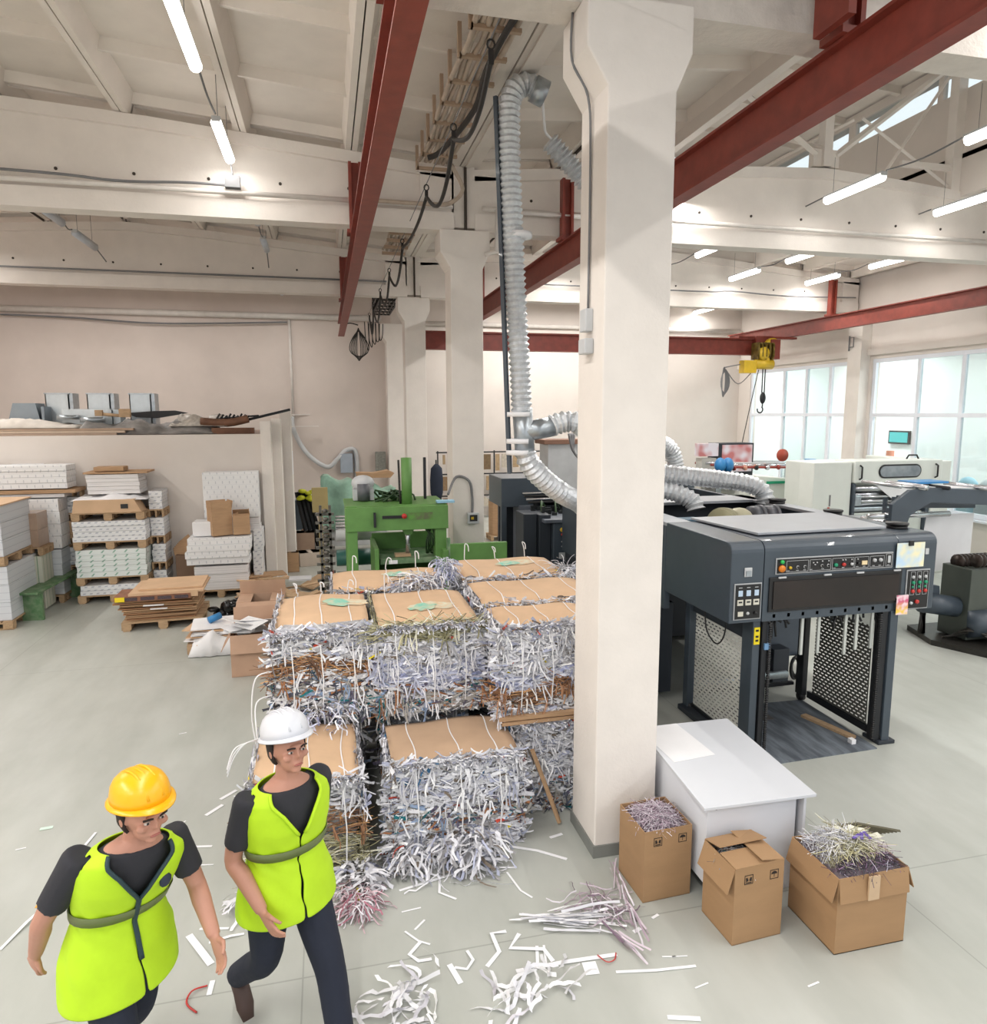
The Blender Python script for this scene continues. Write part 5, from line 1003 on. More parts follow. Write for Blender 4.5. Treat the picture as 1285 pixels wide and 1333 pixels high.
g = MB(); g.box(5.45, 5.9, 13.9, 14.2, 0, 2.15); tag(g.obj('steel_box', STEEL, loc=(5.6, 14, 0)), 'grey box cabinet right of the tan framed one', 'cabinet'); tag(MB().box(5.42, 5.75, 13.95, 14.2, 2.16, 2.62).obj('cardboard_packet', CARD, loc=(5.6, 14, 2.16)), 'brown packet standing on the grey box cabinet', 'packet'); q = MB(); q.ball((5.8, 13.9, 2.24), (.16, .1, .09), 8, 5); tag(q.obj('yellow_rag', mat('yellow_rag', (220, 214, 40), .8), loc=(5.8, 13.9, 2.2)), 'yellow rag on the grey box cabinet', 'rag')
# ================================================================ press delivery unit, right of the big pillar
g = thing('press_delivery', 'large slate blue press delivery unit with control panels right of the big pillar', 'printing press', (4.8, 6.5, 0))
def prof(x0, x1, m_, nm, y0=5.75, y1=8.7, z0=1.41, z1=2.19):
    r_ = .1; pts = [(y1, z0), (y0, z0), (y0, z1-r_)]+[(y0+r_-r_*cos(a), z1-r_+r_*sin(a)) for a in [pi/10*k for k in range(1, 6)]]+[(y1, z1)]
    q = MB(); q.prism(pts, 'x', x0, x1); return q.obj(nm, m_, g, bev=.01)
def hood(x0, x1, nm):   # front fascia with rounded top edge, hollow behind
    r_ = .1; y0, z0, z1, th = 5.75, 1.41, 2.19, .06
    out = [(y0, z0), (y0, z1-r_)]+[(y0+r_-r_*cos(a), z1-r_+r_*sin(a)) for a in [pi/10*k for k in range(1, 6)]]+[(7.05, z1)]
    inn = [(7.05, z1-.04), (y0+.2, z1-.04), (y0+th, z1-.15), (y0+th, z0)]
    q = MB(); q.prism(out+inn, 'x', x0, x1); return q.obj(nm, SLATE, g)
prof(3.65, 4.0, SLATE, 'left_housing', y1=7.05); hood(4.005, 5.5, 'front_fascia'); prof(5.505, 5.97, SLATE, 'right_housing', y1=7.05)
# lower edge of fascia above the opening
B = lambda n_, *a, m_=SLATE, bev=.006: MB().box(*a).obj(n_, m_, g, bev=bev)
B('left_side_cover', 3.65, 3.72, 7.055, 10.6, 1.2, 2.15); B('right_side_cover', 5.9, 5.97, 7.055, 10.6, 1.2, 2.15); B('well_floor', 3.72, 5.9, 7.05, 10.4, 1.55, 1.6, m_=BLACK); B('well_back', 3.72, 5.9, 8.9, 8.96, 1.6, 2.15, m_=SLATD); B('left_top_rim', 3.65, 3.95, 7.055, 9, 2.15, 2.19, m_=GRLID); B('right_top_rim', 5.78, 5.97, 7.055, 9.2, 2.15, 2.19, m_=GRLID); B('back_top_rim', 3.95, 5.97, 8.65, 9.2, 2.15, 2.19, m_=GRLID)
q = MB(); q.prism([(4.1, 6.02), (5.62, 6.05), (5.75, 7.12), (3.98, 7.12)], 'z', 2.2, 2.225); q.obj('top_hatch', GRLID, g, bev=.004)
for x, y in ((5.8, 6.1), (5.83, 7.1), (5.85, 8.2)):
    q = MB(); q.tube([(x, y, 2.19), (x, y, 2.22)], .1, 18); q.tube([(x, y, 2.23), (x, y, 2.25)], .11, 18); q.obj('roof_lamp_cap', BLACK if 1 else PALE, g)
# blowers and motors in the well
q = MB()
for k in range(13): q.tube([(4.62+.02*k, 7.55+.02*k, 2.06), (4.632+.02*k, 7.562+.02*k, 2.06)], .19-.004*abs(k-3), 20)
q.obj('ribbed_blower', mat('olive_casting', (150, 146, 116), .5, .2), g); q = MB(); q.ball((5.0, 7.75, 2.05), (.19, .16, .17), 14, 8); q.obj('blower_scroll', mat('pale_olive_casting', (176, 172, 146), .5, .2), g)
for x in (5.25, 5.45):
    q = MB(); q.tube([(x, 7.9, 2.06), (x+.12, 7.9, 2.06)], .15, 16); q.tube([(x+.12, 7.9, 2.06), (x+.16, 7.9, 2.06)], .165, 16); q.obj('fan_motor', mat('motor_grey', (90, 92, 98), .4), g)
B('red_coupling', 5.5, 5.62, 7.6, 7.7, 2.02, 2.1, m_=REDP); B('valve_block', 4.15, 4.4, 7.6, 7.8, 2.0, 2.12, m_=mat('steel_blue', (80, 110, 130), .4)); B('grey_block', 4.05, 4.5, 7.7, 8.1, 1.6, 2.02, m_=SLATD)
q = MB()
for k in range(10): q.tube(spline([(4+rnd.random()*1.7, 7.3+rnd.random(), 1.62), (4+rnd.random()*1.7, 7.3+rnd.random(), 1.9), (4+rnd.random()*1.7, 7.3+rnd.random(), 1.62)], 3), .02, 5)
q.obj('hose_loom', DARKC, g, kind='stuff')
# legs, chains, mesh doors
B('front_leg', 3.95, 4.03, 5.8, 5.98, .0, 1.42); B('chain_channel', 4.04, 4.1, 5.78, 5.9, .03, 1.42, m_=BLKM); B('front_leg', 5.47, 5.56, 5.74, 5.92, .0, 1.42); B('chain_channel', 5.39, 5.46, 5.76, 5.86, .03, 1.42, m_=BLKM)
B('rear_leg', 3.92, 4.0, 6.95, 7.05, 0, 1.42); B('rear_leg', 5.36, 5.43, 6.86, 6.98, .08, 1.42, m_=BLKM)
for x in (4.115, 5.375):
    q = MB()
    for k in range(58): q.box(x-.012, x+.012, 5.755, 5.78, .06+.023*k, .075+.023*k)
    q.obj('lift_chain', CHROME if x > 9 else mat('oily_chain', (70, 70, 72), .4, .6), g, kind='stuff')
def perf(x, y0, y1, z0, z1, m_, nm, rows=28, cols=13):
    q = MB(); ph = (z1-z0)/rows; pw_ = (y1-y0)/cols; th = .004
    def quad(a, b, c_, d): q.add([(x, a, c_), (x, b, c_), (x, b, d), (x, a, d)], [(0, 1, 2, 3)])
    for r_ in range(rows):
        za = z0+r_*ph; quad(y0, y1, za, za+ph*.62)
        off = 0 if r_ % 2 else pw_*.5; y = y0+off; 
        if off: quad(y0, y0+off-.3*pw_ if off > .3*pw_ else y0+.001, za+ph*.62, za+ph)
        last = y0 if not off else y0+off-.3*pw_
        while y < y1-.001:
            e = min(y+pw_*.38, y1); quad(y, e, za+ph*.62, za+ph); y += pw_
        
    return q.obj(nm, m_, g, solid=.003)
LP = mat('perforated_light_panel', (222, 222, 214), .5); DP = mat('perforated_dark_panel', (92, 92, 88), .5)
perf(3.99, 6.0, 6.93, .1, 1.18, LP, 'perforated_panel'); B('panel_frame', 3.97, 4.01, 5.98, 6.95, .03, .1, m_=BLKM); B('panel_frame', 3.96, 4.02, 5.98, 6.97, 1.18, 1.42, m_=SLATD)
perf(5.44, 5.93, 6.78, .14, 1.2, DP, 'perforated_panel'); B('panel_frame', 5.42, 5.46, 5.9, 6.85, .06, .14, m_=BLKM)
for x, y in ((5.4, 6.92), (5.5, 5.8), (3.97, 6.98)):
    q = MB(); q.tube([(x-.03, y, .05), (x+.03, y, .05)], .05, 14); q.obj('castor', BLACK, g)
B('foot_plate', 3.86, 4.02, 6.0, 7.05, 0, .06, m_=SLATD); B('foot_plate', 5.42, 5.62, 5.72, 5.95, 0, .04, m_=SLATD)
B('cross_bar', 4.1, 5.36, 7.0, 7.05, .16, .2, m_=BLKM); q = MB(); q.tube([(4.1, 7.15, .24), (5.36, 7.15, .24)], .045, 12); q.obj('cross_tube', STEEL, g)
B('inner_box', 5.22, 5.84, 7.5, 7.9, .32, 1.45, m_=mat('inner_slate', (76, 86, 98), .5)); B('pump_block', 5.28, 5.5, 7.3, 7.49, .04, .5, m_=SLATD)
q = MB()
for k in range(6): q.tube([(5.66+.11*sin(a)*(.5+.1*k)+.02*k, 7.4+.01*k, .2-.14*cos(a)) for a in [j*pi/8 for j in range(17)]], .018, 6)
q.obj('hose_coil', BLACK, g)
B('lower_cabinet', 3.68, 3.9, 7.3, 10.5, .1, 1.2, m_=SLATD); B('lower_cabinet', 3.9, 5.9, 9.2, 10.5, .1, 1.55, m_=SLATD); B('side_pipe', 3.6, 3.75, 7.6, 8.0, .3, .42, m_=BLACK)
# black viewing flap and grippers
B('window_frame', 4.06, 5.56, 5.735, 5.75, 1.5, 1.84, m_=BLACK, bev=.004); B('viewing_window', 4.1, 5.52, 5.725, 5.735, 1.53, 1.8, m_=mat('smoked_glass', (24, 18, 18), .12, c2=(40, 30, 28), scale=3), bev=0)
for x in (4.15, 4.65, 5.02, 5.45): B('clip', x, x+.08, 5.722, 5.735, 1.83, 1.845, m_=PALE, bev=0)
B('gripper_bar', 4.05, 5.55, 5.9, 5.98, 1.36, 1.42, m_=BLKM); B('gripper_bar', 4.05, 5.5, 5.78, 5.82, 1.43, 1.47, m_=BLACK)
for x in (4.5, 4.69, 5.0, 5.13, 5.31): B('hanging_bar', x-.014, x+.014, 5.8, 5.82, 1.02 if x != 5.0 else .98, 1.42, m_=mat('pale_bar', (196, 200, 196), .4, .3), bev=0)
q = MB()
for k in range(34): x = rnd.choice((4.12, 4.25, 4.95, 5.18, 5.4))+rnd.uniform(-.06, .08); q.tube([(x, 5.85, 1.4), (x+rnd.uniform(-.05, .05), 5.82, 1.4-rnd.random()*.2)], .012, 5)
q.obj('gripper_fingers', BLACK, g, kind='stuff'); B('blue_clamp', 4.06, 4.12, 5.76, 5.8, 1.12, 1.18, m_=mat('dusty_blue', (110, 150, 190), .5), bev=0)
for k in range(9): B('bar_clamp', 4.12+.16*k, 4.15+.16*k, 5.75, 5.78, 1.44, 1.475, m_=PALE, bev=0)
# control panels
def panel(nm, x0, x1, z0, z1, label=None):
    B(nm, x0, x1, 5.738, 5.75, z0, z1, m_=mat('panel_trim', (176, 178, 180), .4), bev=.004); o = MB().box(x0+.012, x1-.012, 5.732, 5.739, z0+.012, z1-.012).obj(nm+'_face', BLACK, g); return o
def knob(x, z, r_, m_, par, d=.02): q = MB(); q.tube([(x, 5.732, z), (x, 5.732-d, z)], r_, 14); return q.obj('button', m_, par)
f_ = panel('main_panel', 4.12, 5.44, 1.865, 2.025)
def sq(par, x0, x1, z0, z1): 
    for a in ((x0, x1, z0, z0+.003), (x0, x1, z1-.003, z1), (x0, x0+.003, z0, z1), (x1-.003, x1, z0, z1)): MB().box(a[0], a[1], 5.7305, 5.732, a[2], a[3]).obj('panel_outline', PALE, par)
for a, b in ((4.23, 4.47), (4.485, 4.72), (4.735, 4.98), (4.99, 5.15), (5.165, 5.33)): sq(f_, a, b, 1.885, 1.995)
sq(f_, 5.35, 5.42, 1.885, 2.01)
knob(4.175, 1.99, .018, mat('bright_green', (40, 190, 90), .4), f_); knob(4.175, 1.925, .034, ORNG, f_); knob(4.265, 1.93, .014, YEL, f_)
for x in (4.35, 4.43, 4.62, 4.69): knob(x, 1.93, .015, PALE, f_, .008); knob(x, 1.93, .011, BLACK, f_, .02)
for x, z in ((4.52, 1.965), (4.54, 1.945), (4.56, 1.965), (4.62, 1.975), (4.69, 1.975), (4.88, 1.975), (4.95, 1.975), (5.02, 1.975), (4.85, 1.975)): knob(x, z, .006, PALE, f_, .01)
knob(4.77, 1.93, .017, GRNP, f_); knob(4.86, 1.93, .017, REDP, f_); knob(4.95, 1.93, .014, PALE, f_); knob(5.03, 1.93, .015, BLACK, f_)
MB().box(5.07, 5.13, 5.725, 5.732, 1.915, 1.955).obj('digital_display', mat('cream_display', (236, 214, 170), .4), f_); knob(5.21, 1.955, .018, PALE, f_); knob(5.28, 1.955, .018, PALE, f_); MB().box(5.37, 5.4, 5.725, 5.732, 1.92, 1.99).obj('key_switch', PALE, f_)
for x in (4.25, 4.35, 4.43, 4.5, 4.63, 4.76, 4.86, 5.02, 5.1, 5.21, 5.28, 5.38): MB().box(x-.014, x+.014, 5.7305, 5.732, 1.896, 1.901).obj('caption', PALE, f_)
f_ = panel('left_panel', 3.69, 3.98, 1.445, 1.8)
for k in range(3):
    x = 3.75+.085*k; MB().box(x-.022, x+.022, 5.726, 5.732, 1.68, 1.735).obj('meter', mat('meter_face', (190, 210, 230), .3), f_); MB().box(x-.03, x+.03, 5.726, 5.732, 1.59, 1.645).obj('counter', mat('cream_counter', (214, 210, 196), .4), f_); MB().box(x-.018, x+.018, 5.724, 5.726, 1.615, 1.63).obj('counter_window', BLACK, f_)
    MB().box(x-.018, x+.018, 5.7305, 5.732, 1.758, 1.764).obj('caption', PALE, f_)
MB().box(3.73, 3.785, 5.726, 5.732, 1.485, 1.53).obj('counter', mat('cream_counter', (214, 210, 196), .4), f_); knob(3.835, 1.51, .015, PALE, f_, .008); knob(3.915, 1.51, .015, BLACK, f_)
B('lock_plate', 3.79, 3.87, 5.738, 5.75, 1.86, 1.95, m_=PALE); B('lock_recess', 3.805, 3.855, 5.73, 5.738, 1.87, 1.92, m_=STEEL, bev=0)
f_ = panel('right_panel', 5.62, 5.9, 1.42, 1.83)
for k in range(3):
    x = 5.69+.075*k; sq(f_, x-.026, x+.026, 1.57, 1.81); knob(x, 1.755, .016, PALE, f_, .01); knob(x, 1.7, .016, GRNP, f_); knob(x, 1.655, .012, GRNP, f_, .01); knob(x, 1.61, .018, REDP, f_)
knob(5.68, 1.49, .014, PALE, f_); knob(5.75, 1.5, .02, REDP, f_)
sh = thing('paper_notice', 'colourful sheet clipped on the delivery unit front', 'notice', (5.62, 5.74, 1.87)); m = bpy.data.materials.new('pastel_print'); m.use_nodes = True; t = NT(m); c = t.mix(t.ramp(t.noise(5, 2), .4, .6), lin((190, 216, 236)), lin((240, 232, 190))); c = t.mix(t.ramp(t.noise(3, 2, stretch=(2, 1, .6)), .55, .7), c, lin((236, 236, 240))); t.link(c, t.b.inputs['Base Color'])
MB().box(5.47, 5.8, 5.728, 5.731, 1.86, 2.11).obj('sheet', m, sh); MB().box(5.6, 5.65, 5.71, 5.728, 2.08, 2.13).obj('clip', BLACK, sh)
sh = thing('paper_notice', 'small pink and yellow sticker below the pastel sheet', 'sticker', (5.55, 5.72, 1.4)); m = bpy.data.materials.new('pink_yellow_print'); m.use_nodes = True; t = NT(m); x, y, z = t.xyz(); t.link(t.mix(t.ramp(t.noise(14, 1), .45, .6), t.mix(t.ramp(z, .02, .12), lin((236, 200, 80)), lin((206, 90, 130))), lin((236, 206, 214))), t.b.inputs['Base Color']); MB().box(5.5, 5.64, 5.715, 5.718, 1.38, 1.58).obj('sheet', m, sh); MB().box(5.5, 5.64, 5.7185, 5.73, 1.55, 1.58).obj('tape_strip', PALE, sh)
B('grey_tag', 5.82, 5.86, 5.735, 5.75, 1.98, 2.04, m_=PALE, bev=0)
B('yellow_label', 3.96, 4.02, 5.79, 5.8, 1.17, 1.34, m_=mat('yellow_label', (240, 215, 30), .6), bev=0)
for z in (1.3, 1.24, 1.2): B('label_print', 3.975, 4.005, 5.787, 5.79, z, z+.02, m_=BLACK, bev=0)
q = MB(); q.tube(spline([(3.72, 6.3, 1.42), (3.72, 6.25, 1.2), (3.74, 6.1, 1.1), (3.76, 6.0, 1.2), (3.76, 5.95, 1.42)], 5), .008, 5); q.obj('loose_wire', BLACK, g)
m = bpy.data.materials.new('worn_grey_mat'); m.use_nodes = True; t = NT(m); c = t.mix(t.ramp(t.noise(3, 5, stretch=(3, .6, 1)), .4, .65), lin((76, 82, 90)), lin((118, 126, 134))); c = t.mix(t.ramp(t.noise(12, 4), .7, .8), c, lin((150, 156, 160))); t.link(c, t.b.inputs['Base Color']); t.b.inputs['Roughness'].default_value = .6
q = MB(); q.prism([(4.1, 5.62), (5.35, 5.66), (5.4, 6.9), (4.1, 6.95)], 'z', .0, .012); tag(q.obj('floor_mat', m, loc=(4.7, 6.3, 0)), 'worn dark grey steel plate on the floor inside the delivery unit', 'floor plate')
q = MB(); q.box(4.12, 4.75, 6.5, 6.9, .013, .02); tag(q.obj('brown_plate', mat('brown_grey_plate', (92, 88, 86), .6), loc=(4.4, 6.7, .01)), 'brownish board on the rear left of the floor plate', 'board')
q = MB(); q.M = rotbox(5.2, 6.1, .25); q.box(5.17, 5.25, 5.88, 6.5, .013, .04); tag(q.obj('wooden_batten', WOOD, loc=(5.2, 6.1, .01)), 'wooden batten on the floor plate by the dark mesh door', 'batten')
q = MB(); q.box(5.15, 5.2, 5.78, 5.84, .013, .06); tag(q.obj('white_roll', PAPER, loc=(5.2, 5.8, .01)), 'small white roll beside the batten end', 'roll')
# ================================================================ right rear machines
g = thing('sheeter_machine', 'large cream enamel machine with oblong window and rollers below', 'machine', (11.3, 12.3, 0))
B = lambda n_, *a, m_=CREAM, bev=.02: MB().box(*a).obj(n_, m_, g, bev=bev)
B('left_cabinet', 9.4, 10.28, 12.05, 12.5, 0, 2.4); B('hood', 10.3, 12.42, 12.0, 12.6, 1.98, 2.42); B('right_post', 12.2, 12.42, 12.0, 12.6, 0, 1.97); B('left_post', 10.3, 10.36, 12.0, 12.6, 0, 1.97, m_=SLATE); B('inner_post', 12.1, 12.19, 12.02, 12.6, 0, 1.97, m_=SLATE); B('rear_body', 10.3, 12.4, 12.9, 14.2, 0, 2.3); B('right_cabinet', 12.45, 12.75, 12.1, 14.2, 0, 2.38)
B('apron', 10.37, 12.1, 12.1, 12.15, .1, 1.35, m_=mat('pale_cream_apron', (206, 212, 206), .4)); B('roller_bed', 10.37, 12.1, 12.2, 12.8, 1.35, 1.45, m_=STEEL)
n = 10; q = MB(); xa, xb, zc, r_ = 11.0, 11.75, 2.2, .14; q.prism([(xb+r_*cos(a), zc+r_*sin(a)) for a in [-pi/2+pi*k/n for k in range(n+1)]]+[(xa+r_*cos(a), zc+r_*sin(a)) for a in [pi/2+pi*k/n for k in range(n+1)]], 'y', 11.985, 12.0); q.obj('window_seal', BLACK, g)
q = MB(); r_ = .11; q.prism([(xb+r_*cos(a), zc+r_*sin(a)) for a in [-pi/2+pi*k/n for k in range(n+1)]]+[(xa+r_*cos(a), zc+r_*sin(a)) for a in [pi/2+pi*k/n for k in range(n+1)]], 'y', 11.975, 11.985); q.obj('window', mat('grey_glass', (110, 118, 126), .1, coat=.5, c2=(160, 166, 172), scale=2), g)
for x in (10.42, 12.25): q = MB(); q.tube([(x, 12.0, 2.05), (x, 11.94, 2.08), (x, 11.94, 2.3), (x, 12.0, 2.33)], .018, 6); q.obj('handle', BLACK, g)
q = MB(); q.tube([(11.8, 12.3, 2.42), (11.85, 12.3, 2.5), (12.05, 12.3, 2.5), (12.1, 12.3, 2.42)], .018, 6); q.obj('lifting_eye', BLACK, g)
for k, (y, z, r_) in enumerate(((12.15, 1.85, .07), (12.3, 1.7, .09), (12.2, 1.58, .05), (12.35, 1.5, .06), (12.12, 1.68, .03))): q = MB(); q.tube([(10.37, y, z), (12.1, y, z)], r_, 14); q.obj('roller', CHROME, g)
B('nip_bracket', 10.4, 10.55, 12.05, 12.3, 1.5, 1.72, m_=STEEL); q = MB(); q.prism([(10.9, 1.9), (11.9, 1.9), (12.05, 1.7), (11.4, 1.55)], 'y', 12.06, 12.065); q.obj('paper_web', PAPER, g)
B('red_mark', 9.75, 9.8, 12.04, 12.05, 1.45, 1.5, m_=REDP, bev=0); B('print_line', 9.78, 9.81, 12.04, 12.05, 1.52, 1.75, m_=GREYC, bev=0)
q = MB(); 
for k in range(14): q.box(10.32+.18*k*.6, 10.4+.18*k*.6, 11.995, 12.0, 1.925, 1.945)
g2 = thing('long_folder_line', 'low cream conveyor line with red and blue parts leading to the cream machine', 'machine', (8.6, 14.5, 0))
B = lambda n_, *a, m_=CREAM, bev=.015: MB().box(*a).obj(n_, m_, g2, bev=bev)
q = MB(); q.prism([(7.7, 0.1), (9.9, .1), (9.9, 1.75), (7.7, 1.95)], 'y', 14.6, 14.8); q.obj('side_cover', CREAM, g2, bev=.01); B('deck', 7.7, 9.9, 14.8, 17.5, 1.3, 1.7)
q = MB(); q.prism([(6.3, 1.7), (7.75, 1.7), (7.75, 1.98), (6.6, 2.12), (6.35, 2.0)], 'y', 14.7, 15.6); q.obj('slate_end_cover', SLATE, g2, bev=.01); B('end_leg', 6.4, 6.6, 14.7, 15.5, 0, 1.7, m_=SLATE); B('end_post', 7.2, 7.35, 14.8, 15.3, 0, 1.7, m_=STEEL)
for k in range(2): q = MB(); q.ball((7.35+.2*k, 14.9, 2.16), (.13, .16, .18), 12, 8); q.obj('blue_guard', BLUEP, g2)
for k in range(7):
    q = MB(); q.tube([(7.6, 15.0+.25*k, 2.1+.03*(k % 3)), (9.9, 15.0+.25*k, 2.05+.03*(k % 3))], .03, 8); q.obj('cross_shaft', (mat('red_shaft', (150, 60, 50), .4), CHROME, PALE)[k % 3], g2)
for k in range(22): x = 7.7+.1*k; q = MB(); q.tube([(x, 14.9+.2*(k % 3), 2.08), (x+.04, 14.9+.2*(k % 3), 2.08)], .06, 10); q.obj('disc', (mat('red_shaft', (150, 60, 50), .4), CHROME, BLKM, mat('tan_disc', (206, 150, 126), .4))[k % 4], g2)
q = MB(); q.tube([(9.75, 15.2, 2.38), (9.8, 15.2, 2.38)], .2, 22); q.M = None; 
q = MB(); q.tube([(9.1, 15.0, 2.36), (9.1, 15.05, 2.36)], .15, 22); q.obj('red_handwheel', mat('rust_red_wheel', (170, 70, 50), .5), g2); B('blue_motor', 9.85, 10.05, 15, 15.2, 1.95, 2.25, m_=BLUEP); B('blue_motor', 9.0, 9.3, 14.6, 14.75, 1.76, 1.88, m_=BLUEP); B('green_belt', 8.4, 9.8, 14.55, 14.62, 1.72, 1.78, m_=GRNP, bev=0)
q = MB(); q.loft([[(8.35+r_*cos(a), 14.5+.3*r_*sin(a), z) for a in [j*pi/5 for j in range(10)]] for z, r_ in ((.75, .26), (1.1, .24), (1.5, .14), (1.75, .05), (1.85, .03))]); g2.location.x += 1.7
w2 = q.obj('white_cloth', mat('white_cloth', (226, 222, 214), .9, bump=.4, bscale=8), loc=(8.35, 14.5, .8)); w2.location.x += 1.35; w2.location.y -= .1
tag(w2, 'white cloth hanging on the cream conveyor line', 'cloth')
g3 = thing('display_cabinet', 'grey cabinet with blurred pink pictures behind the silver ducts', 'cabinet', (6.5, 16, 0)); m = bpy.data.materials.new('pink_picture'); m.use_nodes = True; t = NT(m); t.link(t.mix(t.ramp(t.noise(2.5, 1), .45, .6), lin((226, 222, 230)), lin((196, 120, 120))), t.b.inputs['Base Color'])
MB().box(6.75, 7.75, 16.0, 16.5, 0, 2.62).obj('body', SLATD, g3); MB().box(6.85, 7.7, 15.98, 16.0, 1.9, 2.58).obj('picture_panel', m, g3); MB().box(6.2, 6.75, 16.0, 16.2, 2.3, 2.62).obj('picture_panel', m, g3); MB().box(6.3, 6.7, 16.0, 16.3, 0, 2.25).obj('door', mat('grey_door', (190, 190, 184), .5), g3)
MB().box(6.9, 7.6, 15.97, 15.99, .9, 1.6).obj('picture_panel', m, g3)
g3.location.x += 2.9
# unwinder at right edge
g = thing('web_unwinder', 'slate grey cantilever unwinder frame with rollers at the right edge', 'machine', (8.6, 8.8, 0))
def arm(y0, y1, nm='side_arm'): q = MB(); q.prism([(7.42, 1.66), (7.68, 1.66), (7.75, 1.88), (8.1, 2.06), (10.2, 1.92), (10.2, 2.14), (8.2, 2.28), (7.72, 2.26), (7.42, 2.06)], 'y', y0, y1); q.obj(nm, SLATE, g, bev=.01)
arm(8.55, 8.62); g.location.x += .6
q = MB(); q.prism([(8.7, 1.9), (10.2, 1.85), (10.2, 2.05), (8.7, 2.1)], 'y', 9.16, 9.22); q.obj('side_arm', SLATE, g, bev=.01)
for x, z, r_, m_ in ((8.05, 2.33, .03, CHROME), (8.5, 2.3, .045, CHROME), (8.9, 2.28, .03, BLKM), (9.6, 2.26, .04, CHROME), (8.1, 1.75, .05, CHROME)): q = MB(); q.tube([(x, 8.45, z), (x, 9.2, z)], r_, 12); q.obj('roller', m_, g)
q = MB(); q.tube([(7.8, 8.75, 1.86), (9.3, 8.8, 1.84)], .045, 12); q.obj('roller', CHROME, g)
q = MB(); q.prism([(8.3, 2.3), (10.2, 2.2), (10.2, 2.21), (8.3, 2.31)], 'y', 8.66, 9.15); q.obj('paper_web', PAPER, g); MB().box(8.6, 9.2, 8.75, 9.1, 2.32, 2.35).obj('blue_tray', BLUEP, g)
for x in (8.95, 9.12): MB().box(x, x+.05, 9.7, 9.75, 0, 2.0).obj('leg', SLATE, g)
for z in (.5, 1.0, 1.3, 1.6): MB().box(7.9, 9.0, 9.5, 10.2, z, z+.04).obj('shelf', STEEL, g)
MB().box(7.95, 8.0, 9.55, 9.6, 0, 1.7).obj('leg', SLATE, g); MB().box(8.85, 8.9, 9.5, 9.55, 0, 1.85).obj('leg', SLATE, g)
for z in (.75, 1.05): q = MB(); q.tube([(7.95, 9.3, z), (8.9, 9.3, z)], .06, 14); q.obj('roller', CHROME, g)
q = MB(); q.tube([(8.4, 9.0, .95), (8.5, 9.0, .95)], .13, 18); q.obj('core_disc', mat('tan_disc2', (150, 130, 104), .6), g)
q = MB(); q.prism([(9.1, 1.8), (10, 1.8), (10, .9), (9.0, .9)], 'y', 9.0, 9.01); q.obj('hanging_web', PAPER, g)
g = thing('gear_drive', 'dark green gear drive on an oily base plate at the right edge', 'machine', (9.3, 8.1, 0))
B = lambda n_, *a, m_=None, bev=.01: MB().box(*a).obj(n_, m_ or mat('dark_olive_casting', (84, 90, 84), .45, .2), g, bev=bev)
DG = mat('dark_olive_casting', (84, 90, 84), .45, .2)
q = MB(); q.prism([(8.8, 8.9), (8.55, 8.2), (9.0, 7.2), (10.2, 7.2), (10.2, 8.9)], 'z', 0, .08); q.obj('base_plate', mat('oily_base', (60, 58, 54), .4, .3, vary=.2, scale=12), g)
B('body', 8.95, 10.1, 8.0, 8.5, .1, 1.15)
for k in range(8): q = MB(); q.tube([(9.0+.07*k, 8.0, 1.28), (9.03+.07*k, 8.0, 1.28)], .1, 12); q.tube([(9.0+.07*k, 8.3, 1.2), (9.03+.07*k, 8.3, 1.2)], .12, 12); q.obj('gear_disc', mat('dark_brass', (60, 50, 46), .35, .6), g)
q = MB(); q.tube([(8.45, 8.35, .62), (8.95, 8.2, .55)], .15, 18); q.obj('motor', SLATE, g); q = MB(); q.tube([(8.95, 8.0, .35), (9.5, 7.95, .35)], .2, 18); q.obj('motor', SLATE, g)
q = MB(); q.prism([(8.05, .88), (8.15, .95), (8.75, .85), (8.8, .5), (8.5, .45), (8.3, .62)], 'y', 8.32, 8.42); q.obj('swing_arm', SLATE, g, bev=.01)
q = MB()
for k in range(7): q.tube(spline([(8.7+rnd.random()*.2, 8.2, .1), (8.9+rnd.random()*.3, 7.9, .2+rnd.random()*.15), (9.1+rnd.random()*.4, 7.7, .12)], 4), .018, 6)
for k in range(8): q.tube([(8.62+rnd.random()*.1, 8.5, .08), (8.6+rnd.random()*.1, 8.5, .35+rnd.random()*.1)], .025, 6)
q.obj('cable_tangle', mat('oily_base', (60, 58, 54), .4), g, kind='stuff')
# beyond the windows
tv = thing('wall_screen', 'small teal wall screen seen through the right window', 'screen', (18.3, 19.4, 2.4)); MB().box(18.3, 18.38, 19.05, 19.9, 2.35, 2.78).obj('bezel', BLACK, tv); MB().box(18.29, 18.3, 19.1, 19.85, 2.4, 2.73).obj('display', emit('teal_screen', (60, 150, 150), .8), tv)
for y, l in ((17.4, 'left orange extinguisher like tube beyond the window, left of the pilaster'), (16.1, 'orange tube beyond the window, right of the pilaster')):
    q = MB(); q.tube([(14.9, y, .3), (14.9, y, 2.35)], .1, 10); tag(q.obj('orange_tube', mat('faded_orange', (206, 130, 100), .6), loc=(14.9, y, .3)), l, 'tube')
g = MB(); g.box(15.2, 16.4, 19, 21, .02, 1.5); g.box(15.3, 16.2, 19.2, 19.8, 1.5, 1.62); g.box(15.3, 16.2, 20.1, 20.8, 1.5, 1.6); tag(g.obj('bench_beyond', PALE, loc=(15.6, 20, 0)), 'grey equipment in the bright room beyond the left windows', 'equipment')
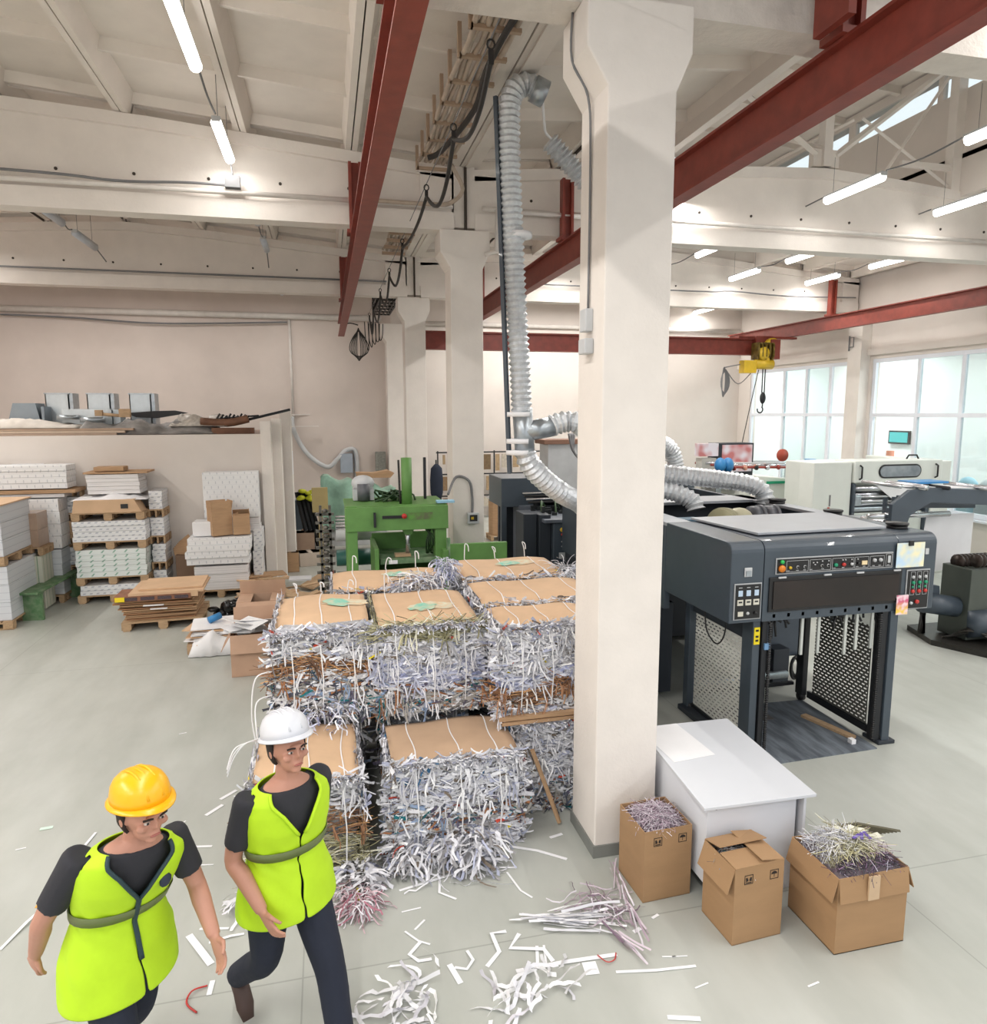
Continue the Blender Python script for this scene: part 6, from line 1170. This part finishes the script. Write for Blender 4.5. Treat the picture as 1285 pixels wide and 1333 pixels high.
for k, (y, c_) in enumerate(((15.4, (190, 180, 130)), (14.2, (150, 190, 206)), (13.6, (200, 206, 210)), (12.8, (140, 170, 190)), (12.3, (196, 176, 160)))):
    q = MB(); q.ball((15.5, y, 1.5), (.25, .25, .3), 10, 6); q.box(15.3, 15.7, y-.2, y+.2, .02, 1.4); tag(q.obj('equipment_beyond', mat('beyond_%d' % k, c_, .6), loc=(15.5, y, 0)), ('khaki', 'light blue', 'white', 'steel blue', 'beige')[k]+' equipment standing beyond the right windows', 'equipment')
hk = MB(); hk.tube([(14.05, 16.9, 5.4), (14.05, 16.75, 5.4), (14.05, 16.75, 5.15), (14.05, 16.9, 5.15)], .015, 5); hk.box(14.04, 14.07, 16.9, 16.93, 5.05, 5.45); tag(hk.obj('conductor_bracket', GREYC, loc=(14.05, 16.8, 5.1)), 'small hook bracket at the head of the window wall pilaster', 'bracket')
# ================================================================ table and cartons in the right foreground
g = thing('white_table', 'white laminate table with a panel base behind the cardboard boxes', 'table', (2.85, 4.55, 0))
q = MB(); q.prism([(2.4, 3.97), (3.26, 3.95), (3.33, 5.2), (2.5, 5.22)], 'z', .728, .75); q.obj('top', WHITE, g, bev=.002)
DK = mat('white_panel', (216, 219, 226), .45, vary=.01)
MB().box(2.46, 3.16, 4.03, 4.05, 0, .728).obj('front_panel', DK, g); MB().box(2.46, 2.48, 4.05, 5.1, .14, .728).obj('left_panel', DK, g); MB().box(3.2, 3.22, 4.0, 5.1, 0, .728).obj('right_panel', DK, g); MB().box(2.5, 3.2, 5.08, 5.1, 0, .728).obj('rear_panel', DK, g)
for x in (2.52, 3.08, 3.12): MB().box(x, x+.012, 4.022, 4.03, .69, .7).obj('screw', BLACK, g)
q = MB(); q.M = rotbox(2.65, 4.9, .05); q.prism([(2.49, 4.6), (2.86, 4.62), (2.86, 5.2), (2.5, 5.19)], 'z', .751, .7525); tag(q.obj('paper_sheet', PAPER, loc=(2.65, 4.9, .75)), 'white paper sheet lying on the laminate table', 'paper')
KR = mat('kraft_cardboard', (164, 130, 94), .75, vary=.05, scale=3, stretch=(1, 1, 3), bump=.08)
carton(2.22, 4.32, .37, .38, .53, .045, 'tall cardboard box of lilac shreds standing at the pillar foot', 0, (None, None, None, None), m_=KR, marks=True)
def fill(label, x, y, w_, d, z, pals, n, rise=.06, ln=(.05, .14), rz=0):
    q = MB(); q.M = None
    def dome(u, v): return z+rise*max(0, (1-abs(2*u)**2.5))*max(0, (1-abs(2*v)**2.5))
    M_ = Matrix.Rotation(rz, 4, 'Z'); q.col = lin((110, 100, 106)); N = 8; vs = []
    for j in range(N+1):
        for i in range(N+1): u, v = i/N-.5, j/N-.5; p = M_ @ V((u*w_, v*d, 0)); vs.append((x+p.x, y+p.y, dome(u, v)-.012))
    q.add(vs, [(j*(N+1)+i, j*(N+1)+i+1, (j+1)*(N+1)+i+1, (j+1)*(N+1)+i) for j in range(N) for i in range(N)])
    for k in range(n):
        u, v = rnd.uniform(-.46, .46), rnd.uniform(-.46, .46); p = M_ @ V((u*w_, v*d, 0)); q.col = pick(pals(u, v)); strip(q, (x+p.x, y+p.y, dome(u, v)+rnd.random()*.015), (rnd.uniform(-1, 1)-u, rnd.uniform(-1, 1)-v, rnd.uniform(-.3, .12)), (0, 0, 1), rnd.uniform(*ln)*min(1, 1.3-abs(u)-abs(v)), .0035, curl=.3, seg=3)
    return tag(q.obj('shredded_filling', SHRED, loc=(x, y, z), kind='stuff'), label, 'shredded paper')
fill('fine lilac paper shreds heaped in the tall box', 2.22, 4.32, .34, .35, .5, lambda u, v: 'lav', 1500, .06, rz=.045)
carton(2.6, 3.8, .37, .34, .53, .06, 'middle cardboard box with half closed flaps before the table', 0, (2, 14, 252, 8), .17, KR, marks=True)
fill('dark shreds visible under flaps of the middle box', 2.56, 3.82, .3, .3, .46, lambda u, v: 'mixed', 400, .04)
o = carton(3.27, 3.63, .52, .46, .52, .0, 'large cardboard box full of shreds with flaps folded down at right', 0, (262, None, 255, 250), .16, KR)
MB().box(3.27-.06, 3.27+.02, 3.625-.23-.024, 3.625-.23-.012, .36, .52).obj('clear_tape', mat('clear_tape', (200, 172, 140), .15), o)
q = MB(); q.prism([(3.24+.07*cos(a), .27+.075*sin(a)) for a in [k*pi/8 for k in range(16)]], 'y', 3.396, 3.3985) if 0 else None
PALS = lambda u, v: 'white' if v > 0 and u < .15 else ('edge' if v > .1 else ('blue' if (u*7 % 1) < .3 else ('mixed' if u > .1 else 'lav')))
PAL['dark'] = [((70, 60, 80), 4), ((96, 70, 84), 3), ((50, 56, 60), 3), ((150, 120, 150), 1.5), ((196, 190, 206), 1)]
PALS = lambda u, v: 'dark' if v < -.3 or (u > .36 and v < 0) else ('white' if u < .0 and v > -.1 else 'edge' if u < .2 else 'lav')
fill('mixed white yellow and dark shreds heaped in the large box', 3.27, 3.63, .49, .43, .5, PALS, 2400, .13, (.06, .18))
q = MB()
for k in range(9): q.M = Matrix.Translation((3.3+.02*k, 3.62+rnd.uniform(-.06, .1), .625-.004*k)) @ Matrix.Rotation(rnd.uniform(-1, 1), 4, 'Z') @ Matrix.Rotation(rnd.uniform(-.25, .25), 4, 'Y'); q.box(-.1, .1, -.025, .025, 0, .002)
q.M = None; tag(q.obj('card_offcuts', mat('pale_offcut', (226, 226, 210), .6), loc=(3.3, 3.65, .6), kind='stuff'), 'pale card offcuts on top of the large box filling', 'offcuts')
q = MB()
for k in range(3): q.M = Matrix.Translation((3.3+.035*k, 3.6, .645)) @ Matrix.Rotation(.4+.5*k, 4, 'Z'); q.box(-.05, .03, -.01, .01, 0, .003)
q.M = None; tag(q.obj('purple_printed_scraps', mat('purple_print', (96, 76, 160), .6), loc=(3.33, 3.6, .64)), 'purple printed scraps on top of the large box filling', 'scraps')
q = MB()
for k in range(7): q.M = Matrix.Translation((3.4+.02*k, 3.72-.01*k, .6+.006*k)) @ Matrix.Rotation(-.6, 4, 'Z'); q.box(-.13, .13, -.012, .012, 0, .004)
q.M = None; tag(q.obj('dark_card_strips', mat('olive_card', (92, 88, 70), .7), loc=(3.45, 3.7, .6), kind='stuff'), 'dark olive card strips at rear of the large box', 'strips')
# ================================================================ the two workers
SKIN = mat('skin', (184, 134, 114), .55, vary=.04, scale=8); SHIRT = mat('charcoal_shirt', (44, 44, 50), .85, bump=.2, bscale=30); NAVY = mat('navy_trousers', (28, 34, 50), .85, bump=.25, bscale=16)
LIME = mat('fluorescent_lime_cloth', (186, 226, 30), .7, vary=.05, scale=6, bump=.5, bscale=6); BANDM = mat('grey_reflective_band', (104, 116, 70), .5); HAIR = mat('dark_hair', (40, 30, 26), .8, bump=.5, bscale=60)
def person(label, loc, rz, J, hatm, extra, sc=1.0, zl=.03):
    o = thing('person', label, 'person', loc, None, 0); T_ = Matrix.Translation(loc) @ Matrix.Rotation(rz, 4, 'Z') @ Matrix.Scale(sc, 4)
    def new(): q = MB(); q.M = T_; return q
    def rm(ob, vs): a = ob.modifiers.new('r', 'REMESH'); a.mode = 'VOXEL'; a.voxel_size = vs; a.use_smooth_shade = True; b = ob.modifiers.new('s', 'SMOOTH'); b.factor = .5; b.iterations = 3; return ob
    for k in J: J[k] = V(J[k]) if not isinstance(J[k], float) else J[k]
    pel, wai, che, nck, hd = J['pelvis'], J['waist'], J['chest'], J['neck'], J['head']
    def torso(q, gr=0, z_lo=0, skirt=0, cap=True, n=28, raw=False):
        rows = [(pel+V((0, 0, -.1-z_lo)), .165+skirt, .118+skirt*.8), (pel+V((0, 0, -.02)), .172+skirt*.7, .12+skirt*.5), (pel.lerp(wai, .6), .155+skirt*.3, .108+skirt*.2), (wai, .15, .104), (wai.lerp(che, .5), .165, .112), (che, .178, .12), (che.lerp(nck, .42), .182, .112), (che.lerp(nck, .66), .168, .096), (che.lerp(nck, .84), .115, .08), (nck, .066, .062)]
        sl = (J['sl']-J['sr']).normalized(); hl = V((1, 0, 0)); R_ = []
        for i, (c_, a, b) in enumerate(rows):
            x = hl.lerp(sl, min(1, i/6)).normalized(); y = V((0, 1, 0)); y = (y-x*y.dot(x)).normalized()
            if raw: R_.append((c_, a+gr, b+gr, x, y)); continue
            R_.append([c_+x*(a+gr)*cos(t)*(1 if abs(cos(t)) < 1 else 1)+y*(b+gr)*sin(t) for t in [2*pi*j/n for j in range(n)]])
        return R_
    b = new(); b.loft(torso(b)); b.tube([nck-V((0, 0, .05)), nck.lerp(hd, .3), hd+V((0, .01, -.05))], 0, 12, rs=[.062, .054, .052])
    def limb(q, pts, rs, gr=0): q.tube(spline(pts, 4), 0, 12, rs=[(rs[min(int(i/4), len(rs)-1)]*(1-(i % 4)/4)+rs[min(int(i/4)+1, len(rs)-1)]*((i % 4)/4)+gr) for i in range(4*(len(pts)-1)+1)])
    for s_ in 'rl':
        limb(b, [J['s'+s_], J['s'+s_].lerp(J['e'+s_], .4), J['e'+s_], J['e'+s_].lerp(J['w'+s_], .35), J['w'+s_]], [.058, .05, .042, .043, .029])
        limb(b, [J['h'+s_], J['h'+s_].lerp(J['k'+s_], .5), J['k'+s_], J['k'+s_].lerp(J['a'+s_], .35), J['a'+s_]], [.09, .078, .056, .055, .038])
        w_, d = J['w'+s_], (J['w'+s_]-J['e'+s_]).normalized(); sg = 1 if s_ == 'l' else -1
        nrm = V((-sg, 0, 0)); nrm = (nrm-d*nrm.dot(d)).normalized(); sd = d.cross(nrm)*-sg
        sd = sd if sd.y < 0 else -sd            # thumb side points forward
        pc = w_+d*.05; q0 = [w_+d*.0, w_+d*.03, w_+d*.065, w_+d*.095]
        b.loft([[p+sd*a*cos(t)+nrm*c_*sin(t) for t in [2*pi*j/12 for j in range(12)]] for p, a, c_ in zip(q0, (.026, .036, .044, .042), (.02, .018, .016, .012))])
        for k in range(4):
            base = w_+d*.088+sd*(.035-.0235*k); L_ = (.072, .082, .076, .06)[k]; dd = d; pts = [base]
            for seg, f_ in enumerate((.45, .32, .23)): dd = (dd+nrm*(.18, .4, .5)[seg]+sd*(.05-.03*k)).normalized(); pts.append(pts[-1]+dd*L_*f_)
            b.tube(pts, 0, 8, rs=[.0098, .009, .0085, .007])
        tb_ = w_+d*.03+sd*.03; b.tube([tb_, tb_+(d*.6+sd*.8).normalized()*.035, tb_+(d*.6+sd*.8).normalized()*.035+(d+sd*.25+nrm*.4).normalized()*.03, tb_+(d*.6+sd*.8).normalized()*.035+(d+sd*.1+nrm*.5).normalized()*.055], 0, 8, rs=[.014, .011, .010, .008])
    # head in its own frame
    Hm = T_ @ Matrix.Translation(hd) @ Matrix.Rotation(J['yaw'], 4, 'Z') @ Matrix.Rotation(J['pitch'], 4, 'X')
    b.M = Hm; b.ball((0, .012, .02), (.077, .098, .105), 20, 14); b.ball((0, -.022, -.04), (.056, .066, .072), 16, 10); b.ball((0, -.062, -.088), (.026, .024, .02), 10, 6)
    b.loft([[(a*.5, -.088, .03), (-a*.5, -.088, .03), (0, -.1, .03)] for a in (.02,)]+[[(.016, -.085, -.02), (-.016, -.085, -.02), (0, -.122, -.016)], [(.014, -.08, -.034), (-.014, -.08, -.034), (0, -.1, -.034)]])
    for sx in (-1, 1): b.ball((sx*.08, .012, -.005), (.012, .022, .034), 8, 6); b.ball((sx*.045, -.07, -.02), (.022, .02, .02), 8, 6)
    b.ball((0, -.094, .03), (.05, .012, .01), 10, 5); b.ball((0, -.088, -.058), (.026, .012, .008), 10, 5)
    rm(b.obj('body', SKIN, o), .0065)
    def part(nm, m_, fn, lab=None, **k): q = MB(); q.M = Hm; fn(q); return q.obj(nm, m_, o, label=lab, **k)
    for sx in (-1, 1):
        e_ = part('eye', mat('eye_white', (200, 190, 182), .3), lambda q: q.ball((sx*.031, -.086, .006), (.013, .009, .006), 10, 7)); q = MB(); q.M = Hm; q.ball((sx*.031, -.0925, .006), (.006, .004, .0055), 8, 6); q.obj('iris', DARKC, e_)
        part('eyebrow', HAIR, lambda q: q.tube([(sx*.014, -.103, .026), (sx*.032, -.104, .031), (sx*.05, -.092, .026)], .0045, 6))
    part('lips', mat('lips', (160, 96, 86), .5), lambda q: q.ball((0, -.094, -.058), (.024, .008, .006), 10, 5))
    def hair(q):
        q.loft([[(.086*cos(t)*s_, .018+.104*sin(t)*s_, z) for t in [pi*-.08+pi*1.16*j/16 for j in range(17)]] for z, s_ in ((-.06, .78), (-.03, .95), (.02, 1.0), (.06, .98))], cap=False, close=False)
    part('hair', HAIR, hair, solid=.012)
    # hard hat
    Hm = Hm @ Matrix.Translation((0, .006, .018)) @ Matrix.Rotation(R(-8), 4, 'X'); hh = MB(); hh.M = Hm; hh.loft([[(.112*cos(t)*s_, .008+.136*sin(t)*s_, z) for t in [2*pi*j/28 for j in range(28)]] for z, s_ in ((.045, 1.0), (.075, .985), (.105, .93), (.13, .82), (.148, .66), (.16, .42), (.165, .12))]); h_ = hh.obj('hard_hat', hatm, o)
    hb = MB(); hb.M = Hm; hb.loft([[((.112+w1)*cos(t), .008+(.136+w1+(w2 if sin(t) < 0 else 0)*(-sin(t))**2)*sin(t), z) for t in [2*pi*j/28 for j in range(28)]] for w1, w2, z in ((-.004, 0, .052), (.014, .03, .042), (.014, .03, .037), (-.004, 0, .044))]); hb.obj('brim', hatm, h_)
    hb = MB(); hb.M = Hm
    for x in (-.03, 0, .03): hb.tube([(x, .008-.136*cos(a)*.97, .045+.122*sin(a)) for a in [pi*k/12 for k in range(1, 12)]], .006, 6)
    hb.obj('ridge', hatm, h_, kind='stuff')
    # clothes
    q = new(); q.loft(torso(q, .008)[:-1]); 
    for s_ in 'rl': limb(q, [J['s'+s_]+(J['s'+s_]-J['e'+s_])*.12, J['s'+s_], J['s'+s_].lerp(J['e'+s_], .75)], [.05, .07, .062])
    rm(q.obj('t_shirt', SHIRT, o, label='dark short sleeved shirt'), .011)
    q = new(); R_ = torso(q, .014)[:4]; q.loft(R_)
    for s_ in 'rl': limb(q, [J['h'+s_]+V((0, 0, .05)), J['h'+s_].lerp(J['k'+s_], .5), J['k'+s_], J['k'+s_].lerp(J['a'+s_], .5), J['a'+s_]], [.108, .098, .078, .072, .066])
    rm(q.obj('trousers', NAVY, o, label='dark navy trousers'), .012)
    for s_ in 'rl':
        a = J['a'+s_]; t_ = J['t'+s_]; q = new(); d = (t_-a).normalized(); q.loft([[p+V((1, 0, 0))*w1*cos(t)+(V((0, 0, 1))-d*d.z).normalized()*h1*sin(t) for t in [2*pi*j/12 for j in range(12)]] for p, w1, h1 in ((a+V((0, .06, -.045)), .03, .03), (a+V((0, .02, -.03)), .042, .05), (a.lerp(t_, .4)+V((0, 0, .0)), .046, .045), (a.lerp(t_, .8), .048, .032), (t_+d*.03, .03, .018))]); q.obj('shoe', mat('brown_shoe', (70, 52, 46), .6), o)
    # vest: rows of points that start and end at the edges of the front opening
    n = 36; rows = torso(None, .036, zl, .055, raw=True); R2 = []
    for a, b_ in zip(rows[:-1], rows[1:]):
        for f_ in (0, .25, .5, .75): R2.append(tuple(a[k].lerp(b_[k], f_) if k in (0, 3, 4) else a[k]*(1-f_)+b_[k]*f_ for k in range(5)))
    R2 = R2[:34]; q = new(); vs = []; edge = lambda i: .012 if i < 19 else .012+(i-18)*.062
    pt = lambda r_, ang: r_[0]+r_[3]*r_[1]*cos(ang)+r_[4]*r_[2]*sin(ang)
    for i, r_ in enumerate(R2):
        e = edge(i); vs += [pt(r_, 1.5*pi+e+(2*pi-2*e)*j/n) for j in range(n+1)]
    fs = []
    for i in range(len(R2)-1):
        for j in range(n):
            e = edge(i); ang = 1.5*pi+e+(2*pi-2*e)*(j+.5)/n; fr = abs(((ang-1.5*pi+pi) % (2*pi))-pi)
            if 23 <= i <= 30 and abs(fr-pi/2) < .24*(1-abs(i-26.5)/6): continue
            a = i*(n+1)+j; fs.append((a, a+1, a+n+2, a+n+1))
    for k, v in enumerate(vs):
        c_ = .012*sin(k*1.9)*sin(k//(n+1)*.35) if k//(n+1) < 20 else 0; vs[k] = v+V((c_, c_*.6, 0))
    q.add(vs, fs, True); ve = q.obj('safety_vest', LIME, o, solid=.008, sub=1, label='fluorescent lime safety vest')
    q = new(); A = torso(None, .047, zl, .055, raw=True); r1, r2_ = [[pt(tuple(A[3][k].lerp(A[4][k], f_) if k in (0, 3, 4) else A[3][k]*(1-f_)+A[4][k]*f_ for k in range(5)), 2*pi*j/28) for j in range(28)] for f_ in (.35, .9)]; q.loft([r1, r2_], cap=False); q.obj('reflective_band', BANDM, ve, solid=.004)
    q = new()
    for sx in (-1, 1): q.tube([pt((r_[0], r_[1]+.008, r_[2]+.008, r_[3], r_[4]), 1.5*pi+sx*edge(i)) for i, r_ in enumerate(R2) if i >= (4 if extra else 19)], .009, 6)
    q.obj('edge_trim', mat('dark_trim', (36, 60, 66), .6) if extra else LIME, ve)
    if extra: q = new(); q.ball(pt((R2[20][0], R2[20][1]+.01, R2[20][2]+.01, R2[20][3], R2[20][4]), 1.5*pi+.5), (.03, .01, .03), 8, 5); q.obj('chest_badge', mat('dark_badge', (40, 50, 70), .6), ve)
    return o
JA = dict(pelvis=(0, .03, .93), waist=(0, .02, 1.1), chest=(0, -.01, 1.28), neck=(0, -.03, 1.5), head=(0, -.06, 1.655), sl=(.18, -.01, 1.42), sr=(-.19, 0, 1.42), el=(.25, .13, 1.17), wl=(.25, .2, .94), er=(-.25, .06, 1.13), wr=(-.2, -.12, .93),
  hl=(.09, .02, .9), hr=(-.09, .03, .9), kl=(.1, -.2, .5), kr=(-.1, .1, .49), al=(.1, -.3, .1), ar=(-.12, .42, .2), tl=(.11, -.47, .04), tr=(-.13, .3, .05), yaw=R(0), pitch=R(-6))
person('person in white hard hat and lime vest striding beside the bales', (-.27, 3.55, 0), R(30), JA, mat('white_hard_hat', (206, 208, 214), .3, vary=.01), False, 1.045)
JB = dict(pelvis=(0, .06, .92), waist=(0, .03, 1.08), chest=(0, -.05, 1.26), neck=(0, -.14, 1.47), head=(0, -.21, 1.6), sl=(.18, -.12, 1.37), sr=(-.18, -.02, 1.42), el=(.25, -.16, 1.12), wl=(.2, -.34, .95), er=(-.26, .13, 1.15), wr=(-.24, .27, .92),
  hl=(.09, .05, .89), hr=(-.09, .05, .89), kl=(.1, .12, .48), kr=(-.1, -.08, .5), al=(.1, .42, .17), ar=(-.1, -.18, .09), tl=(.1, .3, .04), tr=(-.1, -.35, .04), yaw=R(-5), pitch=R(6))
person('person in yellow hard hat and lime vest leaning forward at lower left', (-.99, 3.28, 0), R(46), JB, mat('yellow_hard_hat', (240, 176, 20), .3, vary=.02), True, 1.05, .1)
